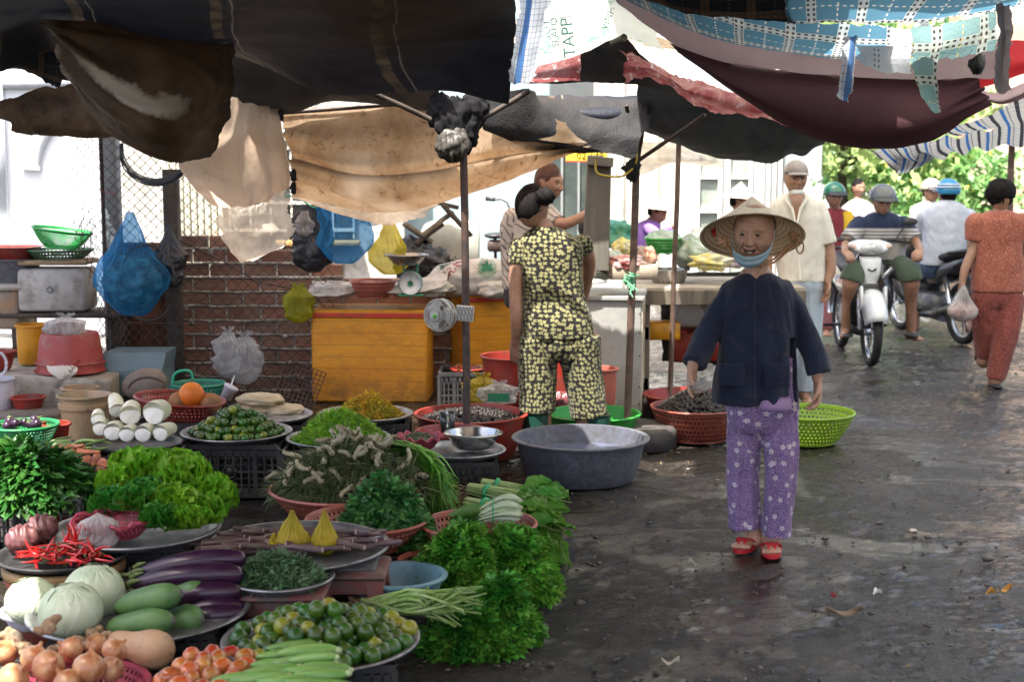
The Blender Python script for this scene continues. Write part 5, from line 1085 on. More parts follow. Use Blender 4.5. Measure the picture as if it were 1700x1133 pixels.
LT=[((205,812),5.35,1.0,'frilly lettuce head at the left behind the red basket',0),((250,795),5.40,1.15,'tallest bright frilly lettuce in the middle',0),((300,810),5.30,1.15,'bright frilly lettuce right of the tallest one',0),((345,832),5.25,1.05,'yellow-green frilly lettuce at the right end of the tray',0),((330,858),5.10,.9,'small frilly lettuce drooping over the right rim',0),((290,846),5.08,.95,'frilly lettuce in front of the middle',0),((238,838),5.10,.95,'darker lettuce just behind the red basket',1),((268,862),5.0,.75,'small dark lettuce at the rim of the tray',1),((190,840),5.2,.8,'dark lettuce at the left above the red basket',1),((312,866),5.0,.7,'smallest lettuce at the front rim',0),((222,780),5.5,.9,'lettuce top poking up at the back left',0),((300,785),5.5,.95,'lettuce top poking up at the back right',0)]
for k,((px,py),Y,s,lb,dk)in enumerate(LT):lettuce(lb,P(px,py+14,Y),s,k+3,M_LETD if dk else M_LET)
pc=P(190,862,5.02);perf('woven_basket','wavy-rimmed dark rose plastic basket in front of the lettuce',pc,S_LETT[2],.135,.055,P_ROSE,rows=4,seg=44,wavy=9,foot=False)
M_DLEAF=ML('dark_leaf',(.018,.085,.012),(.05,.17,.025),rough=.42);M_PLEAF=ML('parsley_leaf',(.08,.30,.03),(.24,.52,.07),var=.5,nsc=7);M_MLEAF=ML('mint_leaf',(.035,.16,.035),(.12,.30,.08),var=.5)
c=P(55,845,5.75);heap('leafy_greens','heap of dark green pointed leaves at the left edge, beside the carrots','leafy greens',(c[0]-.03,c[1],.30),.31,.24,.20,2600,leafT(1.0,.50,.35,.12),.066,M_DLEAF,tilt=.6,seed=3,jitter=.35,power=1.7)
mb=MB();r=np.random.RandomState(2)
crate('plastic_crate','crate under the dark green leaves at the left edge',(c[0],c[1]),.5,.36,.33)
M_SHRED=ML('shredded_green',(.14,.34,.014),(.30,.52,.04),var=.4)
heap('shredded_greens','conical heap of bright green shredded greens on a tray','shredded greens',(S_SHRED[0],S_SHRED[1],.29),.235,.20,.165,4200,leafT(1.0,.22,.3,.1,3),.028,M_SHRED,tilt=1.0,seed=5,jitter=.9,power=1.15)
M_BLOS=ML('yellow_blossom',(.50,.30,.015),(.38,.36,.03),var=.45,hue=.03)
heap('yellow_blossoms','cone of small yellow-green blossoms on the grey tray near the yellow chest','blossoms',(S_FLOW[0]+.02,S_FLOW[1],.29),.19,.16,.135,3000,leafT(1.0,.45,.3,.2,2),.019,M_BLOS,tilt=1.0,seed=6,jitter=.9,power=1.1)
M_GHERB=ML('grey_herb',(.05,.12,.05),(.15,.25,.12),var=.4)
heap('grey_herb','loose pile of small grey-green herb sprigs on the round tray','herbs',(S_HERB[0]-.01,S_HERB[1],S_HERB[2]-.01),.155,.14,.085,2600,leafT(1.0,.26,.35,.1,3),.036,M_GHERB,tilt=.8,seed=7,jitter=.9,power=1.4)
M_SNAIL=M('dark_shell',(.007,.005,.006),.4,(.022,.015,.012),30,coat=.1,spec=.3,var=.5,bump=.3,bsc=90)
shell=MB();shell.ball((0,0,0),(1,.7,.62),nu=8,nv=6);ST=shell.arrays()
def shells(label,c,rx,ry,H,n,s,seed,power=2.0):
 r=np.random.RandomState(seed);pos=[]
 for k in range(n):
  a=r.rand()*2*PI;q=math.sqrt(r.rand());pos.append((math.cos(a)*q*rx,math.sin(a)*q*ry,H*(1-q**power)+r.rand()*.012))
 mb=MB();mb.inst(ST,pos,[rrot()for _ in pos],[s*r.uniform(.7,1.2)for _ in pos]);mb.lathe([(max(1e-4,q_),H*(1-q_**power)*.82-.006)for q_ in np.linspace(.97,0,10)],24,cap=False);mb.v[-1]=mb.v[-1]*np.array([rx,ry,1])
 return tag(mb.build('dark_snails',M_SNAIL,loc=c),label,'snails',kind='stuff')
c=P(575,828,6.2);zc=.235
perf('red_basket','coral plastic basket under the heap of white knobbly roots',(c[0],c[1]),.10,.33,.13,P_PINK,rows=4,seg=70);crate('plastic_crate','black crate under the root basket',(c[0],c[1]),.5,.36,.1)
M_HAIR=ML('hairy_green',(.07,.11,.035),(.20,.22,.10),var=.5)
heap('root_foliage','heap of fine grey-green stalks holding knobbly white roots','root greens',(c[0]+.02,c[1],zc-.02),.34,.24,.20,3800,leafT(1.0,.07,.5,.1,4),.085,M_HAIR,tilt=.4,seed=9,jitter=.8,power=1.9)
M_ROOT=M('white_root',(.46,.42,.29),.55,(.34,.29,.18),20,bump=.3,bsc=50,obj=.2,dirt=(.14,.11,.06),dsc=18,dlo=.56,dhi=.7)
base=[]
for k in range(5):
 t0=thing('knobbly_root','x','root');mb=MB();r=np.random.RandomState(k+40);q=np.zeros(3);d=np.array([1,0,.2]);pts=[q.copy()]
 for j in range(5):d=d+r.normal(size=3)*np.array([.3,.5,.3]);d/=np.linalg.norm(d);q=q+d*.018;pts.append(q.copy())
 pts=catmull(pts,18);rad=.0105*(1+.22*np.sin(np.arange(18)*2.1+k))*np.sin(np.linspace(.5,2.7,18))**.5;mb.tube(pts,rad,9);mb.build('root_body',M_ROOT,t0)
 mb=MB();mb.tube([pts[-1],pts[-1]+d*.025,pts[-1]+d*.05+np.array([0,0,-.01])],[.002,.0015,.0008],4);mb.build('rootlet',M_HAIR,t0);base.append(t0)
rl='pale knobbly root in the heap over the coral basket';used=set()
for k in range(85):
 a=rs.rand()*6.28;q=rs.rand()**.6;q=q if math.sin(a)<.4 else q*.6
 p=Vector((c[0]+.02+math.cos(a)*q*.32,c[1]+math.sin(a)*q*.23,zc+.20*(1-q**1.9)+.030))
 b=base[k%5];e=(rs.rand()*6,rs.uniform(-.4,.7),rs.rand()*6)
 if k%5 not in used:used.add(k%5);b.location=p;b.rotation_euler=e;b['label']=rl;b['group']='knobbly white roots'
 else:copy_tree(b,p,e,rl,'knobbly white roots')
M_CHIVE=ML('chive_blade',(.10,.32,.03),(.26,.52,.09),var=.3)
mb=MB();r=np.random.RandomState(12)
for k in range(230):
 u=r.rand();a0=np.array(P(560+40*r.rand(),752+r.uniform(-8,10),6.55));s=r.uniform(0,1)
 mid=np.array(P(620+60*s+r.uniform(-10,10),738+10*s+r.uniform(-8,22),6.5-.15*s));m2=np.array(P(690+40*s+r.uniform(-12,12),752+30*s*s+r.uniform(-10,26),6.4-.2*s));end=np.array(P(700+65*r.rand(),790+75*r.rand(),6.15+.1*r.rand()))
 pts=catmull([a0,mid,m2,end],12);w=.0055+.005*r.rand();n=len(pts);side=np.cross(pts[-1]-pts[0],[0,0,1]);side/=np.linalg.norm(side);ww=w*np.sin(np.linspace(.6,3.0,n))[:,None]
 V=np.stack([pts-side*ww+np.array([0,0,.002]),pts,pts+side*ww+np.array([0,0,.002])],1).reshape(-1,3);mb.add(V,grid_faces(n,3))
mb.ball(P(650,800,6.45),(.17,.12,.12),nu=20,nv=12)
tag(mb.build('chives',M_CHIVE),'bundle of long bright green chives draped over the root heap','chives',kind='stuff')
crate('plastic_crate','black crate behind the roots under the chives',(P(650,800,6.5)[0],6.55),.4,.3,.2)
c=P(640,848,5.65);heap('mint','bushy dark mint with small rounded leaves in front of the chives','mint',(c[0],c[1],.20),.175,.15,.20,1500,leafT(1.0,.55,.35,.12,4),.042,M_MLEAF,tilt=.7,seed=14,jitter=.5,power=1.8)
c2=P(690,880,5.55);heap('mint','mint sprigs drooping at the right side of the mint pile','mint',(c2[0],c2[1],.14),.07,.07,.13,420,leafT(1.0,.55,.35,.12,4),.042,M_MLEAF,tilt=.4,seed=15,jitter=.5,power=1.8)
perf('red_basket','coral basket half hidden between the purple stems and mint',(P(610,870,5.6)[0],5.6),.13,.24,.11,P_PINK,rows=4,seg=60)
crate('plastic_crate','dark crate under the mint basket',(P(640,870,5.6)[0],5.6),.5,.34,.13)
M_MUST=ML('mustard_leaf',(.07,.23,.02),(.16,.36,.05),var=.22);M_MSTEM=M('mustard_stem',(.30,.44,.13),.4,(.42,.54,.22),20,transl=.15,var=.15)
def broad(seed,L=.2,W=.13):
 r=np.random.RandomState(seed);nu,nv=13,13;V=[]
 for i in range(nu):
  u=i/(nu-1)
  for j in range(nv):
   v=j/(nv-1)*2-1;w=W*(math.sin(PI*u**.75*.96)*.95+.05)
   V.append((L*u,w*.5*v*(1+.06*math.sin(u*25+seed)),-.35*L*u*u+.10*L*abs(v)**1.5+.06*L*math.sin(v*9+u*14+seed)*abs(v)+.03*L*math.sin(u*22+seed+v*3)))
 return np.array(V),grid_faces(nu,nv)
BR=[broad(k,.145,.085)for k in range(6)]
def bunch(label,root,tip,n,wd,L,mats,T,stem=True,band=None,seed=1,name='mustard_greens',cat='greens',ts=1.0,stemr=.007,drop=.06,leafstart=.45,curl=1.0):
 t=thing(name,label,cat,root);r=np.random.RandomState(seed);root=np.array(root);d=np.array(tip)-root;D=np.linalg.norm(d);d/=D;side=np.cross(d,[0,0,1]);side/=np.linalg.norm(side);up=np.cross(side,d)
 ms=MB();ml=MB()
 for k in range(n):
  a=r.rand()*6.28;q=math.sqrt(r.rand());off=side*math.cos(a)*q+up*math.sin(a)*q
  p0=off*wd*.45;p1=d*D*leafstart+off*wd*.9;e=d*D*r.uniform(.75,1.0)+off*wd*1.8;e[2]-=drop*r.rand()
  pts=catmull([p0,p1,e],7);ms.tube(pts,np.linspace(stemr*1.3,stemr*.4,7),5,flat=.6)
  dirn=(e-p1);dirn/=np.linalg.norm(dirn);dirn=dirn+off*.5+r.normal(size=3)*.15;TT=T[r.randint(len(T))]
  ml.add((TT[0]*ts*r.uniform(.75,1.1))@lookR(dirn,off*.8+np.array([0,-.3,.8]),r.normal()*.4).T+p1+(e-p1)*r.uniform(.1,.6),TT[1])
 ms.build('stems',mats[1],t);ml.build('leaves',mats[0],t)
 if band is not None:
  mb=MB();th=np.linspace(0,2*PI,25);cb=d*D*.2;mb.tube([cb+(side*math.cos(x)+up*math.sin(x))*wd*.78 for x in th],.010,6,flat=.35);mb.build('band',band,t)
 return t
M_BAND=M('green_tape',(.02,.32,.12),.4)
bunch('upper bunch of mustard greens tied with green tape, roots toward the left',P(778,812,6.35),P(945,850,6.1),30,.05,.2,(M_MUST,M_MSTEM),BR,band=M_BAND,seed=2)
bunch('front bunch of mustard greens with green tape and broad leaves',P(775,835,6.15),P(935,885,5.85),34,.055,.2,(M_MUST,M_MSTEM),BR,band=M_BAND,seed=3)
bunch('back bunch of mustard greens at the top of the pile',P(800,802,6.45),P(930,832,6.35),26,.045,.2,(M_MUST,M_MSTEM),BR,band=M_BAND,seed=4)
bunch('low bunch of mustard greens spreading onto the ground',P(800,860,5.95),P(940,905,5.8),26,.05,.2,(M_MUST,M_MSTEM),BR,seed=5,drop=.03)
crate('plastic_crate','low crate hidden under the mustard greens',(P(850,860,6.15)[0],6.15),.40,.3,.10)
mb=MB();r=np.random.RandomState(5)
for k in range(46):
 q=np.array(P(772+r.uniform(-4,10),815+r.uniform(-6,40),6.3));mb.tube([q,q+np.array([-.03,r.uniform(-.02,.02),r.uniform(-.02,.02)]),q+np.array([-.06-.03*r.rand(),r.uniform(-.03,.03),r.uniform(-.05,.03)])],.0015,4)
tag(mb.build('hair_roots',M('tan_roots',(.35,.24,.14),.8)),'tangle of thin tan roots at the cut end of the mustard greens','roots',kind='stuff')
c=P(795,884,5.6);perf('red_basket','coral perforated basket holding the white-stemmed greens',(c[0],c[1]),.08,.225,.14,P_PINK,rows=5,seg=60)
perf('red_basket','dark coral basket low at the left under the parsley',(P(720,945,5.35)[0],5.35),.02,.13,.12,P_PINK,rows=4,seg=44);crate('plastic_crate','low crate under the coral basket of white-stemmed greens',(c[0],c[1]),.36,.3,.08)
M_BOKS=M('bok_stem',(.62,.68,.50),.35,(.48,.60,.34),14,transl=.15);M_BOKL=ML('bok_leaf',(.06,.20,.025),(.15,.30,.06))
t=thing('white_stemmed_greens','bunch of white-stemmed greens with pale bases toward the right','greens',P(862,858,5.6));ms=MB();ml=MB();r=np.random.RandomState(8)
for k in range(34):
 a=r.rand()*6.28;q=math.sqrt(r.rand());y=math.cos(a)*q;z=math.sin(a)*q;p0=np.array([.0+r.uniform(-.02,.02),y*.09,.03+z*.05]);p1=p0+np.array([-.07,-.01,.01]);p2=np.array([-.16,y*.07-.02,.01+z*.03]);ms.tube(catmull([p0,p1,p2],7),[.004,.016,.017,.013,.009,.007,.005],8,flat=.7)
 T=leafT(1,.3,.3,.2,5);ml.add((T[0]*.15)@lookR(np.array([-1,r.uniform(-.3,.3),r.uniform(-.25,.1)]),roll=r.normal()*.6).T+p2+np.array([.02,0,0]),T[1])
ms.build('white_stems',M_BOKS,t);ml.build('leaves',M_BOKL,t)
mb=MB();th=np.linspace(0,2*PI,22);mb.tube([(-.105,-.015+math.cos(x)*.095,.02+math.sin(x)*.055)for x in th],.003,5);mb.build('string',M_BAND,t)
PT=parsT(1.0,5)
c=P(770,985,5.15);heap('parsley','big bushy heap of parsley at the right of the front row','parsley',(c[0]-.02,c[1]+.1,.05),.20,.17,.24,1700,PT,.043,M_PLEAF,tilt=.8,seed=21,jitter=.7,dirbias=(.3,-.3,0),power=2.2)
c=P(850,950,5.25);heap('parsley','parsley bunch spilling toward the street','parsley',(c[0],c[1]+.05,.04),.17,.15,.22,1300,PT,.048,M_PLEAF,tilt=.6,seed=22,jitter=.5,power=2.0)
c=P(890,925,5.4);heap('parsley','parsley tips at the far right beside the mustard greens','parsley',(c[0]-.04,c[1],.05),.10,.10,.17,700,PT,.042,M_PLEAF,tilt=.5,seed=23,jitter=.6,power=2.0)
c=P(780,1070,4.72);heap('celery_leaves','dark celery leaves piled low in front of the parsley','celery leaves',(c[0],c[1]+.02,.0),.17,.12,.13,1500,PT,.05,ML('celery_leaf',(.05,.23,.025),(.16,.42,.055),var=.5,nsc=7),tilt=.6,seed=24,jitter=.5,power=2.2)
c=P(845,1035,4.85);heap('celery_leaves','celery leaves drooping at the right end of the bunch','celery leaves',(c[0]-.02,c[1],.0),.12,.12,.20,1000,PT,.05,ML('celery_leaf',(.05,.23,.025),(.16,.42,.055),var=.5,nsc=7),tilt=.5,seed=25,jitter=.5,power=2.2)
M_CSTEM=M('celery_stem',(.30,.50,.10),.4,(.52,.64,.28),20,transl=.2,var=.2)
t=thing('celery_bunch','bunch of green celery stalks with roots toward the lime tray','celery',P(600,1005,4.85));ms=MB();r=np.random.RandomState(9);a=np.array(P(600,1002,4.85))
for k in range(60):
 e=np.array(P(800+r.uniform(-90,10),1000+r.uniform(-30,40),4.66+r.uniform(-.1,.1)));m=np.array(P(690,993+r.uniform(-18,26),4.70+r.uniform(-.06,.06)));s=np.array(P(600+r.uniform(0,14),1003+r.uniform(-10,18),4.85+r.uniform(-.04,.04)));ms.tube(catmull([s,m,e],8)-a,np.linspace(.0085,.0035,8),6)
ms.build('stalks',M_CSTEM,t);mb=MB()
for k in range(40):q=np.array([r.uniform(-.005,.01),r.uniform(-.03,.03),r.uniform(-.02,.02)]);mb.tube([q,q+np.array([-.02,r.uniform(-.01,.01),r.uniform(-.01,.01)]),q+np.array([-.045,r.uniform(-.02,.02),r.uniform(-.02,.02)])],.0014,4)
mb.build('roots',M('tan_roots',(.35,.24,.14),.8),t)
c=P(665,985,5.0);bowl('blue_bowl','light blue plastic bowl half hidden under the parsley',c,.06,.17,.13,P_LBLUE)
crate('plastic_crate','black crate low in front under the celery',(P(700,1080,4.8)[0],4.95),.36,.28,.09)
def chest(label,c,w,d,h,rz):
 t=thing('yellow_chest',label,'chest',(c[0],c[1],0),rz)
 nt=NT('yellow_chest_paint');co=nt.coord();sx=nt.n('SeparateXYZ',{0:co})
 b=nt.mix(nt.rangemap(nt.noise(3,6,.7,co,stretch=(.5,.5,2)),.35,.65),(.56,.21,.008),(.68,.30,.014))
 seam=nt.math('LESS_THAN',nt.math('FRACT',nt.math('DIVIDE',nt.math('ADD',sx.outputs[2],nt.math('MULTIPLY',nt.noise(2,2,.5,co),.03)),.083)),.07)
 sc=nt.rangemap(nt.noise(9,8,.78,co,stretch=(.8,.8,1.3),dist=.3),.47,.58)
 low=nt.rangemap(nt.math('ADD',sx.outputs[2],nt.math('MULTIPLY',nt.noise(4,5,.7,co),.25)),.05,.34,1,0)
 dirt=nt.math('MAXIMUM',nt.math('MULTIPLY',seam,.45),nt.math('MULTIPLY',sc,nt.math('ADD',nt.math('MULTIPLY',low,.75),.22)))
 b=nt.mix(dirt,b,(.11,.055,.02));b=nt.mix(nt.math('MULTIPLY',low,.35),b,(.16,.09,.02))
 mat=nt.finish(nt.n('BsdfPrincipled',{'Base Color':b,'Roughness':.5,'Normal':nt.bump(nt.math('ADD',nt.math('MULTIPLY',seam,-1.0),nt.noise(30,5,.6,co)),.5,.006)}))if 'chestmat' not in _mats else _mats['chestmat']
 _mats['chestmat']=mat
 mb=MB();mb.box((0,0,(h-.06)/2),(w,d,h-.06),bev=.012);mb.build('body',mat,t,False)
 mb=MB();mb.box((0,0,h-.034),(w+.012,d+.012,.055),bev=.012);l=mb.build('lid',mat,t,False)
 mb=MB();mb.box((0,-d/2-.007,h-.045),(w+.010,.003,.028));mb.box((w/2+.0075,0,h-.045),(.003,d+.010,.028));mb.build('red_stripe',M('red_tape',(.50,.03,.02),.5,dirt=(.2,.05,.03)),l,False)
 return t
cA=P(618,600,9.62);chest('large worn yellow chest with a red stripe, left of the fan',(P(620,600,10.0)[0]+.0,10.02),.81,.42,.66,-.05)
chest('second yellow chest half behind the fan pole',(P(795,560,10.35)[0],10.42),.40,.62,.74,.28)
def slab_cloth(label,name,pts,mat,cat='cloth',th=0,**k):o=cloth(name,pts,mat,**k);return tag(o,label,cat)
M_WCLOTH=M('white_cloth',(.55,.52,.48),.85,(.40,.37,.33),6,bump=.5,bsc=20,bdist=.01,dirt=(.22,.18,.14),dsc=9,dlo=.55,dhi=.72)
slab_cloth('grey-white cloth with a dark border spread over the left chest lid','white_cloth',[[(505,492,9.78),(580,488,9.76),(680,484,9.76),(742,470,9.8)],[(512,478,9.95),(590,474,9.95),(680,470,9.95),(745,458,10.0)],[(520,470,10.15),(600,467,10.15),(690,462,10.15),(750,452,10.2)]],M_WCLOTH,nu=40,nv=60,wr=.02,wsc=14,seed=61)
def lump(name,label,cat,c,r,mat,seed=1,a=.12,sc=5,R=None,nu=48,nv=32,flatz=None):
 mb=MB();mb.ball((0,0,0),r,R,nu=nu,nv=nv,fn=lambda v:v*(1+a*fnz(v,sc,seed)[:,None]+a*.4*fnz(v,sc*2.7,seed+1)[:,None]));return tag(mb.build(name,mat,loc=c),label,cat)
M_SACKW=M('white_sack',(.56,.54,.50),.65,(.42,.40,.36),8,bump=.6,bsc=16,bdist=.012,dirt=(.28,.25,.2),dsc=8,dlo=.58,dhi=.75)
sk=lump('rice_sack','white printed rice sack with a round green leaf emblem lying on the chests','sack',P(785,462,10.2),(.36,.20,.14),M_SACKW,3,.07,4,R=roty(-.12)@rotz(-.06),nu=80,nv=50)
sk2=lump('rice_sack','crumpled white sack corner in front of the printed rice sack','sack',P(712,480,9.95),(.17,.12,.06),M_SACKW,5,.14,5)
sk3=lump('rice_sack','white sack edge hanging over the second chest beside the woman in yellow and black','sack',P(820,480,10.05),(.13,.10,.07),M_SACKW,8,.12,5)
from mathutils.bvhtree import BVHTree
def decal(target,v,f,origin,R,mat,name,lift=.002,dirv=(0,1,0)):
 """lay flat shapes (x right, y up) on target's surface; origin in world"""
 dg=bpy.context.evaluated_depsgraph_get();dg.update();bvh=BVHTree.FromPolygons([target.matrix_world@x.co if False else x.co+target.location for x in target.data.vertices],[tuple(p.vertices)for p in target.data.polygons])
 v=np.asarray(v,float);R=np.asarray(R);out=[]
 w=np.stack([v[:,0],v[:,0]*0,v[:,1]],1)@R.T+np.array(origin)
 d=Vector(dirv).normalized()
 for q in w:
  h=bvh.ray_cast(Vector(q)-d*.6,d);out.append(h[0]-d*lift if h[0]is not None else Vector(q))
 keep=[q for q in f]
 mb=MB();mb.add([list(p-target.location)for p in out],keep);o=mb.build(name,mat,target,False);return o
M_GPRINT=M('green_ink',(.02,.18,.09),.6);M_RPRINT=M('red_ink',(.45,.03,.03),.6)
o0=P(808,448,9.9)
V=[];Fc=[]
for k in range(9):
 y=-.062+k*.0155;x=math.sqrt(max(0,.068**2-y*y));n=8
 for i in range(n):V+=[(-x+2*x*i/(n-1),y-.0035),(-x+2*x*i/(n-1),y+.0035)]
 b0=len(V)-2*n;Fc+=[(b0+2*i,b0+2*i+2,b0+2*i+3,b0+2*i+1)for i in range(n-1)]
R40=roty(-.9)
decal(sk,V,Fc,o0,R40,M_GPRINT,'striped_disc',.003)
V=[];Fc=[]
for k in range(5):
 a=PI/2+(k-2)*.75;L=.062-.008*abs(k-2);n=6;b0=len(V)
 for i in range(n+1):
  u=i/n;w=.014*math.sin(PI*min(.98,u+.02));V+=[(math.cos(a)*L*u-math.sin(a)*w,math.sin(a)*L*u+math.cos(a)*w-.01),(math.cos(a)*L*u+math.sin(a)*w,math.sin(a)*L*u-math.cos(a)*w-.01)]
 Fc+=[(b0+2*i,b0+2*i+2,b0+2*i+3,b0+2*i+1)for i in range(n)]
decal(sk,V,Fc,o0,np.eye(3),M_GPRINT,'leaf_emblem',.006)
v,f=text_mesh('BRAND',.075);decal(sk,v,f,P(757,444,9.9),roty(-.75),M_RPRINT,'red_lettering',.004)
v,f=text_mesh('INDUSTRY',.042);decal(sk,v,f,P(740,441,9.9),roty(-.62),M_GPRINT,'green_lettering',.004)
c=P(620,480,9.85);perf('red_basket','red-brown perforated basket on the chest beside the scale',c,P(620,494,9.85)[2],.155,.115,P_PINK,rows=5,seg=48)
lump('nuts','brown nuts heaped in the red-brown basket on the chest','nuts',(c[0],c[1],P(620,473,9.85)[2]),(.13,.13,.03),M('nut_brown',(.16,.07,.04),.6,(.28,.13,.07),60,bump=.8,bsc=80,bdist=.008),4,.1,9)
bag('plastic_bag','folded white plastic bags at the left end of the chest lid',B_WHITE,P(558,496,9.85),.26,.14,.11,.25,21,cr=.2)
bag('plastic_bag','small clear bag between the red-brown basket and the scale',B_CLEAR,P(665,492,9.9),.12,.10,.09,.25,22,cr=.2)
bag('plastic_bag','yellow-green bag hanging at the upper left corner of the yellow chest',B_YG,P(496,536,9.78),.20,.11,.245,.5,23)
t=thing('kitchen_scale','green dial scale with a round white face and steel dish on the chest','scale',P(682,490,9.75));
mb=MB();mb.lathe([(.082,-.035),(.082,.035),(.0,.035)],32,c=(0,.0,.082),R=rotx(PI/2));mb.box((0,0,.0),(.17,.09,.012),bev=.004);mb.build('body',M('scale_green',(.02,.22,.12),.4,dirt=(.05,.05,.04)),t,angle=40)
mb=MB();mb.lathe([(0,0),(.074,0),(.074,.003)],32,c=(0,-.038,.082),R=rotx(PI/2));f=mb.build('dial',M('dial_white',(.72,.74,.72),.4),t)
mb=MB();mb.lathe([(.080,-.004),(.080,.006),(.074,.007),(.074,-.004)],32,c=(0,-.038,.082),R=rotx(PI/2));mb.build('bezel',M_STEEL,f)
mb=MB()
for k in range(40):
 a=k*2*PI/40;l=.010 if k%5==0 else .005;mb.box((math.sin(a)*.064,-.0425,.082+math.cos(a)*.064),(.0016,.001,l),roty(a))
mb.build('dial_ticks',M('ink_black',(.02,.02,.02),.6),f,False)
mb=MB();mb.box((0,-.045,.105),(.003,.002,.055));mb.lathe([(0,0),(.019,0),(.019,.004)],20,c=(0,-.045,.082),R=rotx(PI/2));mb.build('needle_hub',M_GPRINT,f)
mb=MB()
for s in(-1,1):mb.beam((s*.045,0,.155),(s*.05,0,.215),.012,.03)
mb.box((0,0,.212),(.11,.06,.01),bev=.003);mb.build('yoke',M('scale_green',(.02,.22,.12)),t,False)
bowl('weighing_dish','wide steel weighing dish on top of the green scale',P(675,440,9.75),P(675,440,9.75)[2],.152,.075,M_STEEL,'dish',rb=.45)
lump('concrete_block','pale concrete block behind the scale','block',P(735,410,10.9),(.20,.1,.2),M('pale_block',(.42,.43,.38),.8,(.32,.33,.29),5),3,.05,3)
mb=MB();mb.box((0,0,0),(.36,.25,.36),bev=.01);tag(mb.build('white_box',M('box_white',(.46,.48,.43),.7,dirt=(.3,.3,.26)),loc=P(758,405,11.2)),'whitish upright box with a sloping shadowed top behind the rice sack','box')
for a,b,w,lb in(((672,372),(715,402),.08,'grey plank with square end above the scale'),((700,392),(752,352),.05,'thin brown board rising to the right above the scale'),((735,340),(782,392),.045,'dark blue-grey square bar behind the fan pole'),((690,405),(735,372),.04,'dark wooden batten crossing the planks'),((655,350),(700,335),.07,'brown board under the tan tarpaulin'),((700,330),(760,345),.06,'dark board at the top of the junk pile')):
 mb=MB();mb.beam(P(*a,10.6),P(*b,10.7),w,.03,bev=.004);tag(mb.build('plank',M_WOODD if 'dark' in lb else M_WOOD),lb,'plank')
lump('dark_sack','dark folded bag heaped behind the scale','bag',P(722,432,10.5),(.10,.08,.09),B_BLACK,5,.2,5);lump('dark_sack','black shapeless bag filling the gap below the planks','bag',P(690,430,10.7),(.16,.08,.16),B_BLACK,7,.2,4)
t=thing('bicycle','parked bicycle of which the handlebar and black saddle show by the teal wall','bicycle',P(830,560,12.6));o=np.array(P(830,560,12.6))
q=lambda px,py,Y=12.6:np.array(P(px,py,Y))-o
mb=MB();mb.tube([q(818,332),q(832,330),q(842,336),q(848,350),q(850,420)],.012,8);mb.build('handlebar',M_STEEL,t)
mb=MB();mb.tube([q(806,330),q(822,331)],.019,8);mb.build('grip',M_BLACK,t)
mb=MB();mb.ball(q(822,391),(.10,.13,.03),nu=20,nv=10);mb.build('saddle',M_BLACK,t);mb=MB();mb.box(q(828,408),(.2,.2,.10),bev=.02);mb.tube([q(822,395),q(824,520)],.014,8);mb.tube([q(824,520),q(850,420)],.014,8);mb.build('frame',M_DARKMETAL,t)
for cx in(800,870):mb=MB();th=np.linspace(0,2*PI,33);c=q(cx,510);mb.tube([c+np.array([math.cos(a)*.30,0,math.sin(a)*.30])for a in th],.016,6);mb.build('wheel',M_BLACK,t)
fp=P(728,524,7.52);t=thing('clip_fan','small grey-white clip fan on the rusty pole','fan',fp);R=rotz(-.55)@rotx(PI/2)
FW=M('fan_white',(.50,.50,.47),.4,dirt=(.28,.26,.22),dsc=20)
mb=MB()
for rr,yy in((.086,.0),(.086,.012),(.075,-.028),(.045,-.04),(.084,.04)):th=np.linspace(0,2*PI,41);mb.tube(np.stack([np.cos(th)*rr,np.sin(th)*rr,np.full(41,-yy)],1)@R.T,.0022 if rr<.08 else .004,6,cap=False)
for k in range(44):
 a=k*2*PI/44;mb.tube(np.array([[math.cos(a)*r,math.sin(a)*r,z]for r,z in((.03,.042),(.055,.038),(.076,.026),(.086,0),(.080,-.03),(.05,-.045))])@R.T,.0011,4)
mb.build('cage',FW,t)
mb=MB();mb.lathe([(0,.046),(.022,.046),(.032,.040),(.032,.034)],24,R=R);h=mb.build('badge',FW,t);mb=MB();mb.lathe([(0,.0),(.012,.0),(.012,-.004)],16,c=np.array([.008,.0,.050])@R.T,R=R);mb.build('green_dot',M('dot_green',(.12,.5,.04),.4),h)
for k in range(3):
 mb=MB();V=[]
 for i in range(7):
  for j in range(7):rr=.02+.055*i/6;a=k*2.09+(j/6-.5)*1.3;V.append((math.cos(a)*rr,math.sin(a)*rr,(j/6-.5)*.02))
 mb.add(np.array(V)@R.T,grid_faces(7,7));mb.build('blade',M('blade_white',(.55,.57,.55),.35),t)
mb=MB();mb.lathe([(0,-.05),(.03,-.05),(.036,-.10),(.026,-.125),(0,-.13)],20,R=R);mb.build('motor_housing',FW,t)
q0=np.array(P(768,520,7.55))-np.array(fp)
mb=MB();mb.tube([np.array([0,0,-.11])@R.T,(np.array([0,0,-.11])@R.T+q0)/2,q0*.85],.009,8);mb.build('arm',FW,t)
mb=MB();mb.box(q0+np.array([.012,-.028,0]),(.095,.012,.085),roty(.08),bev=.004);c2=mb.build('clip',M('clip_white',(.60,.60,.58),.45),t,False)
mb=MB()
for i in range(6):mb.beam(q0+np.array([-.03+i*.018,-.036,-.038]),q0+np.array([-.045+i*.018+.03,-.036,.038]),.002,.002);mb.beam(q0+np.array([-.03+i*.018+.01,-.036,-.038]),q0+np.array([-.045+i*.018-.005,-.036,.038]),.002,.002)
mb.build('clip_grooves',M_BLACK,c2,False)
mb=MB();th=np.linspace(0,2*PI,25);mb.tube([P(762,610,7.6)+Vector((math.cos(a)*.013,0,math.sin(a)*.016))for a in th],.004,6);tag(mb.build('orange_ring',M('orange_plastic',(.6,.2,.03),.4)),'small orange ring hooked on the rusty pole','ring')
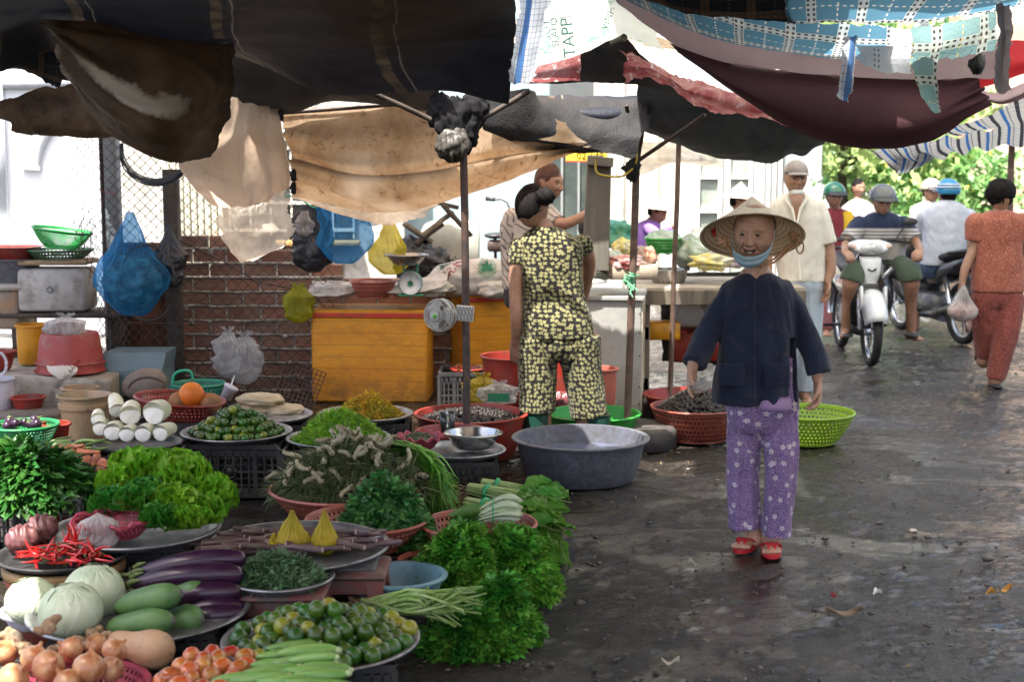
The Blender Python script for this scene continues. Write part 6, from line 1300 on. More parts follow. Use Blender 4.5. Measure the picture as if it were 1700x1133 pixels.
cc=P(780,660,9.25);crate('plastic_crate','tall black crate behind the pole with a red bowl inside',(cc[0],9.25),.38,.34,.30,0,None,None,z0=.02)
bowl('red_bowl','small red bowl sitting in the tall black crate',(P(775,590,9.2)[0],9.2),.25,.11,.085,P_RED);lump('brown_goods','brown tubers at the right end of the tall black crate','tubers',(P(812,592,9.25)[0],9.25,.31),(.09,.1,.04),M('brown_goods',(.2,.11,.05),.8),3,.2,8)
cb=P(802,690,8.0);bowl('red_tub','wide red tub of dark snails behind the rusty pole',(P(782,690,8.0)[0],8.0),0,.325,.25,P_RED,'tub',rb=.72)
shells('heap of dark snails in the wide red tub',(P(782,690,8.0)[0],8.0,.20),.285,.285,.05,900,.018,31)
bag('plastic_bag','yellow and clear bag with a green label behind the red snail tub',B_YEL,P(800,668,8.6),.22,.14,.16,.25,33,cr=.2);b=bag('plastic_bag','clear bag with a green printed label beside the yellow bag',B_CLEAR,P(828,672,8.5),.22,.14,.13,.25,34,cr=.2)
mb=MB();mb.box((0,-.075,.055),(.13,.004,.05));mb.build('green_label',M_GPRINT,b,False)
pc=G(697,742,.30);o=bowl('pink_dish','pink scalloped dish of chopped herb beside the glass of tea',(pc[0],pc[1]),.29,.115,.065,P_ROSE,rb=.5,rim=lambda th,rad,z:.010*np.sin(th*12)*(z>.05));
heap('chopped_herb','chopped dark herb in the pink scalloped dish','herb',(pc[0],pc[1],.335),.075,.075,.03,260,leafT(1,.4,.3,.1,2),.018,M_GHERB,tilt=1,seed=41,jitter=.8)
gc=G(743,718,.31);t=thing('tea_glass','plastic glass of brown tea beside the pole foot','glass',(gc[0],gc[1]-.0,.31));mb=MB();mb.lathe([(0,0),(.034,0),(.042,.10),(.041,.10),(.033,.003),(0,.003)],32);mb.build('cup',M('clear_plastic',(.8,.8,.8),.08,trans=.95,rvar=.02),t)
mb=MB();mb.lathe([(0,.004),(.0325,.004),(.0385,.072),(0,.072)],32);mb.build('tea',M('tea',(.30,.12,.04),.15,(.26,.10,.035),transl=.3),t);mb=MB();th=np.linspace(-1.4,1.4,12);mb.tube([(-.038-.02*math.cos(a),0,.05+.032*math.sin(a))for a in th],.004,6);mb.build('handle',M('clear_plastic',(.8,.8,.8)),t)
sc_=G(786,742,.29);bowl('steel_bowl','shiny steel bowl with a spoon on the tray by the big blue tub',(sc_[0],sc_[1]),.287,.142,.078,M('bright_steel',(.55,.55,.54),.2,(.4,.4,.4),8,metal=.95,rvar=.08),rb=.6)
mb=MB();mb.tube([(sc_[0]-.02,sc_[1],.30),(sc_[0]-.06,sc_[1]-.05,.37)],.004,6);mb.ball((sc_[0]+.0,sc_[1]+.02,.30),(.022,.03,.006));tag(mb.build('spoon',M_STEEL),'steel spoon leaning in the shiny bowl','spoon')
bowl('coral_basin','coral red basin edge behind the steel bowl',(P(752,722,7.3)[0],7.3),.12,.2,.16,P_RED)
tc=G(968,815,0);bt=bowl('blue_tub','very large scratched blue-grey plastic tub on the wet ground',(tc[0],7.42),0,.365,.225,P_BLUE,'tub',rb=.76,lip=.022,th=.008)
mb=MB();mb.lathe([(0,.13),(.318,.13)],40);mb.build('water',M('dirty_water',(.10,.11,.17),.06,rvar=.04),bt)
gb=bowl('green_basin','bright green basin behind the boots of the woman in yellow and black',(P(985,690,8.35)[0],8.35),.03,.285,.16,P_GREEN,'basin',rb=.7)
bowl('coral_bucket','coral red bucket standing against the grey counter',(P(1002,640,8.75)[0]-.02,8.75),.13,.115,.27,P_PINK,'bucket',rb=.78,lip=.014)
bowl('red_bucket','large red tub tilted beside the left leg of the woman in yellow and black',(P(850,640,8.75)[0],8.75),.12,.20,.36,P_RED,'tub',rb=.72)
bowl('red_bucket','dark red tub glimpsed between the legs of the woman',(P(930,640,9.0)[0],9.0),.05,.19,.42,P_RED,'tub',rb=.75)
lump('maroon_bag','maroon bag on the ground behind the green basin','bag',(P(932,660,8.7)[0],8.75,.16),(.10,.08,.09),M('maroon_film',(.12,.03,.035),.35,bump=.7,bsc=20),4,.2,5)
mb=MB();mb.lathe([(.24,0),(.24,.10),(.215,.125),(.10,.13),(0,.13)],36,wob=.02);tag(mb.build('concrete_disc',M('dark_concrete',(.075,.065,.06)),loc=(P(1058,680,8.35)[0],8.35,-.01)),'round dark concrete foot under the brown pole','base')
t=thing('grey_counter','pale grey metal counter with a painted sign on its side','counter',(P(1012,600,9.0)[0],9.0,0),-.12)
M_CTR=M('counter_paint',(.36,.36,.33),.55,(.28,.28,.26),4,bump=.12,bsc=30,dirt=(.15,.13,.11),dsc=7,dlo=.55,dhi=.78)
mb=MB();mb.box((0,.25,.43),(.40,.60,.74),bev=.006);mb.build('cabinet',M_CTR,t,False);mb=MB();mb.box((0,.25,.815),(.44,.64,.03),bev=.006);mb.build('worktop',M_CTR,t,False)
for sx in(-.17,.17):
 for sy in(0,.5):mb=MB();mb.box((sx,sy,.03),(.05,.05,.06));mb.build('leg',M_WOOD,t,False)
for zz in(.72,.60,.45,.25,.14):mb=MB();mb.ball((.192,-.052,zz),(.006,.003,.006),nu=8,nv=6);mb.build('bolt',M_DARKMETAL,t)
mb=MB();mb.box((.205,.24,.44),(.008,.56,.70));sg=mb.build('side_sign',M('sign_cream',(.55,.50,.38),.6,(.46,.41,.31),6,dirt=(.25,.18,.12),dsc=9,dlo=.52,dhi=.7),t,False)
for tx,zz,s,mt in(('Mua',.66,.17,M_RPRINT),('PERFECT',.46,.075,M('grey_ink',(.16,.16,.17),.6)),('CAFE',.34,.10,M('ochre_ink',(.5,.36,.12),.6))):
 v,f=text_mesh(tx,s);w=np.stack([v[:,0]*0+.2105,.24+v[:,0]*1.0,zz+v[:,1]*1.5],1);mb=MB();mb.add(w,f);mb.build('lettering',mt,sg,False)
mb=MB();mb.tube([(.211,.18,.24),(.211,.24,.20),(.211,.30,.26),(.211,.22,.16),(.211,.28,.12)],.006,5,flat=.3);mb.build('painted_figure',M('grey_ink',(.16,.16,.17)),sg)
bx=P(1052,445,9.05);mb=MB();mb.box((0,0,.045),(.30,.26,.09),bev=.006);bb=tag(mb.build('tan_box',M('tan_box',(.40,.33,.25),.7,dirt=(.25,.2,.15)),loc=P(1050,462,9.05)),'flat tan box on the grey counter holding meat bags','box')
lump('meat_bag','bag of red and pink meat on the tan box','bag',P(1040,438,9.0),(.13,.10,.055),M('meat_film',(.42,.12,.11),.25,(.55,.42,.38),12,bump=.6,bsc=18,coat=.6),4,.2,5);lump('meat_bag','dark clear bag with orange bits curling up behind the pole','bag',P(1068,430,9.1),(.08,.08,.08),M('mixed_film',(.30,.22,.18),.25,(.5,.18,.08),14,bump=.6,coat=.6),6,.2,5)
lump('greens_bag','clear bag of greens behind the wooden frame','bag',P(1000,438,9.3),(.17,.10,.10),M('greens_film',(.28,.34,.26),.3,(.5,.52,.46),10,bump=.6,coat=.5),8,.15,5)
mb=MB();mb.lathe([(0,0),(.03,.0),(.036,.20),(.034,.20)],20,sy=.5);tag(mb.build('turquoise_cup',M('turquoise',(.22,.60,.55),.4,transl=.2),loc=P(983,458,9.0)),'tall turquoise plastic holder on the counter beside the wooden frame','holder')
mb=MB();mb.beam(P(992,445,8.95),P(1015,458,8.9),.035,.012,bev=.004);tag(mb.build('cleaver',M_DARKMETAL),'dark knife lying on the counter corner','knife')
t=thing('wooden_frame','weathered wooden frame of two uprights standing by the counter','frame',(P(985,440,8.9)[0],8.9,.83));o=np.array(t.location)
MGW=M('frame_wood',(.16,.145,.12),.8,(.10,.09,.075),12,bump=.5,bsc=50,bdist=.004,stretch=(1,1,.12))
for a,b,w in(((978,460),(988,258),.095),((1000,450),(1004,275),.08)):mb=MB();mb.beam(np.array(P(*a,8.9))-o,np.array(P(*b,8.92))-o,w,.05,bev=.005);mb.build('upright',MGW,t,False)
mb=MB();mb.beam(np.array(P(975,266,8.87))-o,np.array(P(1018,270,8.87))-o,.06,.06,bev=.005);mb.build('crossbar',MGW,t,False)
t=thing('shop_sign','yellow shop sign with red and dark lettering above the dark shop','sign',P(974,252,12.4));mb=MB();mb.box((0,0,0),(.36,.03,.17),bev=.004);mb.build('board',M('sign_yellow',(.72,.50,.04),.5),t,False)
mb=MB();mb.box((0,-.004,-.082),(.365,.03,.012));mb.build('red_edge',M_RPRINT,t,False)
for tx,zz,mt in(('NHAT',.035,M('ink_navy',(.04,.05,.16),.6)),('02 149',-.038,M_RPRINT)):v,f=text_mesh(tx,.085);mb=MB();mb.add(np.stack([v[:,0]+.03,v[:,0]*0-.018,v[:,1]+zz],1),f);mb.build('lettering',mt,t,False)
t=thing('market_table','grey wooden vegetable table behind the brown poles','table',(P(1160,560,10.0)[0],10.0,0));o=np.array(t.location)
mb=MB();
for k in range(5):mb.box((.08,-.35+k*.19,.815),(1.15,.18,.03),bev=.004)
mb.build('tabletop',M('table_top',(.42,.37,.30),.7,(.30,.26,.21),8,bump=.3),t,False)
mb=MB();mb.box((.08,-.46,.765),(1.15,.04,.10),bev=.004);mb.build('apron',M_WOOD,t,False)
for sx in(-.42,.48):
 for sy in(-.42,.38):mb=MB();mb.box((sx,sy,.38),(.06,.06,.76),bev=.004);mb.build('leg',M_WOOD,t,False)
for zz in(.52,.17):mb=MB();mb.box((-.42,-.02,zz),(.05,.86,.09),bev=.004);mb.build('stretcher',M_WOOD,t,False)
mb=MB();mb.beam((-.05,-.40,.75),(.20,-.30,.35),.03,.03);mb.build('brace',M_WOOD,t,False)
perf('green_basket','bright green basket on the vendors table',P(1100,415,10.0),P(1100,420,10.0)[2],.12,.10,P_GREEN,rows=4,seg=36)
lump('green_bags','pale green and white bags heaped in the green basket','bags',P(1100,400,10.05),(.12,.10,.08),M('palegreen_film',(.45,.65,.52),.3,(.62,.68,.60),7,bump=.5,transl=.3),3,.2,5)
bowl('aluminium_bowl','grey aluminium bowl on the vendors table',(P(1110,440,9.95)[0],9.95),.83,.15,.10,M_STEEL,rb=.7)
lump('greens_bag','clear bag of dark greens on the vendors table','bag',P(1148,418,10.0),(.13,.12,.115),M('greens_film2',(.20,.27,.18),.3,(.50,.56,.50),8,bump=.5,coat=.4),9,.12,5)
lump('yellow_goods','yellow and white goods in clear bags at the table edge','bags',P(1178,436,9.8),(.13,.10,.055),M('yellow_goods',(.62,.55,.14),.4,(.66,.62,.50),12,bump=.4),5,.25,6)
lump('violet_goods','purple and white shallots bagged behind the yellow goods','bags',P(1205,428,10.1),(.18,.12,.07),M('violet_goods',(.40,.30,.36),.4,(.62,.60,.58),14,bump=.4),6,.2,6)
lump('white_bag','white bag at the back of the vendors table','bag',P(1165,398,10.4),(.12,.10,.08),M('white_goods',(.70,.70,.66),.5),7,.2,6)
lump('blue_bag','blue and green plastic bag heaped behind the wooden frame','bag',P(1022,388,10.5),(.12,.09,.11),M('bluegreen_film',(.10,.42,.42),.3,(.12,.36,.18),6,bump=.5,transl=.3),8,.2,5)
lump('yellow_bag','yellow bag below the blue and green one','bag',P(1035,412,10.4),(.08,.08,.07),M('yellow_goods',(.62,.55,.14)),9,.2,5)
mb=MB();mb.box((0,0,0),(.42,.34,.20),bev=.01);tag(mb.build('red_crate',P_RED,loc=P(1165,572,10.0)),'low red crate under the vendors table','crate')
tag(cloth('shade_backing',[[(1098,452,10.55),(1170,452,10.55),(1262,450,10.5)],[(1098,520,10.6),(1170,525,10.5),(1262,520,10.55)],[(1098,600,10.55),(1170,604,10.6),(1262,600,10.5)]],M('under_table_dark',(.03,.028,.027),.9,(.06,.055,.05),6),nu=30,nv=40,wr=.03,wsc=12),'dark cloth added as shade behind the legs of the vendors table','cloth')  # dark sheet added to stand in for the deep shade under the table
lump('dark_bundle','dark bundle of sacking on the ground under the vendors table','bundle',P(1225,575,10.2),(.24,.2,.16),M('under_table_dark',(.03,.028,.027)),5,.15,5)
mb=MB();mb.box((0,0,0),(.34,.3,.26),bev=.03);tag(mb.build('white_box',M('foam_box',(.50,.51,.49),.8,dirt=(.3,.3,.27)),loc=P(1158,510,10.0)),'white foam box under the vendors table on the red crate','box')
bowl('red_basin','flat red basin on the white foam box under the table',(P(1158,485,10.0)[0],10.0),P(1158,487,10)[2],.19,.05,P_RED,'basin')
mb=MB();mb.box((0,0,0),(.24,.2,.12),bev=.01);tag(mb.build('yellow_box',P_YEL,loc=P(1098,548,9.7)),'yellow plastic box under the table beside the counter','box')
mb=MB();mb.box((0,0,.05),(.62,.5,.12),bev=.01);tag(mb.build('stone_block',M_CONC,loc=(P(1095,620,9.3)[0]-.05,9.35,-.01)),'low stone block at the foot of the thin pole','block')
sc2=G(1165,745,0);perf('snail_basket','dark red perforated basket heaped with black snails left of the old woman',(sc2[0],sc2[1]+.28),0,.265,.20,P_REDB,rows=6,seg=60,rb=.7);mb=MB()
shells('mound of small black snails in the dark red basket',(sc2[0],sc2[1]+.28,.17),.235,.235,.13,1500,.015,35,1.5)
bowl('red_basin','wide red basin behind the black snail basket',(sc2[0]+.02,sc2[1]+.84),.04,.29,.15,P_RED,'basin',rb=.75)
lc=G(1352,748,0);perf('lime_basket','lime green perforated basket right of the old woman',(lc[0],lc[1]+.24),.0,.275,.185,P_LIME,rows=7,seg=60,rb=.62)
def flap():pass
mb=MB();mb.box((0,0,.16),(.47,.34,.30),bev=.02);o=tag(mb.build('foam_box',M('foam_dirty',(.52,.51,.49),.85,(.40,.38,.35),9,bump=.7,bsc=22,bdist=.008,dirt=(.20,.18,.15),dsc=9,dlo=.52,dhi=.72),loc=P(98,516,10.15)),'dirty white foam box on the shelf beside the torn fence','foam box')
mb=MB()
for k in range(2):mb.tube([(-.03+.0*k,-.173,.17+.0),(-.0,-.173,.19),(.02,-.173,.165),(0,-.173,.14),(-.03,-.173,.16)],.003,4)
mb.build('blue_mark',M('blue_ink',(.05,.3,.5),.6),o)
mb=MB();mb.box((0,0,0),(1.5,.5,.03),bev=.004)
for sx in(-.7,0,.7):mb.box((sx,0,-.16),(.05,.4,.29))
tag(mb.build('shelf',M_WOODD,loc=P(40,519,10.2)),'low dark wooden shelf under the foam boxes','shelf')
mb=MB();mb.box((0,0,0),(.48,.36,.035),bev=.012);tag(mb.build('cardboard',M('cardboard',(.34,.25,.15),.8),loc=P(98,434,10.15)),'flattened brown cardboard on the foam box','cardboard')
perf('wire_basket','dark green flat basket lying on the cardboard',P(100,420,10.15),P(100,431,10.15)[2],.225,.07,M('darkgreen_plastic',(.03,.09,.04),.5),rows=3,seg=50,foot=False)
perf('green_sieve','crumpled bright green mesh sieve on the dark green basket',P(100,400,10.12),P(96,412,10.12)[2],.20,.13,M('mesh_green',(.04,.50,.12),.45,transl=.3),rows=8,seg=70,rb=.55,foot=False,hole=.72,R=roty(.14))
for z,m,lb,cy in((0,P_BLUE,'grey-blue oblong tub at the left edge under the red one',468),(1,P_RED,'red oblong tub rim stacked in the grey-blue tub',430)):
 p=P(5,cy,10.15);mb=MB();h=(.17,.09)[z];ww=.26+.0*z
 def ring(w,d,zz,n=40):return[((abs(math.cos(a))**.5)*math.copysign(1,math.cos(a))*w,(abs(math.sin(a))**.5)*math.copysign(1,math.sin(a))*d,zz)for a in np.arange(n)*2*PI/n]
 mb.rings([ring(.22,.15,0),ring(.25,.18,h*.92),ring(.27,.20,h*.93),ring(.27,.20,h),ring(.24,.17,h),ring(.21,.14,.01)]);tag(mb.build('oblong_tub',m,loc=p,angle=40),lb,'tub')
mb=MB();mb.box((0,0,.0),(.46,.36,.05),bev=.02);tag(mb.build('foam_sheet',M('foam_lid',(.50,.47,.43),.8,dirt=(.25,.22,.18)),loc=P(-2,474,10.15)),'whitish foam lid under the grey-blue tub','lid')
mb=MB();mb.box((0,0,0),(.42,.34,.27),bev=.02);tag(mb.build('stained_box',M('stained_box',(.36,.29,.22),.8,(.22,.2,.18),6,bump=.5,dirt=(.42,.20,.06),dsc=4,dlo=.52,dhi=.7),loc=P(-5,512,10.15)),'stained grey box below the white lid at the left edge','box')
bowl('yellow_bucket','orange-yellow plastic bucket on the ledge below the foam box',(P(57,580,9.75)[0],9.75),.29,.125,.27,P_YEL,'bucket',rb=.86)
for k,(dz,rr,fl)in enumerate(((0,.232,0),(.03,.235,0),(.055,.225,1))):
 t_=bowl('red_basin',('lowest upturned red basin in the stack on the ledge','middle upturned red basin in the stack on the ledge','top upturned red basin in the stack on the ledge')[k],(P(117,600,9.35)[0]+(0,.004,.002)[k],9.35),.285+.27*(.4,.55,.98)[k],rr,(.10,.14,.20)[k],P_RED if k<2 else M('plastic_dullred',(.36,.055,.045),.5,(.28,.05,.045),5,dirt=(.30,.2,.15),dsc=5,dlo=.5,dhi=.7),'basin',rb=.80,R=rotx(PI))
t_=bag('goods_bag','tied pinkish bag of vegetables on top of the upturned red basins',B_WHITE,P(110,560,9.3),.25,.18,.14,.12,44,cr=.15);lump_=MB();lump_.ball((0,0,.055),(.095,.07,.05),nu=30,nv=20,fn=lambda v:v*(1+.15*fnz(v,6,2)[:,None]));lump_.build('contents',M('bag_veg',(.30,.16,.14),.6,(.14,.17,.10),14),t_)
t_=slab_cloth('white cloth flag with orange lettering hanging under the red basins','white_flag',[[(74,606,9.08),(100,607,9.05),(129,607,9.08)],[(84,620,9.05),(102,622,9.03),(127,618,9.05)],[(96,630,9.05),(104,634,9.04),(118,628,9.05)],[(103,638,9.06),(106,641,9.06),(110,637,9.06)]],M('flag_white',(.62,.56,.48),.8,(.52,.44,.36),8),'flag',nu=24,nv=24,seed=70)
v,f=text_mesh('HONG BACH',.04);v=np.stack([v[:,0],v[:,0]*0,v[:,1]],1)@roty(-.85).T;mb=MB();mb.add(v+np.array(P(113,622,9.0)),f);mb.build('orange_lettering',M('orange_ink',(.70,.20,.03),.6),t_,False)
M_BKT=P_BEIGE
t=thing('beige_bucket','dirty beige bucket with a wire handle standing on the ground','bucket',(P(141,690,8.15)[0],8.15,.0));mb=MB();H=.33
mb.lathe([(0,0),(.118,0),(.135,H*.78),(.150,H*.78),(.150,H*.86),(.143,H*.87),(.145,H-.012),(.156,H-.010),(.157,H),(.147,H+.002),(.140,H-.01),(.115,.01),(0,.01)],48);mb.build('body',M_BKT,t,angle=45)
mb=MB();th=np.linspace(0,1,14);mb.tube(catmull([(.06,-.15,H*.82),(.11,-.16,H*.7),(.135,-.14,H*.45),(.15,-.10,H*.25)],14),.003,6);mb.build('wire_handle',M_DARKMETAL,t)
bowl('beige_lid_pot','dusty brown pot behind the beige bucket',(P(133,640,8.75)[0],8.75),.16,.12,.12,M_BKT,'pot',rb=.8)
bowl('white_bucket','white plastic bucket cut off by the left edge',(P(-6,650,8.75)[0],8.75),.145,.115,.19,P_WHITE,'bucket',rb=.85)
bowl('red_bowl','small red bowl with a clear lid on the step',(P(47,665,8.75)[0],8.75),.145,.11,.075,P_RED,rb=.7)
bowl('red_bowl','red bowl at the left edge beside the yellow bucket',(P(2,600,9.4)[0],9.4),.29,.105,.13,P_RED,rb=.5)
mb=MB();th=np.linspace(0,2*PI,30);mb.tube([P(-2,605,9.1)+Vector((math.cos(a)*.05,0,math.sin(a)*.075))for a in th],.010,8);tag(mb.build('white_hoop',P_WHITE),'curved white handle at the left edge','handle')
mb=MB();mb.box((0,0,0),(.14,.03,.12));
gcx=G(40,712,.31);perf('green_basket','green perforated basket of small purple eggplants at the left',gcx,.22,.165,.11,PL('forest',(.02,.26,.08)),rows=6,seg=60);crate('plastic_crate','crate under the green basket of small eggplants',(gcx[0],gcx[1]),.4,.3,.22)
first=None
for k in range(9):
 p=Vector((gcx[0]-.09+.022*k+rs.uniform(-.01,.01),gcx[1]+rs.uniform(-.07,.07),.325+rs.uniform(0,.02)));lb='small round purple eggplant in the green basket'
 if first is None:
  first=thing('small_eggplant',lb,'eggplant',p,0,'small eggplants in the green basket');mb=MB();mb.ball((0,0,0),(.026,.026,.024),nu=18,nv=12);mb.build('body',M_AUB,first);mb=MB();mb.ball((0,0,.018),(.014,.014,.008),nu=10,nv=6);mb.tube([(0,0,.02),(.005,0,.045)],.004,6);mb.build('calyx',M_CALYX,first)
 else:copy_tree(first,p,(rs.uniform(-1.5,1.5),rs.uniform(-1.5,1.5),rs.rand()*6),lb)
bowl('red_bowl','small red bowl beside the green basket of eggplants',(P(92,720,7.3)[0],7.3),.24,.085,.08,P_RED,rb=.7)
M_POD=M('green_pod',(.09,.16,.04),.4,(.16,.24,.07),12,obj=.3);first=None
for k in range(16):
 p=P(20+110*rs.rand(),742+rs.uniform(-5,8),6.6);lb='slender green stalk lying across the dark leaves'
 if first is None:first=tag(spindle(.16,lambda u:.009*math.sin(PI*min(.97,u+.03))**.5,.015,10,10).build('green_stalk',M_POD,loc=p),lb,'stalk','green stalks over the dark leaves');first.rotation_euler=(0,-.1,.2)
 else:copy_tree(first,p,(rs.rand()*6,rs.uniform(-.3,.2),rs.uniform(-.6,.6)),lb)
t=thing('metal_hood','blue-grey sheet metal hood with sloping sides behind the radishes','hood',P(225,652,9.5));mb=MB();M_HOOD=M('hood_paint',(.10,.155,.17),.5,(.12,.17,.19),4,dirt=(.28,.26,.22),dsc=6,dlo=.55,dhi=.75)
mb.rings([[(-.26,-.15,0),(.22,-.15,0),(.22,.2,0),(-.26,.2,0)],[(-.24,-.14,.17),(.22,-.14,.17),(.22,.2,.17),(-.24,.2,.17)],[(-.17,-.10,.285),(.24,-.10,.285),(.24,.2,.285),(-.17,.2,.285)]]);mb.build('shell',M_HOOD,t,False)
mb=MB();mb.ball((0,0,0),(.15,.05,.10),roty(-.25),nu=40,nv=24,fn=lambda v:v*(1+.03*fnz(v,4,2)[:,None]));tag(mb.build('brown_pan',M('brown_pan',(.16,.11,.085),.6,(.26,.21,.17),5),loc=P(240,638,9.1)),'worn brown round pan leaning under the fence','pan')
mb=MB();th=np.linspace(PI*.95,PI*.2,14);mb.tube([P(246,650,9.0)+Vector((math.cos(a)*.13,0,math.sin(a)*.09))for a in th],.008,6);tag(mb.build('pan_rim',M_DARKMETAL),'dark bent rod arching over the brown pan','rod')
rc=P(297,692,7.65);perf('red_basket','bright red oval basket holding orange gac fruits',(rc[0],7.65),.29,.235,.10,P_RED,rows=4,seg=56,R=roty(.10));crate('plastic_crate','crate under the red basket of gac fruits',(rc[0],7.68),.42,.34,.28)
M_GAC=M('gac_skin',(.75,.20,.01),.5,(.62,.14,.01),5,bump=.7,bsc=110,bdist=.004);M_GACD=M('gac_dull',(.34,.12,.03),.6,(.20,.10,.04),6,bump=.7,bsc=110,bdist=.004)
for px,py,r,m,lb in((318,656,.068,M_GAC,'bright orange round gac fruit standing up in the red basket'),(350,671,.058,M_GACD,'duller orange gac fruit at the right of the red basket'),(297,668,.055,M_GACD,'brownish gac fruit behind the bright orange one')):
 t=thing('gac_fruit',lb,'fruit',P(px,py,7.6));mb=MB();mb.ball((0,0,0),(r,r,r*1.02),nu=40,nv=28,fn=lambda v:v*(1+.012*fnz(v,30,4)[:,None]));mb.build('fruit',m,t);mb=MB();mb.tube([(0,0,r*.95),(.004,0,r*1.15),(.014,0,r*1.3)],[.008,.004,.003],8);mb.build('stalk',M_CALYX,t)
t=thing('drink_cup','crushed plastic cup with white lid and straw beside the gac fruits','cup',P(374,662,7.9));mb=MB();mb.lathe([(0,0),(.03,0),(.04,.07),(.042,.07),(.042,.078),(0,.085)],24,R=roty(.5));mb.build('cup_body',P_WHITE,t);mb=MB();mb.tube([(.03,0,.06),(.055,0,.13)],.004,6);mb.build('straw',M_WHITE,t)
mb=MB();mb.tube(catmull([list(P(*k))for k in((285,655,9.0),(290,622,9.0),(315,617,9.0),(322,640,9.0))],16),.010,6);tag(mb.build('basket_hoop',M('handle_green',(.02,.30,.18),.4)),'green plastic basket handle sticking up behind the gac fruits','handle')
perf('green_basket','teal green basket behind the gac fruits',P(330,660,9.0),P(330,668,9.0)[2],.16,.12,M('teal_plastic',(.02,.20,.13),.45),rows=4,seg=44)
t=thing('wire_rack','rusty wire rack leaning against the brick wall by the chest','rack',P(498,640,9.6));mb=MB();R=rotx(-.3)@roty(.35)
for k in range(10):mb.tube(np.array([[-.14,0,-.14+k*.031],[.14,0,-.14+k*.031]])@R.T,.0035,5);mb.tube(np.array([[-.14+k*.031,0,-.14],[-.14+k*.031,0,.14]])@R.T,.0035,5)
mb.build('wires',M_DARKMETAL,t)
def hang(label,mat,px,py_top,py_bot,Y,w,d,seed,**k):
 b=P(px,py_bot,Y);h=P(px,py_top,Y)[2]-b[2];return bag('plastic_bag',label,mat,b,w,d,h,k.pop('knot',.10),seed,**k)
o=hang('large blue translucent bag of goods hanging on the fence',B_BLUE,222,352,524,9.75,.48,.24,51,full=.42,ears=False,cr=.14)
mb=MB();mb.ball((.0,0,.24),(.18,.09,.17),nu=34,nv=24,fn=lambda v:v*(1+.2*fnz(v,6,2)[:,None]));mb.build('contents',M('bag_goods',(.02,.05,.06),.5,(.20,.45,.42),14),o)
hang('black crumpled bag hanging beside the large blue bag',B_BLACK,283,375,478,9.8,.22,.12,52,full=.55,ears=False,cr=.2)
mb=MB();th=np.linspace(.2,2*PI-.6,40);mb.tube([P(245,470,9.7)+Vector((math.cos(a)*.19,0,math.sin(a)*.26))for a in th],.006,6);tag(mb.build('black_hose',M_BLACK),'loop of thin black hose hanging around the blue bag','hose')
mb=MB()
for k in range(9):
 rr=.21+.006*(k%4);th=np.linspace(PI*.93,PI*2.06,30);mb.tube([P(258,248,9.7)+Vector((math.cos(a)*rr*1.05+rs.uniform(-.003,.003),-.01*(k%3),math.sin(a)*rr*.95-.004*k))for a in th],.005,6)
tag(mb.build('cable_coil',M('grey_cable',(.05,.06,.075),.5)),'coil of dark grey cable hung on the fence','cable coil')
for i,(k,lb)in enumerate(((.24,'clear crumpled bag hanging at the left on the brick wall'),(.30,'clear crumpled bag with white print hanging at the right on the brick wall'))):hang(lb,B_CLEAR,(380,408)[i],(552,560)[i],(628,638)[i],9.8,k*.8,.08,53+i,full=.8,knot=.4,cr=.22)
hang('shiny blue carrier bag hanging over the wall',B_BLUE,573,322,438,9.6,.34,.16,56,full=.8,knot=.5,ears=False,cr=.14)
hang('black bag hanging left of the shiny blue one',B_BLACK,520,340,452,9.75,.30,.14,57,full=.7,knot=.4,ears=False,cr=.2)
hang('tall olive yellow bag hanging between the blue bag and the scale',B_YEL,648,372,456,9.9,.26,.12,58,full=.5,knot=.35,ears=False,cr=.15)
hang('bunched clear bag below the torn strip',B_CLEAR,618,335,375,9.7,.16,.10,59,full=.6,knot=.4,ears=False,cr=.2)
hang('white bag tucked on top of the black bag',B_WHITE,506,350,392,9.7,.13,.10,60,full=.6,knot=.4,ears=False,cr=.2)
mb=MB();mb.tube(catmull([list(P(*k))for k in((470,330,9.7),(482,325,9.68),(497,330,9.68),(522,345,9.7),(530,340,9.7))],18),.011,6,flat=.5);tag(mb.build('green_tape',M('tape_green',(.05,.42,.26),.5,transl=.3)),'tangle of green tape tied to the fence top','tape')
def litter(name,label,px,py,sz,mat,seed,R=None,sy=.5,h=.01):
 p=G(px,py,.004);mb=MB();nu,nv=14,9;r=np.random.RandomState(seed);V=[]
 for i in range(nu):
  u=i/(nu-1)
  for j in range(nv):v_=j/(nv-1)*2-1;V.append(((u-.5)*sz,v_*sz*sy*.5*math.sin(PI*min(.97,max(.05,u)))**.7,h*(1+math.sin(u*5+seed))*(.4+v_*v_)+.004))
 mb.add(V,grid_faces(nu,nv));o=tag(mb.build(name,mat,loc=p,rz=r.rand()*.8-.2),label,'leaf' if 'leaf' in name else 'litter');return o
litter('dead_leaf','curled dry brown leaf lying alone on the wet street',1400,1022,.14,M('dry_leaf',(.22,.15,.09),.7,(.14,.09,.05),20,bump=.5),2,sy=.42,h=.012)
litter('dead_leaf','small orange leaf scrap near the right edge of the street',1668,984,.06,M('orange_leaf',(.55,.26,.04),.6),3);litter('dead_leaf','orange leaf scrap beside the other at the right',1645,990,.045,M('orange_leaf',(.55,.26,.04)),5)
litter('paper_scrap','small pale torn scrap on the street before the old woman',1458,990,.05,M_WHITE,6);litter('paper_scrap','whitish scrap left of the red sandals',1151,940,.04,M('scrap_tan',(.5,.46,.36),.7),7);litter('paper_scrap','tiny red scrap on the street',1384,994,.025,M_RPRINT,8);litter('paper_scrap','pale scrap lying in the lower left of the street',1113,1105,.06,M('scrap_tan',(.5,.46,.36)),9)
mb=MB();r=np.random.RandomState(77)
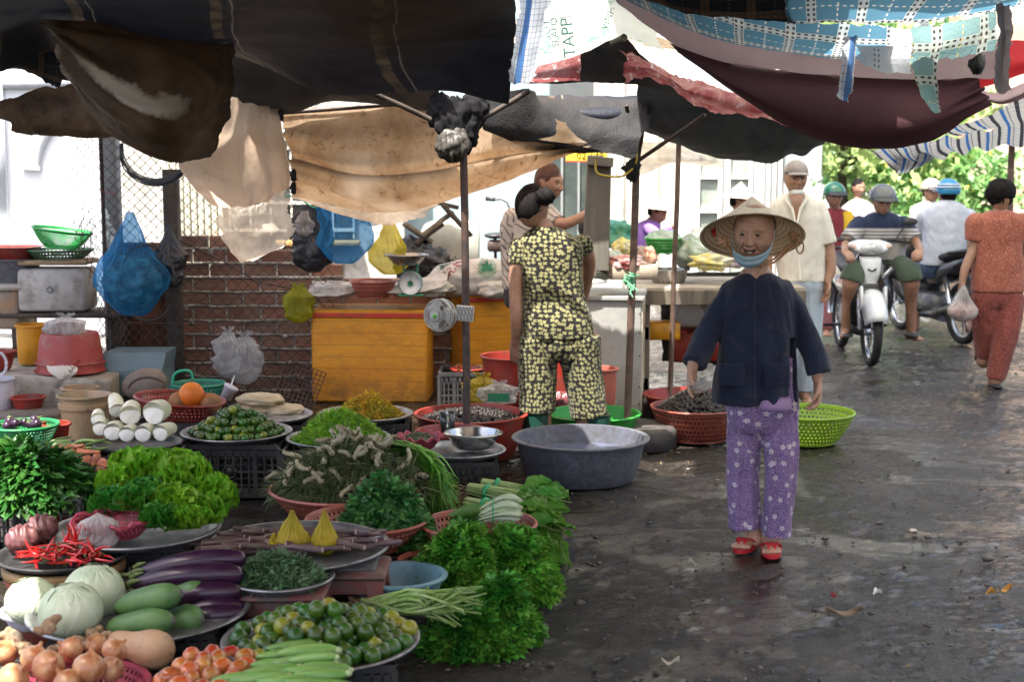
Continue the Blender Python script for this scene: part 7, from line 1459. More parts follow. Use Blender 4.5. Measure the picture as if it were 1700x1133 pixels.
for k in range(1500):
 y=4.3+r.rand()**1.6*8;x=r.uniform(-.1,.36)*y if r.rand()<.9 else r.uniform(-.4,0)*y;s=.003+.008*r.rand()**3;mb.ball((x,y,.001),(s*1.6,s,s*.7),rotz(r.rand()*6),nu=6,nv=4,fn=lambda v:v*(1+.25*r.normal(size=(len(v),1))*.5))
tag(mb.build('gravel',M('grit',(.04,.035,.03),.35,(.13,.11,.09),30,var=.5)),'fine dark grit and crumbs scattered over the wet street',kind='stuff')
for k,(px,py,s)in enumerate(((1515,883,.022),(1460,870,.02),(1540,893,.018),(897,1045,.03),(1150,640,.02),(1370,895,.018),(1245,845,.02),(1640,930,.026),(1050,995,.016),(962,1003,.022))):
 p=G(px,py,.004);lump('pebble','small dark pebble loose on the street','pebble',(p[0],p[1],s*.3),(s,s*.8,s*.5),M('pebble',(.045,.04,.036),.5,(.08,.07,.06),20),k,.15,4,nu=14,nv=10)['group']='loose pebbles on the street'
mb=MB();r=np.random.RandomState(78);TL=leafT(1,.5,.3,.2,3)
for k in range(260):
 y=4.5+r.rand()**1.4*7;x=r.uniform(-.02,.34)*y;x=x if r.rand()<.5 else r.uniform(.0,.14)*y;mb.add((TL[0]*r.uniform(.008,.03))@rotz(r.rand()*6).T+np.array([x,y,.006]),TL[1])
tag(mb.build('leaf_litter',M('trodden_leaf',(.05,.045,.02),.6,(.16,.12,.06),3,var=.6,hue=.05)),'scattered trodden leaf scraps on the wet street',kind='stuff')
def skinM(nm,c,c2):return M('skin_'+nm,c,.48,c2,30,bump=.25,bsc=150,bdist=.0015,sss=.12,dirt=tuple(x*.7 for x in c),dsc=22,dlo=.56,dhi=.75)
SK_OLD=skinM('old',(.56,.345,.235),(.46,.26,.17));SK=skinM('tan',(.36,.195,.125),(.28,.145,.09));SK_L=skinM('light',(.42,.22,.15),(.34,.17,.11))
M_LIP=M('lips',(.28,.085,.07),.4);M_LIPD=M('mouth_inside',(.03,.008,.008),.5);M_TOOTH=M('teeth',(.62,.56,.42),.25,rvar=.05);M_EYEW=M('eye_white',(.36,.30,.26),.15,rvar=.03);M_IRIS=M('iris',(.018,.010,.007),.1,rvar=.02)
M_HAIR=M('hair_black',(.006,.005,.005),.75,(.013,.011,.011),40,spec=.12,bump=.8,bsc=120,bdist=.003,stretch=(1,1,.1));M_HAIRG=M('hair_grey',(.10,.095,.09),.5,(.25,.24,.23),60,bump=.8,bsc=120,bdist=.003,stretch=(1,1,.1));M_HAIRB=M('hair_brown',(.05,.018,.012),.55,(.08,.03,.018),40,spec=.25,bump=.8,bsc=120,bdist=.003)
HEADM=lambda s:[s,M_LIP,M_EYEW,M_IRIS,M_LIPD,M_TOOTH,M_HAIR]
def gs(x,z,x0,z0,sx,sz):return np.exp(-((x-x0)/sx)**2-((z-z0)/sz)**2)
def head(mb,c,R,s=1.0,old=0.0,smile=0.0,male=False,N=(132,104),brow=M_HAIR):
 nu,nv=N;V=[]
 a=np.linspace(0,1,nu,endpoint=False);a=a*2*PI;a=a-.55*np.sin(a)
 b=np.linspace(0.0001,PI-.0001,nv)
 A,B=np.meshgrid(a,b,indexing='ij');A=A.ravel();B=B.ravel()
 x=np.sin(B)*np.sin(A);y=-np.sin(B)*np.cos(A);z=np.cos(B)
 fr=np.clip(-y,0,1);lo=np.clip(-z,0,1)
 X=x*(.074-.019*lo**1.6-.004*fr);Yv=y*(.093-.012*lo*(y>0));Z=z*.113
 Yv=Yv-.010*lo*fr+.004*(z>.4)*fr;X=np.sign(X)*np.abs(X)**.97*.985
 f=(y<.1)*1.0;g=lambda*q:gs(X,Z,*q)*f;D=0
 for sgn in(-1,1):
  D=D+.0035*g(sgn*.030,.022,.020,.006)-.0120*g(sgn*.029,.003,.015,.0095)+.0050*g(sgn*.042,-.028,.018,.016)+.0040*g(sgn*.033,-.0085,.013,.0035)*(1+old)
  D=D+.0090*g(sgn*.0115,-.036,.0062,.0062)-.0035*g(sgn*.019,-.036,.004,.007)
  t=np.clip((-.034-Z)/.032,0,1);D=D-(.0012+.0016*old+.0014*smile)*np.exp(-((np.abs(X)-(.0185+.017*t))/.0036)**2)*(t>0)*(t<1)*f
  D=D+.0040*smile*g(sgn*.040,-.040,.013,.014)
  D=D-.0012*old*np.sin(Z*900+np.abs(X)*500)*g(sgn*.054,.0,.010,.014)
  D=D-.0035*old*g(sgn*.030,-.0135,.012,.0028)-.010*old*g(sgn*.050,-.062,.012,.018)
 D=D+.0075*g(0,-.002,.0065,.018)+.0215*g(0,-.030,.0082,.0135)+.005*g(0,-.037,.012,.006)
 D=D+.0007*old*np.sin(Z*620+14*X)*g(0,.045,.045,.018)+.007*g(0,-.062,.026,.014)+.008*g(0,-.092,.019,.013)-.0035*g(0,-.079,.018,.005)
 mw=.0225+.007*smile;zc=-.0620+.25*smile*X*X/.03*1.2
 up=np.exp(-((Z-zc-.0060)/.0034)**2-(X/mw)**4)*f;dn=np.exp(-((Z-zc+.0068+.004*smile)/.0042)**2-(X/(mw*.9))**4)*f
 mo=np.exp(-((Z-zc+.001+.002*smile)/(.0018+.0042*smile))**2-(X/(mw*.92))**4)*f
 D=D+.0042*up+.0046*dn-(.004+.012*smile)*mo
 Yv=Yv-D;X=X-np.sign(X)*0
 v=np.stack([X,Yv,Z],1)*s;fc=[q for q in grid_faces(nu,nv,True,False)]
 cx=lambda arr:[float(arr[list(q)].mean())for q in fc]
 U,Dn,Mo=cx(up),cx(dn),cx(mo);eb=cx(sum(np.exp(-((np.abs(X)-.030)/.015)**4-((Z-.024-.05*(.03-np.abs(X)))/.0032)**2)for _ in(0,))*f)
 m=[4 if(o>.5 and smile)else(1 if(u>.55 or d>.55)else(6 if(e>.6 and not old)else 0))for u,d,o,e in zip(U,Dn,Mo,eb)]
 T=lambda q:(np.asarray(q)@np.asarray(R).T)+np.array(c)
 mb.add(T(v),[tuple(q)for q in fc],m)
 for sgn in(-1,1):
  mb.ball(T(np.array([[sgn*.029,-.0715,.0008]])*s)[0],.0125*s,m=2,nu=20,nv=14);e=np.array([sgn*.029-.0005,-.0826,.0008])*s
  mb.ball(T(e[None])[0],((.0066+.0018*old)*s,.0028*s,.0070*s),R,m=3,nu=16,nv=8)
  th=np.linspace(-.15,PI+.15,12)
  lid=np.stack([sgn*.029+np.cos(th)*.0145,-.0815+.006*np.abs(np.cos(th))**2,.0012+np.sin(th)*(.0062-.0022*old)],1)*s;mb.tube(T(lid),.0034*s,8,m=0)
  lid[:,2]=.0012*s-np.sin(th)*(.0070-.0024*old)*s;mb.tube(T(lid),.0032*s,8,m=0)
  ear=MB();ear.ball((0,0,0),(.0075,.018,.031),roty(.18*sgn)@rotx(-.15),nu=20,nv=14,fn=lambda q:q*(1-.35*gs(q[:,1],q[:,2],0,.1,.45,.5)[:,None]*(q[:,0:1]*sgn>0)));ev,ef=ear.arrays();mb.add(T((ev+np.array([sgn*.0705,.012,-.006]))*s),ef)
 if smile:
  for k,(dx,h)in enumerate(((-.0135,.8),(-.0078,1.0),(-.0012,1.05),(.0065,.95),(.0125,.75),(-.004,-.8),(.003,-.9),(.009,-.7))):
   zz=-.0605+.25*dx*dx/.03*1.2+(.0018 if h>0 else-.0075);mb.box(T(np.array([[dx,-.0845+abs(dx)*.25,zz]])*s)[0],(.0060*s,.004*s,.0062*abs(h)*s),R,m=5,bev=.0012)
def hair(name,c,R,s,parent,mat,cut=.2,r=(.079,.098,.119),off=(0,.008,.006),back=-.5,seed=1,hi=1.0,fringe=.045):
 """cap of hair: covers skull above the hairline in front and down to the nape behind"""
 mb=MB();v0=MB();v0.ball((0,0,0),1,nu=72,nv=54);v,f=v0.arrays()
 az=np.abs(np.arctan2(v[:,0],-v[:,1]));lim=cut+(back-cut)*np.clip((az-.9)/1.1,0,1)**.8
 keep=v[:,2]>lim-.10;w=np.clip((lim-v[:,2])/.12,0,1)
 v2=v*(1+.018*np.sin(np.arctan2(v[:,1],v[:,0])*34+fnz(v,5,seed)*3)[:,None]+.03*fnz(v,4,seed)[:,None]-.12*w[:,None])
 v2=v2*np.array(r)+np.array(off);ff=[q for q in f if all(keep[i]for i in q)]
 mb.add(((v2*s)@np.asarray(R).T)+np.array(c),ff);return mb.build(name,mat,parent)
def hand(mb,w,d,n,s=1.0,thumb=1,curl=.35,spread=.16,r=.0083,curls=None):
 """wrist w, finger direction d, palm normal n (fingers bend toward it), thumb side +-1"""
 d=np.array(d,float);d/=np.linalg.norm(d);n=np.array(n,float);n-=d*n.dot(d);n/=np.linalg.norm(n);t=np.cross(d,n)*thumb;w=np.array(w,float)
 for k in range(4):
  o=(k-1.5)*.0195;mb.tube([w-d*.01+t*o*.55,w+d*.04*s+t*o*.9*s,w+d*.083*s+t*o*s],[.0135*s,.0138*s,.0105*s],10,flat=.95)
 for k,L in enumerate((.066,.078,.080,.070)):
  o=(1.5-k)*.0200;L*=s*(1 if k else 1);L=(.070,.080,.075,.060)[k]*s;p=w+d*.080*s+t*o*s;a=0;pts=[p];dd=d+t*(1.5-k)*spread*.6
  cu=curls[k]if curls else curl
  for q,fr in enumerate((.45,.32,.25)):
   a+=cu*(1.1 if q else .8);di=dd/np.linalg.norm(dd)*math.cos(a)+n*math.sin(a);p=p+di*L*fr;pts.append(p)
  rr=r*s*(1,1.03,.98,.86)[k];pts=catmull(pts,9);mb.tube(pts,np.linspace(rr*1.12,rr*.82,9),10);mb.ball(pts[-1],rr*.84,nu=10,nv=8);mb.ball(pts[0],rr*1.2,nu=10,nv=8)
 p0=w+d*.018*s+t*.020*s;pts=catmull([p0,p0+(d*.026+t*.021+n*.008)*s,p0+(d*.052+t*.027+n*.020)*s,p0+(d*.074+t*.024+n*.034)*s],9);mb.tube(pts,np.linspace(.0145,.0078,9)*s,10);mb.ball(pts[-1],.0080*s,nu=10,nv=8)
def foot(mb,an,d,s=1.0):
 d=np.array([d[0],d[1],0.0]);d/=np.linalg.norm(d);t=np.array([-d[1],d[0],0]);an=np.array(an,float);g=an.copy();g[2]=an[2]-.053
 mb.tube([an+np.array([0,0,.08]),an,g+d*.02+np.array([0,0,.022])],[.031*s,.033*s,.034*s],12);mb.ball(g-d*.035,(.028*s,.028*s,.026),nu=12,nv=10)
 mb.tube([g-d*.03,g+d*.05*s+np.array([0,0,.012]),g+d*.12*s],[.028,.034,.036],14,flat=.6)if False else None
 R=np.stack([d,t,[0,0,1]],1);mb.ball(g+d*.055*s+np.array([0,0,.006]),(.10*s,.036*s,.026),R,nu=18,nv=12);mb.ball(g+d*.115*s,(.045*s,.042*s,.017),R,nu=16,nv=10)
 for k in range(5):o=(k-2)*.0165*s;mb.tube([g+d*.12*s+t*o,g+d*(.160-.006*abs(k-1))*s+t*o*1.05],[.0100 if k else .012]*2,8);mb.ball(g+d*(.160-.006*abs(k-1))*s+t*o*1.05,.010 if k else .012,nu=8,nv=6)
AX=[]
def path(mb,pts,rad,seg=18,n=16,flat=1.0,ends=True):
 pts=[list(p)for p in pts];q=catmull(pts,n);r=catmull(np.array(rad,float)[:,None],n)[:,0];AX.append((mb,q,r,r));mb.tube(q,r,seg,flat=flat)
 if ends:mb.ball(q[0],r[0]*.98,nu=seg,nv=10);mb.ball(q[-1],r[-1]*.98,nu=seg,nv=10)
def torso(mb,rows,seg=36,p=2.4,n=26):
 """rows: (centre, half width, half depth, yaw)"""
 A=np.array([[*list(c),a,b,(y[0]if y else 0)]for c,a,b,*y in rows]);A=catmull(A,n);AX.append((mb,A[:,:3],A[:,3],A[:,4]));th=np.arange(seg)*2*PI/seg;cs,sn=np.cos(th),np.sin(th);e=2/p;ux=np.sign(cs)*np.abs(cs)**e;uy=np.sign(sn)*np.abs(sn)**e
 mb.rings([np.stack([q[0]+ux*q[3]*math.cos(q[5])-uy*q[4]*math.sin(q[5]),q[1]+ux*q[3]*math.sin(q[5])+uy*q[4]*math.cos(q[5]),np.full(seg,q[2])],1)for q in A])
def garment(mb,name,mat,parent,o,vox=.009,sm_=3,fold=.006,fs=(16,16,4),seed=1,extra=None):
 v,f=fuse(mb,vox,sm_);w=v*np.array(fs);c=v.mean(0);d=v-c;d[:,2]=0;d/=(np.linalg.norm(d,axis=1)[:,None]+1e-6)
 h=fnz(w,1.0,seed)*.7+fnz(w*2.3,1.0,seed+1)*.35;v=v+d*(h*fold)[:,None]+np.stack([h*0,h*0,fnz(v,30,seed+2)*fold*.4],1)
 if extra:v=extra(v)
 m2=MB();m2.add(v-np.array(o),f);ob=m2.build(name,mat,parent);best=np.full(len(v),1e9);U=np.zeros(len(v))
 for k,(b_,q_,rx,ry)in enumerate(AX):
  if b_ is not mb:continue
  d=v[:,None]-q_[None];D=(d[...,0]/rx)**2+(d[...,1]/ry)**2+(d[...,2]/(.5*(rx+ry)))**2;i=D.argmin(1);Dm=D.min(1);j=np.arange(len(v))
  u=np.arctan2(d[j,i,0]/rx[i],-d[j,i,1]/ry[i])*.5*(rx.mean()+ry.mean())+k*.37;m=Dm<best;U[m]=u[m];best[m]=Dm[m]
 at=ob.data.attributes.new('puv','FLOAT_VECTOR','POINT');at.data.foreach_set('vector',np.stack([U,v[:,2],U*0],1).astype(np.float32).ravel());AX[:]=[x for x in AX if x[0]is not mb];return ob
def fabric(name,c,c2=None,rough=.85,bsc=220,pattern=None,bump=.35,transl=0.0):
 if name in _mats:return _mats[name]
 t=NT(name);co=t.coord();b=t.mix(t.rangemap(t.noise(7,5,.65,co),.3,.7),tuple(k*.85 for k in c),c2 or tuple(min(1,k*1.12)for k in c))
 if pattern:b=pattern(t,co,b)
 h=t.math('ADD',t.noise(bsc,3,.6,co),t.math('MULTIPLY',t.noise(14,5,.6,co,dist=1.0,stretch=(1,1,.4)),2.2));p=t.n('BsdfPrincipled',{'Base Color':b,'Roughness':rough,'Specular IOR Level':.25,'Normal':t.bump(h,bump,.008),'Sheen Weight':.15})
 _mats[name]=t.finish(p);return _mats[name]
def uv2(t,co):return t.n('Attribute',attribute_name='puv').outputs['Vector']
def flowers(sc,colr,pet=4,size=.40,rand=.7,bg2=None,thr=None):
 def f(t,co,b):
  v=t.n('Mapping',{0:uv2(t,co),'Scale':(sc,sc,sc)}).outputs[0];vo=t.n('TexVoronoi',{'Vector':v,'Scale':1.0,'Randomness':rand},voronoi_dimensions='2D');d=t.n('VectorMath',{0:v,1:vo.outputs['Position']},operation='SUBTRACT').outputs[0];s=t.n('SeparateXYZ',{0:d});rc=t.n('SeparateColor',{0:vo.outputs['Color']})
  an=t.math('ADD',t.math('ARCTAN2',s.outputs[1],s.outputs[0]),t.math('MULTIPLY',rc.outputs[0],6.28));r=t.math('SQRT',t.math('ADD',t.math('POWER',s.outputs[0],2.0),t.math('POWER',s.outputs[1],2.0)))
  R=t.math('MULTIPLY',t.math('ADD',.48,t.math('MULTIPLY',t.math('ABSOLUTE',t.math('COSINE',t.math('MULTIPLY',an,pet/2))),.60)),size);m=t.math('LESS_THAN',r,R)
  if thr:m=t.math('MULTIPLY',m,t.math('GREATER_THAN',rc.outputs[1],thr))
  b=t.mix(m,b,t.mix(t.noise(25,3,.6,co),tuple(k*.8 for k in colr),colr));return t.mix(t.math('MULTIPLY',m,t.math('LESS_THAN',r,size*.18)),b,bg2)if bg2 else b
 return f
def pat_purple(t,co,b):
 v=t.n('Mapping',{0:uv2(t,co),'Scale':(30,30,30)}).outputs[0];vo=t.n('TexVoronoi',{'Vector':v,'Randomness':1.0},voronoi_dimensions='2D');k=t.n('SeparateColor',{0:vo.outputs['Color']}).outputs[0]
 b=t.mix(t.math('MULTIPLY',t.math('LESS_THAN',vo.outputs['Distance'],.20),t.math('GREATER_THAN',k,.55)),b,(.70,.62,.72));v2=t.n('Mapping',{0:v,'Location':(3.3,1.7,0),'Scale':(1.5,.8,1),'Rotation':(0,0,.6)}).outputs[0];vo2=t.n('TexVoronoi',{'Vector':v2,'Randomness':1.0},voronoi_dimensions='2D')
 b=t.mix(t.math('MULTIPLY',t.math('LESS_THAN',vo2.outputs['Distance'],.24),t.math('GREATER_THAN',t.n('SeparateColor',{0:vo2.outputs['Color']}).outputs[2],.45)),b,(.05,.03,.12));return flowers(22,(.70,.64,.68),5,.25,1.0,(.10,.06,.16),.38)(t,co,b)
def pat_lattice(t,co,b):
 s=t.n('SeparateXYZ',{0:uv2(t,co)});a=t.math('FRACT',t.math('MULTIPLY',t.math('ADD',s.outputs[0],s.outputs[1]),32));c=t.math('FRACT',t.math('MULTIPLY',t.math('SUBTRACT',s.outputs[0],s.outputs[1]),32));return t.mix(t.math('MAXIMUM',t.math('LESS_THAN',a,.16),t.math('LESS_THAN',c,.16)),b,(.55,.40,.36))
def pat_swirl(t,co,b):w=t.n('TexWave',{'Vector':uv2(t,co),'Scale':10.0,'Distortion':9.0,'Detail':1.0},bands_direction='DIAGONAL').outputs[1];return t.mix(t.math('GREATER_THAN',w,.82),b,(.14,.12,.12))
def pat_polo(z0,z1):
 def f(t,co,b):
  z=t.n('SeparateXYZ',{0:co}).outputs[2];q=t.math('FRACT',t.math('MULTIPLY',z,34));m=t.math('MULTIPLY',t.math('LESS_THAN',q,.42),t.math('GREATER_THAN',z,z0));b=t.mix(t.math('MULTIPLY',m,.75),b,(.03,.04,.08));return t.mix(t.math('GREATER_THAN',z,z1),b,(.02,.03,.07))
 return f
def euR(yaw=0,pitch=0,roll=0):return rotz(yaw)@rotx(pitch)@roty(roll)
def conehat(name,label_parent,c,R,r,h,parent=None,strap=None):
 nt=NT('palm_leaf');co=nt.coord();
 mb=MB();prof=[(0.001,h)]+[(r*u,h*(1-u)-.010*math.sin(PI*u))for u in np.linspace(.08,1,14)];prof+=[(r+.002,-.004),(r-.003,-.004)]+[(r*u-.003,h*(1-u)-.010*math.sin(PI*u)-.004)for u in np.linspace(1,.08,14)]+[(0.001,h-.006)]
 mb.lathe(prof,84,R=R,c=c);o=mb.build(name,M('palm_leaf',(.78,.65,.48),.6,(.84,.76,.62),40,bump=.5,bsc=70,bdist=.003,transl=.25,stretch=(1,1,.3)),parent,angle=60)
 mb=MB()
 for k in range(13):u=.14+k*.068;th=np.linspace(0,2*PI,49);q=np.stack([np.cos(th)*(r*u-.004),np.sin(th)*(r*u-.004),np.full(49,h*(1-u)-.010*math.sin(PI*u)-.006)],1)@np.asarray(R).T+np.array(c);mb.tube(q,.0016 if k<12 else .0034,5,cap=False)
 mb.build('hat_hoops',M('hat_hoop',(.42,.31,.21),.6),o);return o
Y0=5.96;q=lambda x,y,dy=0.0:P(x,y,Y0+dy);O=G(1265,915,0.0)
W=thing('person','old woman in a conical hat, navy tunic and purple flowered trousers standing smiling','person',O);o=np.array(O);off=lambda mb:setattr(mb,'v',[v-o for v in mb.v])
R=euR(-.36,.07,.05);hc=q(1252,386,-.02)
body=MB();head(body,hc,R,1.09,old=1.0,smile=1.0,N=(260,200));bm_=MB()
path(bm_,[q(1256,405,.03),q(1257,440,.03),q(1256,475,.05)],[.050,.046,.058]);path(bm_,[q(1256,470,.06),q(1258,560,.04),q(1262,650,.04)],[.085,.09,.10])
for s,hx in((-1,((1205,472),(1176,545),(1153,598),(1149,616))),(1,((1312,472),(1338,548),(1354,612),(1357,630)))):
 path(bm_,[q(hx[0][0]-s*5,hx[0][1]+16,.045),q(*hx[1],.03),q(*hx[2],-.04 if s<0 else-.02),q(*hx[3],-.05 if s<0 else-.02)],[.030,.030,.025,.023])
for a,b,c_ in(((1240,660,.05),(1235,780,.07),(1254,897,.07)),((1290,660,.05),(1296,780,.01),(1285,900,.03))):path(bm_,[q(*a),q(*b),q(*c_)],[.055,.034,.031])
lf=(G(1228,918),G(1281,925));an=(q(1255,893,.02),q(1284,898,.0))
an=[Vector((a_[0],lf[i][1]+.13,.075))for i,a_ in enumerate(an)]
for i in range(2):foot(bm_,an[i],(lf[i]-an[i]),.92)
v,f=fuse(bm_,.0048,2);body.add(v,f)
hm=MB();hand(hm,q(1150,612,-.05),(-.10,-.35,-.95),(.75,-.55,-.2),.92,thumb=1,curls=(.25,.75,.8,.8),r=.0082);v,f=fuse(hm,.0026,1);body.add(v,f)
hm=MB();hand(hm,q(1357,630,-.02),(.02,-.15,-1),(-.9,-.1,-.1),.92,thumb=-1,curl=.42,r=.0082);v,f=fuse(hm,.0026,1);body.add(v,f)
off(body);body.build('body',HEADM(SK_OLD),W)
hair('grey_hair',np.array(hc)-o,R,1.085,W,M_HAIRG,.30,(.082,.099,.104),(0,.012,.002),back=-.35)
mb=MB();torso(mb,[(q(1256,452,.05),.052,.055),(q(1256,460,.05),.090,.075),(q(1256,472,.05),.135,.088),(q(1257,490,.05),.155,.098),(q(1257,530,.04),.158,.112),(q(1257,590,.03),.164,.125),(q(1254,640,.02),.176,.130),(q(1253,664,.02),.180,.130),(q(1253,668,.02),.175,.125)])
for hx in(((1216,484,.05),(1188,528,.04),(1165,575,0),(1153,606,-.045)),((1300,484,.05),(1328,528,.04),(1350,585,.0),(1360,621,-.02))):
 path(mb,[q(*h_)for h_ in hx],[.052,.054,.058,.062],ends=False,flat=.9);mb.ball(q(*hx[0]),.051)
def tun(v):
 sl=np.exp(-((v[:,0]-(q(1312,600)[0]))/.012)**2)*(v[:,2]<q(0,560)[2])*(v[:,1]<Y0+.02);v[:,1]+=.05*sl;fl=np.clip((q(0,600)[2]-v[:,2])/.2,0,1)*(np.abs(v[:,0]-q(1257,0)[0])<.2);v[:,1]+=fl*.010*np.sin(v[:,0]*55+1);return v
M_NAVY=fabric('navy_cotton',(.007,.013,.036),(.016,.025,.056),.75,pattern=lambda t,co,b:t.mix(t.rangemap(t.noise(13,7,.75,co,dist=1.0),.56,.66),b,(.035,.038,.055)),bump=.6)
tn=garment(mb,'navy_tunic',M_NAVY,W,o,.0065,2,.0075,(36,36,15),3,tun)
for px in(1215,1290):
 mb=MB();v=[];nu=10
 for i in range(nu):
  for j in range(nu):v.append(list(q(px-21+42*i/9,604+40*j/9-4*math.sin(PI*i/9)*(j==9),-.118-.006*math.sin(PI*i/9)*math.sin(PI*min(1,j/9+.2))+.018*((px-21+42*i/9-1253)/60)**2)))
 mb.add(v,grid_faces(nu,nu));off(mb);pk=mb.build('patch_pocket',M_NAVY,tn);pk.modifiers.new('t','SOLIDIFY').thickness=.004
mb=MB();mb.tube([q(1252,462,-.035),q(1252,500,-.085),q(1252,560,-.10),q(1253,620,-.118),q(1253,662,-.124)],.0035,6,flat=.5)
for py in(478,505,535,565,597):mb.ball(q(1251,py,-.078-.045*min(1,max(0,(py-470)/60))),.0045,nu=8,nv=6)
off(mb);mb.build('button_placket',M_NAVY,tn)
mb=MB();torso(mb,[(q(1265,590,.04),.13,.10),(q(1266,640,.04),.150,.115),(q(1266,668,.04),.156,.12),(q(1266,700,.04),.152,.11),(q(1266,715,.04),.13,.09)])
path(mb,[q(1237,680,.05),q(1235,740,.06),q(1234,800,.07),q(1237,850,.07),q(1238,876,.07)],[.082,.076,.070,.071,.074],ends=False);path(mb,[q(1294,680,.03),q(1297,740,.0),q(1296,800,-.01),q(1292,855,-.0),q(1291,889,.0)],[.084,.076,.068,.065,.066],ends=False)
def pf(v):
 z=v[:,2];a=np.clip((q(0,690)[2]-z)/.3,0,1);v[:,1]+=a*.008*np.sin(v[:,0]*95+np.sin(z*5)*1.5);return v
garment(mb,'flowered_trousers',fabric('purple_flowered',(.20,.125,.29),(.28,.18,.37),pattern=pat_purple),W,o,.0065,3,.009,(48,48,5.5),5,pf)
mb=MB();torso(mb,[(q(1280,655,-.02),.075,.09),(q(1280,670,-.02),.085,.10),(q(1282,676,-.02),.08,.095)],n=8);off(mb);mb.build('lilac_undershirt',fabric('lilac',(.36,.24,.44)),W)
M_SAN=M('sandal_red',(.55,.02,.03),.35,coat=.2)
for i in range(2):
 d=(lf[i]-an[i]);d[2]=0;d.normalize();t2=Vector((-d.y,d.x,0));g=Vector((an[i][0],an[i][1],0))+d*.055;mb=MB();ring=[]
 for zz in(.0,.014):ring.append([list(g+d*math.cos(a)*.122+t2*math.sin(a)*(.044+.006*math.cos(a))+Vector((0,0,zz)))for a in np.arange(36)*2*PI/36])
 mb.rings(ring);off(mb);sd_=mb.build('sandal',M_SAN,W,angle=50);mb=MB();f0=g+d*.085+Vector((0,0,.020))
 for s in(-1,1):mb.tube(catmull([list(f0),list(g+d*.05+t2*s*.022+Vector((0,0,.052))),list(g+t2*s*.044+Vector((0,0,.022)))],10),[.006]+[.010]*8+[.007],8,flat=.45)
 mb.ball(g+d*.058+Vector((0,0,.051)),(.016,.016,.007),nu=10,nv=6);off(mb);mb.build('strap',M_SAN,sd_)
Rh=rotz(-.05)@rotx(-.50)@roty(.03);ht=conehat('conical_hat','',np.array(q(1249,392,.01))-o,Rh,.217,.190,W)
mb=MB()
M_STRAP=M('strap_cloth',(.50,.29,.15),.6,(.40,.22,.11),12,bump=.6,bsc=30,stretch=(1,1,.4))
for pts,rr in(([(1204,403,.02),(1220,424,-.03),(1234,437,-.05),(1250,441,-.05)],.013),([(1322,400,.03),(1300,420,-.0),(1285,433,-.03),(1262,441,-.05)],.012)):
 for k in(-1,1):mb.tube(catmull([list(q(a+k*1.5,b+k*2.0,c))for a,b,c in pts],16),rr*.72,9,flat=.5)
for px,py in((1200,402),(1319,393)):
 for k in range(4):mb.ball(q(px+rs.uniform(-5,5),py+rs.uniform(-5,5),.0),(.018,.010,.012),rrot(),nu=14,nv=10)
th=np.linspace(0,2*PI,18);mb.tube([q(1328+math.sin(a)*6,410+math.cos(a)*11,.0)for a in th],.006,7,flat=.6);mb.tube([q(1207,408,0),q(1214,422,.0),q(1222,427,-.01)],.009,7,flat=.5);off(mb);mb.build('chin_strap',M_STRAP,ht)
mb=MB()
for a in(-.5,0,.5):mb.tube([q(1186,393,.06),q(1186+10*math.sin(a)-4,377-3*math.cos(a),.04)],[.008,.003],5,flat=.3)
off(mb);mb.build('red_patch',M('red_patch',(.5,.02,.03),.7),ht)
mk=MB();V=[];nu,nv=26,10
for i in range(nu):
 a=-1.25+2.5*i/(nu-1)
 for j in range(nv):
  u=j/(nv-1);zt=-.090+.046*(abs(a)/1.25)**1.7;zb=-.136+.060*(abs(a)/1.25)**1.8;z=zt+(zb-zt)*u+.0016*math.sin(u*16);rr=.088+.014*math.cos(a)-.012*u**2
  V.append((math.sin(a)*rr*.93,-math.cos(a)*rr*1.10-.004*math.sin(u*12),z))
mk.add(np.array(V)@R.T+np.array(hc),grid_faces(nu,nv));off(mk);m_=mk.build('face_mask',M('mask_blue',(.36,.56,.66),.7,(.46,.64,.72),20,bump=.3,bsc=70,transl=.2),W);m_.modifiers.new('t','SOLIDIFY').thickness=.003
mb=MB()
for s in(-1,1):w=[np.array(x_)@R.T+np.array(hc)for x_ in((s*.080,-.034,-.052),(s*.086,-.012,-.02),(s*.088,.006,.012),(s*.090,.02,.018))];mb.tube(w,.0018,5)
off(mb);mb.build('mask_loop',M_WHITE,m_)
bg_=bag('clear_bag','small crumpled clear bag and straw held in the old woman right hand',B_CLEAR,q(1165,651,-.12),.075,.045,.05,.4,71,cr=.25);mb=MB();mb.tube([np.array(q(1128,630,-.12))-np.array(bg_.location),np.array(q(1160,645,-.12))-np.array(bg_.location)],.0025,6);mb.build('straw',M_WHITE,bg_)
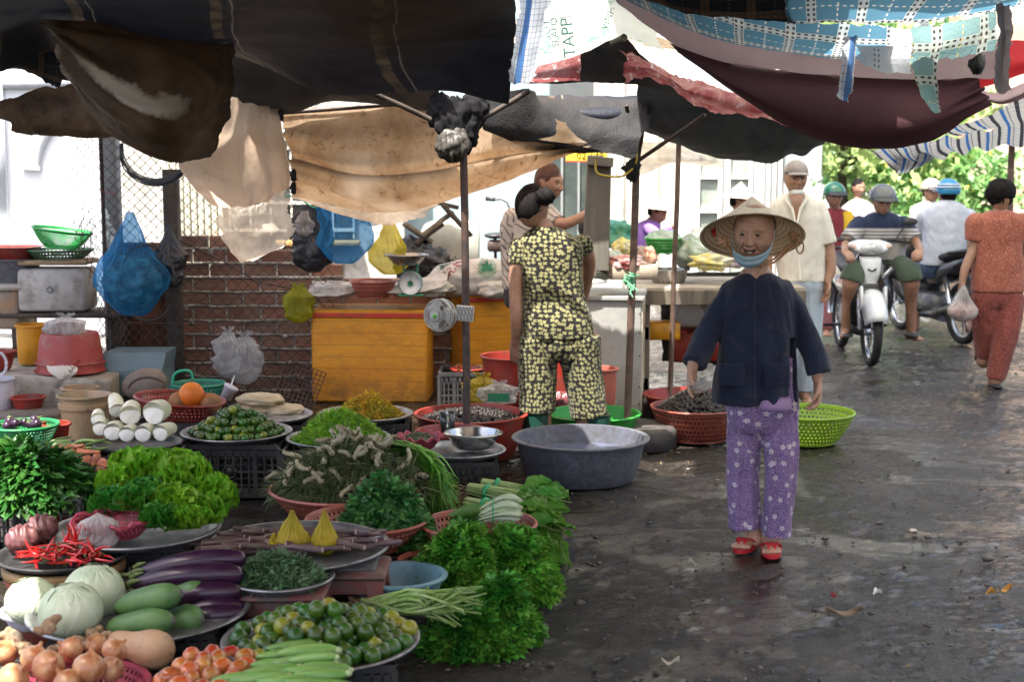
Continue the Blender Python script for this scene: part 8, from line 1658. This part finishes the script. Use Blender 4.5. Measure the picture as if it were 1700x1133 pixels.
def person(label,Y,base,hd,tor,arms,legs,top_mat,bot_mat,skin=SK,sleeve=.45,hatf=None,hairm=M_HAIR,sr=.058,hands=(),legr=(.085,.07,.05,.048),feet=(),cut=.25,back=-.5,trn='shirt',pin='trousers',torp=2.4,hs=1.0,male=False,neck=(.05,.047,.06),tf=.0075,shoes=None,N=(120,96),legcut=1.0):
 Q=lambda x,y,dy=0.0:P(x,y,Y+dy);o=np.array(P(*base,Y));o[2]=0;t=thing('person',label,'person',o);sub=lambda mb:setattr(mb,'v',[v-o for v in mb.v])
 (hx,hy,hdy),yaw,pit,rol=hd;R=euR(yaw,pit,rol);hc=Q(hx,hy,hdy);b=MB();f_=MB();head(f_,hc,R,hs,male=male,N=N)
 c0=Q(*tor[0][0]);path(b,[hc+Vector(R@np.array([0,.018,-.06])),(hc+c0)/2+Vector((0,.005,-.03)),c0-Vector((0,0,.03))],neck);torso(b,[(Q(*c),a*.86,d_*.8,*y)for c,a,d_,*y in tor])
 for k,A in enumerate(arms):
  pts=[Q(*p_)for p_ in A];path(b,pts,[.046,.040,.034,.025][:len(pts)]if len(pts)==4 else[.046,.038,.026])
  if k<len(hands)and hands[k]:d_,n_,th_,cu=hands[k];hand(b,pts[-1],d_,n_,1.0,th_,cu,r=.0092)
 for k,A in enumerate(legs):
  pts=[Q(*p_)for p_ in A];path(b,pts,np.array(legr[:len(pts)])*.78)
  if k<len(feet)and feet[k]is not None:foot(b,pts[-1],feet[k])
 v,f=fuse(b,.0065,2);f_.add(v,f);sub(f_);f_.build('body',HEADM(skin),t)
 g=MB();torso(g,[(Q(*c),a,d_,*y)for c,a,d_,*y in tor],p=torp)
 for A in arms:
  pts=np.array([list(Q(*p_))for p_ in A]);c=catmull(pts,20);n=max(3,int(20*sleeve));path(g,c[:n:max(1,n//5)],np.linspace(sr*1.05,sr*(.95 if sleeve<.7 else .8),len(c[:n:max(1,n//5)])),ends=False,n=10);g.ball(pts[0],sr*1.04)
 garment(g,trn,top_mat,t,o,.009,2,tf,(36,36,17),int(hx)%17)
 if legs and bot_mat:
  g=MB();cl=tor[-1][0];hp=Q(cl[0],cl[1],cl[2]if len(cl)>2 else 0);torso(g,[(hp+Vector((0,0,.06)),tor[-1][1]*.92,tor[-1][2]*.9),(hp-Vector((0,0,.04)),tor[-1][1]*.97,tor[-1][2]*.95),(hp-Vector((0,0,.12)),tor[-1][1]*.88,tor[-1][2]*.8)],n=8)
  for A in legs:
   c=catmull(np.array([list(Q(*p_))for p_ in A]),20);r_=catmull(np.array(legr[:len(A)],float)[:,None],20)[:,0];n=max(3,int(20*legcut));path(g,c[:n],r_[:n],ends=False)
  garment(g,pin,bot_mat,t,o,.009,2,.008,(42,42,8),int(hx)%13+2)
 if hairm:hair('hair',np.array(hc)-o,R,hs,t,hairm,cut,back=back)
 return t,hc,R,o,Q,sub
def helmet(hc,R,o,t,mat,r=.128,visor=None,stripe=None):
 mb=MB();v0=MB();v0.ball((0,0,0),1,nu=48,nv=32);v,f=v0.arrays();k=v[:,2]>-.12-.25*(v[:,1]>.2);ff=[q_ for q_ in f if all(k[i]for i in q_)];mb.add((v*np.array([r*.86,r,r*.86])+np.array([0,.006,.032]))@R.T+np.array(hc)-o,ff);h=mb.build('helmet',mat,t);h.modifiers.new('t','SOLIDIFY').thickness=.006
 if visor:
  V=[];nu,nv=18,6
  for i in range(nu):
   a=-.95+1.9*i/(nu-1)
   for j in range(nv):u=j/(nv-1);V.append((math.sin(a)*r*(.87+.10*u),-math.cos(a)*r*(1.0+.38*u)+.006,.045-.030*u+.002))
  mb=MB();mb.add(np.array(V)@R.T+np.array(hc)-o,grid_faces(nu,nv));x_=mb.build('visor',visor,h);x_.modifiers.new('t','SOLIDIFY').thickness=.004
 if stripe:
  mb=MB();th=np.linspace(-1.6,1.6,40)
  for zz in(.30,.52):mb.tube(np.stack([np.cos(np.linspace(0,2*PI,60))*r*.86*math.sqrt(1-zz*zz)*1.02,np.sin(np.linspace(0,2*PI,60))*r*math.sqrt(1-zz*zz)*1.02+.006,np.full(60,zz*r*.86+.032)],1)@R.T+np.array(hc)-o,.012,6,flat=.5,cap=False)
  mb.build('helmet_stripe',stripe,h)
 mb=MB();mb.tube([np.array(x_)@R.T+np.array(hc)-o for x_ in((-.072,.0,.0),(-.062,-.03,-.07),(0,-.055,-.118),(.062,-.03,-.07),(.072,0,0))],.004,5,flat=.4);mb.build('helmet_strap',M_BLACK,h);return h
FLY=fabric('yellow_flowered',(.010,.009,.008),pattern=flowers(41,(.27,.255,.12),4,.42,.65,(.36,.33,.10)))
t,hc,R,o,Q,sub=person('woman seen from behind in a black and yellow flowered suit with a hair bun',8.0,(935,760),((884,343,.02),PI-.85,.45,.1),[((905,376,.03),.06,.06),((908,388,.04),.13,.085),((912,408,.05),.185,.115),((914,450,.05),.182,.125),((918,490,.05),.176,.125),((924,530,.05),.205,.145),((928,560,.05),.205,.145)],[((862,412,.03),(856,470,.0),(857,530,-.02),(856,568,.02)),((968,405,.10),(978,440,.20),(968,500,.32))],[((894,560,.05),(893,610,.05),(893,680,.05),(890,750,.05)),((962,560,.05),(966,610,.05),(978,688,.05),(986,750,.05))],FLY,FLY,skin=SK,sleeve=.22,sr=.058,hands=[((0,.2,-1),(.4,.8,0),1,.3),None],legr=(.125,.115,.105,.10),cut=.30,back=-.8,hs=1.06,trn='flowered_blouse',pin='flowered_trousers',tf=.007,legcut=.74)
mb=MB();mb.ball(Q(905,326,-.05),(.058,.052,.052),nu=30,nv=20,fn=lambda v:v*(1+.06*np.sin(v[:,0]*9+v[:,2]*7)[:,None]));sub(mb);mb.build('hair_bun',M_HAIR,t)
for a,b in(((889,684,.05),(888,762,.05)),((987,688,.05),(988,768,.05))):mb=MB();path(mb,[Q(*a),Q((a[0]+b[0])/2,(a[1]+b[1])/2,.05),Q(*b)],[.092,.088,.082],ends=False);sub(mb);mb.build('rubber_boot',M('boot_green',(.012,.055,.04),.35,coat=.2),t)
SW=fabric('swirl_shirt',(.48,.42,.37),pattern=pat_swirl)
person('person with reddish brown hair in a swirl-patterned shirt behind the flowered suit',9.25,(880,640),((912,303,.0),.95,.1,0),[((898,335,.05),.06,.06),((888,350,.05),.15,.09),((880,370,.05),.185,.12),((876,420,.05),.175,.125),((880,480,.05),.18,.13)],[((905,352,0),(935,372,-.10),(985,350,-.05)),((850,360,.0),(846,420,.0),(862,450,-.1))],[((875,520),(875,600),(875,660)),((900,520),(900,600),(900,660))],SW,M('dark_trousers',(.03,.03,.035),.8),SK,.40,hairm=M_HAIRB,cut=.3,back=-.75)
CR=fabric('cream_shirt',(.72,.67,.58),(.80,.75,.66));GW=fabric('pale_jeans',(.40,.46,.52))
t,hc,R,o,Q,sub=person('man in a camouflage cap and open cream shirt walking behind the old woman',9.9,(1325,660),((1321,296,0),.05,.0,0),[((1322,320,.04),.06,.06),((1322,328,.04),.110,.09),((1324,342,.04),.155,.105),((1326,365,.04),.170,.115),((1328,400,.04),.172,.12),((1330,440,.04),.168,.12),((1332,466,.04),.165,.12)],[((1356,346,.03),(1374,400,.02),(1380,445,-.02),(1374,468,-.05)),((1292,346,.03),(1276,400,.02),(1276,460,-.02))],[((1312,475,.04),(1312,560,.02),(1316,655,.04)),((1344,475,.04),(1342,560,.0),(1336,650,.0))],CR,GW,SK,.42,sr=.064,hands=[((-.05,-.1,-1),(-.9,-.3,0),-1,.35),None],legr=(.10,.085,.06),cut=.35,back=-.3,hairm=M_HAIRG,male=True,feet=(None,(0,-1)))
mb=MB();v0=MB();v0.ball((0,0,0),1,nu=40,nv=24);v,f=v0.arrays();ff=[q_ for q_ in f if all(v[i,2]>0 for i in q_)];mb.add((v*np.array([.083,.102,.088])+np.array([0,.0,.038]))@R.T+np.array(hc)-o,ff)
V=[(math.sin(a)*(.075+.01*u),-math.cos(a)*(.095+.065*u),.040-.018*u)for a in np.linspace(-1.0,1.0,16)for u in np.linspace(0,1,5)];mb.add(np.array(V)@R.T+np.array(hc)-o,grid_faces(16,5));mb.build('cap',fabric('camouflage',(.22,.17,.15),(.42,.38,.36)),t).modifiers.new('t','SOLIDIFY').thickness=.004
mb=MB();mb.ball((0,-.045,-.098),(.045,.05,.028),nu=24,nv=14);v,f=mb.arrays();mb=MB();mb.add(v@R.T+np.array(hc)-o,f);mb.build('chin_mask',M('mask_white',(.62,.64,.60),.7,bump=.3,bsc=70),t)
mb=MB();V=[list(Q(1311+24*i/7 if False else 1322+(i-3.5)*3.4*(1-j/7*.9),322+j*6.5,-.088-.016*min(1,j/2)))for i in range(8)for j in range(8)];mb.add(V,grid_faces(8,8));sub(mb);mb.build('open_neck',SK,t)
mb=MB()
for s in(-1,1):mb.tube([Q(1322+s*12,318,-.01),Q(1322+s*17,330,-.065),Q(1322+s*7,346,-.108),Q(1322+s*1,372,-.118)],[.008,.014,.010,.004],8,flat=.35)
mb.tube([Q(1323,372,-.118),Q(1326,420,-.122),Q(1329,464,-.12)],.005,6,flat=.4);sub(mb);mb.build('collar',CR,t)
t,hc,R,o,Q,sub=person('young woman in a green helmet, yellow vest and red lattice trousers beside the rider',13.4,(1385,560),((1385,326,0),.15,.05,0),[((1386,345,.03),.05,.05),((1388,352,.03),.13,.08),((1392,366,.03),.16,.10),((1394,400,.03),.15,.11),((1394,445,.03),.16,.12)],[((1370,368,.0),(1368,400,-.05),(1374,430,-.1)),((1414,368,.0),(1420,405,-.05),(1412,430,-.1))],[((1386,450),(1380,500),(1373,545)),((1402,450),(1398,500),(1390,540))],fabric('dark_red_top',(.20,.03,.04)),fabric('red_lattice',(.24,.025,.05),pattern=pat_lattice),SK_L,.5,hairm=M_HAIR,cut=.2,back=-.6,legr=(.10,.085,.065),feet=((-.2,-1),(.2,-1)),hs=.93)
helmet(hc,R,o,t,M('helmet_green',(.02,.16,.08),.2,coat=.5),.122,M_BLACK)
mb=MB();
for s in(0,1):path(mb,[Q(1402+s*5,352,-.02),Q(1408+s*4,380,-.05),Q(1408,420,-.05),Q(1406,446,-.03)],[.04,.055,.065,.06],ends=False,flat=1)
garment(mb,'yellow_vest',fabric('vest_yellow',(.66,.42,.03)),t,o,.009,2,.004)
RB=fabric('rust_print',(.27,.065,.042),(.34,.095,.062),pattern=lambda t,co,b:t.mix(t.rangemap(t.noise(150,2,.5,co),.56,.60),b,(.52,.24,.16)));RB2=fabric('rust_print_dark',(.19,.042,.034),(.24,.058,.044),pattern=lambda t,co,b:t.mix(t.rangemap(t.noise(150,2,.5,co),.57,.61),b,(.42,.15,.11)))
t,hc,R,o,Q,sub=person('woman with bobbed black hair in a rust-red suit walking away with a bag',10.6,(1650,640),((1661,326,0),PI-.05,.0,0),[((1661,350,.0),.07,.06),((1660,357,.0),.145,.09),((1658,372,.0),.185,.115),((1657,410,.0),.180,.12),((1656,450,.0),.190,.13),((1656,480,.0),.195,.135),((1656,484,.0),.19,.13)],[((1622,372,0),(1618,408,.0),(1603,445,-.03),(1597,472,-.04)),((1696,372,0),(1706,420,.0),(1712,470,.05))],[((1638,490),(1637,545,.05),(1634,590,.12),(1633,600,.12)),((1676,490),(1670,550,-.03),(1655,618,-.04),(1652,632,-.04))],RB,RB2,SK,.34,sr=.082,hands=[((0,0,-1),(.9,.3,0),1,.75),None],legr=(.115,.10,.075,.07),hairm=None,trn='blouse',feet=(None,(0,1)),legcut=.93)
mb=MB();mb.ball(Q(1661,322,.0),(.108,.108,.118),nu=54,nv=40,fn=lambda v:v*(1+.02*np.sin(np.arctan2(v[:,1],v[:,0])*30)[:,None]+.04*fnz(v,4,3)[:,None])*np.where(v[:,2:3]<-.3,.9,1));sub(mb);mb.build('bobbed_hair',M_HAIR,t)
mb=MB();R_=rotz(.0);mb.ball(Vector(o)*0+Q(1652,640,-.04)-Vector(o),(.045,.12,.022),nu=20,nv=10);mb.build('black_sandal',M_BLACK,t)
b_=bag('carrier_bag','white translucent bag of pink meat carried by the woman in rust-red',B_CLEAR,P(1597,534,10.5),.22,.16,.27,.12,81,full=.35,ears=False);mb=MB();mb.ball((0,0,.075),(.10,.07,.065),nu=26,nv=18,fn=lambda v:v*(1+.12*fnz(v,6,2)[:,None]));mb.build('meat',M('meat',(.50,.20,.16),.4,(.62,.45,.38),16),b_)
def motorbike(label,loc,rz,cA,cB,plate=None):
 t=thing('motorbike',label,'motorbike',loc,rz);dk=M_BLACK;chrome=M('chrome',(.6,.6,.6),.15,metal=1.0,rvar=.05)
 for y in(-.62,.60):
  mb=MB();th=np.linspace(0,2*PI,41);c=np.array([0,y,.29]);mb.tube([c+np.array([0,math.cos(a)*.255,math.sin(a)*.255])for a in th],.037,10,cap=False);w=mb.build('wheel',M('tyre',(.018,.018,.019),.75,(.04,.036,.032),12,bump=.5,bsc=50),t)
  mb=MB();mb.tube([c+np.array([0,math.cos(a)*.222,math.sin(a)*.222])for a in th],.014,8,cap=False);mb.tube([c-[.05,0,0],c+[.05,0,0]],.035,12)
  for k in range(14):a=k*PI/7;mb.tube([c,c+np.array([0,math.cos(a)*.22,math.sin(a)*.22])],.003,4)
  mb.build('rim',chrome,w)
 for s in(-1,1):mb=MB();mb.tube([(s*.085,-.60,.30),(s*.088,-.52,.58),(s*.07,-.42,.85)],[.022,.026,.024],10);mb.build('fork',M('fork_grey',(.30,.30,.31),.3,metal=.7),t)
 mb=MB()
 V=[]
 for i in range(16):
  a=.35+2.0*i/15
  for j in range(9):x=(j/8-.5)*2;rr=.345-.05*abs(x)**3-(.10*abs(x)**4);V.append((x*(.085+.015*math.sin(a)),-.62-math.cos(a)*rr,.29+math.sin(a)*rr))
 mb.add(V,grid_faces(16,9));f_=mb.build('front_fender',cA,t);f_.modifiers.new('t','SOLIDIFY').thickness=.006
 for s in(-1,1):mb=MB();mb.beam((s*.095,-.66,.48),(s*.098,-.62,.66),.022,.10,bev=.008);mb.build('fender_stay',cA,t)
 def shell(nm,rows,mat,p=2.6,R=None):mb=MB();torso(mb,rows,p=p,n=22,seg=32);return mb.build(nm,mat,t)
 V_=Vector
 shell('leg_shield',[(V_((0,-.38,.30)),.10,.05),(V_((0,-.42,.42)),.19,.07),(V_((0,-.46,.58)),.21,.08),(V_((0,-.44,.72)),.19,.08),(V_((0,-.40,.86)),.11,.07),(V_((0,-.38,.92)),.07,.05)],cB)
 shell('front_panel',[(V_((0,-.50,.68)),.055,.05),(V_((0,-.52,.76)),.075,.05),(V_((0,-.50,.87)),.088,.05),(V_((0,-.47,.90)),.08,.04)],cA,3)
 cw=shell('headlamp_cowl',[(V_((0,-.46,.91)),.07,.05),(V_((0,-.48,.935)),.130,.075),(V_((0,-.46,.975)),.178,.085),(V_((0,-.43,1.01)),.165,.075),(V_((0,-.40,1.035)),.09,.05)],cA,2.4)
 mb=MB();mb.ball((0,-.535,.965),(.095,.035,.048),nu=26,nv=14);mb.build('headlight',M('lamp_glass',(.62,.64,.64),.08,(.30,.31,.32),30,coat=1,rvar=.03),cw)
 for s in(-1,1):mb=MB();mb.ball((s*.135,-.50,.975),(.045,.03,.028),roty(-s*.5),nu=16,nv=10);mb.build('indicator',M('indicator_glass',(.55,.40,.34),.1,coat=1),cw)
 mb=MB();mb.tube([(-.034,-.573,.80),(0,-.578,.782),(.034,-.573,.80)],.007,6);mb.build('chevron_badge',dk,t)
 for s in(-1,1):
  mb=MB();mb.beam((s*.10,-.525,.72),(s*.185,-.49,.80),.008,.04);mb.build('silver_flash',M('silver',(.5,.5,.52),.3,metal=.6),t)
  mb=MB();mb.tube([(s*.08,-.38,1.02),(s*.22,-.34,1.03),(s*.36,-.28,1.01)],.014,8);mb.build('handlebar',dk,t)
  mb=MB();mb.tube([(s*.24,-.34,1.03),(s*.29,-.37,1.12),(s*.33,-.36,1.17)],.006,6);mb.ball((s*.35,-.36,1.18),(.062,.02,.035),nu=16,nv=10);mb.build('mirror',dk,t)
  mb=MB();mb.tube([(s*.10,.02,.28),(s*.27,.02,.27)],.014,8);mb.build('footpeg',dk,t)
 mb=MB();mb.box((0,.02,.33),(.22,.42,.24),bev=.05);mb.tube([(.02,-.1,.28),(.02,.3,.26)],.09,12);mb.build('engine',M('engine_grey',(.12,.12,.12),.4,(.22,.22,.22),20,metal=.6),t)
 mb=MB();mb.beam((0,-.38,.55),(0,.1,.50),.15,.20,bev=.05);mb.build('frame_cover',cB,t)
 sh=MB();sh.rings([[(math.cos(a)*w,y+0,z+math.sin(a)*h)for a in np.arange(24)*2*PI/24]for y,w,z,h in((-.1,.10,.58,.10),(.15,.15,.62,.12),(.45,.14,.68,.11),(.72,.10,.76,.08),(.88,.04,.80,.04))]);sh.build('tail_body',cB,t)
 sh=MB();sh.rings([[(math.cos(a)*w,y+0,z+math.sin(a)*h)for a in np.arange(24)*2*PI/24]for y,w,z,h in((-.2,.08,.73,.03),(.0,.12,.76,.045),(.35,.13,.79,.05),(.62,.11,.84,.045),(.76,.06,.85,.03))]);sh.build('saddle',M('saddle_vinyl',(.02,.02,.022),.5),t)
 mb=MB();mb.tube([(-.12,.5,.84),(-.11,.85,.88),(0,.93,.89),(.11,.85,.88),(.12,.5,.84)],.014,8);mb.build('grab_rail',dk,t)
 mb=MB();mb.box((0,.875,.755),(.09,.03,.035),bev=.01);mb.build('tail_light',M('tail_red',(.6,.01,.01),.2),t)
 mb=MB();mb.tube([(.14,.05,.22),(.16,.35,.26),(.17,.75,.36)],[.02,.045,.05],12);mb.build('exhaust',M('exhaust_dark',(.08,.08,.08),.3,metal=.8),t)
 for s in(-1,1):mb=MB();mb.tube([(s*.11,.58,.33),(s*.12,.45,.62)],.024,10);mb.build('shock_absorber',chrome,t)
 if plate:
  mb=MB();mb.box((0,.90,.62),(.19,.006,.14),bev=.003);pl=mb.build('number_plate',M('plate_white',(.62,.64,.64),.4),t,False)
  for k,tx in enumerate(plate):v,f=text_mesh(tx,.062);mb=MB();mb.add(np.stack([-v[:,0],v[:,0]*0+.905,v[:,1]+.648-k*.06],1),f);mb.build('plate_text',M('ink_black',(.02,.02,.02)),pl,False)
 mb=MB();mb.beam((0,.62,.60),(0,.90,.46),.14,.02,bev=.004);mb.build('rear_mudguard',dk,t);return t
M_BW=M('paint_white',(.66,.67,.68),.2,coat=.6,rvar=.05);M_BK=M('paint_black',(.014,.014,.016),.15,(.022,.022,.024),5,coat=.7,rvar=.05,dirt=(.10,.09,.075),dsc=14,dlo=.6,dhi=.8)
pb_=G(1463,617);motorbike('white and black motorbike facing the viewer with its rider',(pb_[0],pb_[1]+.90,0),-.03,M_BW,M_BK)
pb2=G(1580,572);motorbike('black motorbike seen from behind with a white number plate',(pb2[0]-.02,pb2[1]+.60,0),PI+.20,M_BK,M_BK,('53-Z','528'))
t,hc,R,o,Q,sub=person('rider in a grey helmet and striped navy and white polo on the white motorbike',12.0,(1463,600),((1465,334,-.08),.02,.12,0),[((1464,352,.02),.06,.06),((1464,357,.02),.13,.10),((1463,370,.02),.185,.13),((1462,400,.05),.20,.15),((1462,430,.10),.20,.16)],[((1428,374,0),(1406,402,-.10),(1402,417,-.38)),((1498,374,0),(1521,402,-.10),(1526,415,-.38))],[((1442,440,.10),(1416,458,-.30),(1408,500,-.25),(1404,545,-.18)),((1486,440,.10),(1511,458,-.30),(1512,500,-.25),(1512,550,-.18))],fabric('polo_stripes',(.50,.47,.44),pattern=pat_polo(1.0,1.125)),fabric('olive_shorts',(.06,.085,.055)),SK,.5,sr=.078,hands=[((.3,-.8,-.4),(0,.3,-1),1,.8),((-.3,-.8,-.4),(0,.3,-1),-1,.8)],legr=(.105,.10,.062,.05),hairm=M_HAIR,male=True,cut=.3,back=-.3,feet=((-.3,-1),(.3,-1)),pin='shorts',legcut=.45)
helmet(hc,R,o,t,M('helmet_grey',(.10,.105,.11),.3,coat=.4),.132,M('visor_dark',(.03,.03,.032),.3))
for s in(-1,1):mb=MB();mb.ball(Vector(Q(1404 if s<0 else 1512,556,-.25))-Vector(o),(.055,.13,.02),nu=18,nv=10);mb.build('dark_sandal',M_BLACK,t)
t,hc,R,o,Q,sub=person('rider in a white shirt and blue and white helmet seen from behind',13.4,(1575,590),((1573,322,.03),PI+.1,.0,0),[((1573,332,.0),.06,.06),((1572,342,.0),.17,.10),((1572,360,.0),.22,.13),((1568,400,.0),.205,.14),((1562,440,.02),.19,.15)],[((1536,360,.05),(1524,395,.2),(1512,408,.5)),((1608,360,.05),(1616,395,.2),(1610,408,.5))],[((1548,445,.0),(1522,458,.45),(1520,510,.35),(1520,545,.30)),((1588,445,.0),(1606,458,.45),(1606,545,.35))],fabric('white_shirt',(.50,.53,.60),(.58,.60,.66)),fabric('denim_shorts',(.035,.06,.11)),SK,.45,sr=.075,hairm=M_HAIR,cut=.3,back=-.5,legr=(.105,.095,.06,.05),pin='shorts',legcut=.5)
helmet(hc,R,o,t,M('helmet_blue',(.02,.22,.42),.25,coat=.4),.132,M_WHITE,M_WHITE)
t,hc,R,o,Q,sub=person('rider in a beige and black helmet partly hidden behind the blue and white helmet',15,(1548,540),((1546,318,0),.3,.0,0),[((1544,334,0),.05,.05),((1542,342,0),.16,.10),((1542,356,0),.20,.12),((1542,400,0),.19,.13)],[((1520,358,0),(1516,385,-.1),(1524,405,-.2))],[],fabric('beige_shirt',(.55,.50,.44)),None,SK,.9,hairm=M_HAIR,cut=.2)
helmet(hc,R,o,t,M('helmet_beige',(.38,.32,.24),.3,coat=.4),.126,M_BLACK)
person('woman in a pale blouse standing far down the street between the helmets',18,(1425,480),((1425,312,0),.3,0,0),[((1425,330,0),.05,.05),((1425,338,0),.15,.09),((1425,350,0),.20,.12),((1425,400,0),.19,.13)],[((1404,348,0),(1398,380,0),(1402,400,0)),((1446,348,0),(1452,380,0),(1448,400,0))],[((1415,410),(1415,500)),((1435,410),(1435,500))],fabric('pale_blouse',(.62,.55,.50)),fabric('pale_trousers',(.4,.38,.36)),SK_L,.7,cut=.3,legr=(.09,.06))
t,hc,R,o,Q,sub=person('vendor in a conical hat and purple blouse bending over her bowls',14.0,(1068,540),((1092,352,0),.9,.35,0),[((1082,364,.03),.05,.05),((1076,372,.03),.12,.10),((1070,385,.03),.15,.13),((1062,415,.03),.14,.14),((1060,450,.03),.16,.15)],[((1078,380,-.1),(1096,392,-.2),(1116,376,-.25)),((1062,385,.1),(1070,410,.1),(1090,420,0))],[],fabric('lilac_blouse',(.30,.16,.50)),None,SK,.95,hairm=M_HAIR,cut=.2)
conehat('conical_hat','',np.array(Q(1086,344,0))-o,euR(0,.05,.12),.205,.13,t)
t,hc,R,o,Q,sub=person('person in a conical hat and pink blouse seen behind the old woman hat',14.5,(1228,540),((1228,334,0),1.2,.1,0),[((1228,350,0),.05,.05),((1228,358,0),.15,.10),((1228,372,0),.19,.12),((1228,430,0),.18,.13)],[],[],fabric('pink_blouse',(.60,.36,.38)),None,SK_L,.5,cut=.2)
conehat('conical_hat','',np.array(Q(1228,328,0))-o,euR(0,0,.08),.20,.16,t)
person('dark haired vendor glimpsed in profile between the wooden uprights',12,(985,560),((980,378,0),1.3,.15,0),[((978,398,0),.05,.05),((976,405,0),.14,.10),((976,420,0),.17,.12),((976,470,0),.16,.13)],[],[],fabric('white_tee',(.6,.6,.58)),None,SK_L,.5,cut=.15,back=-.7)
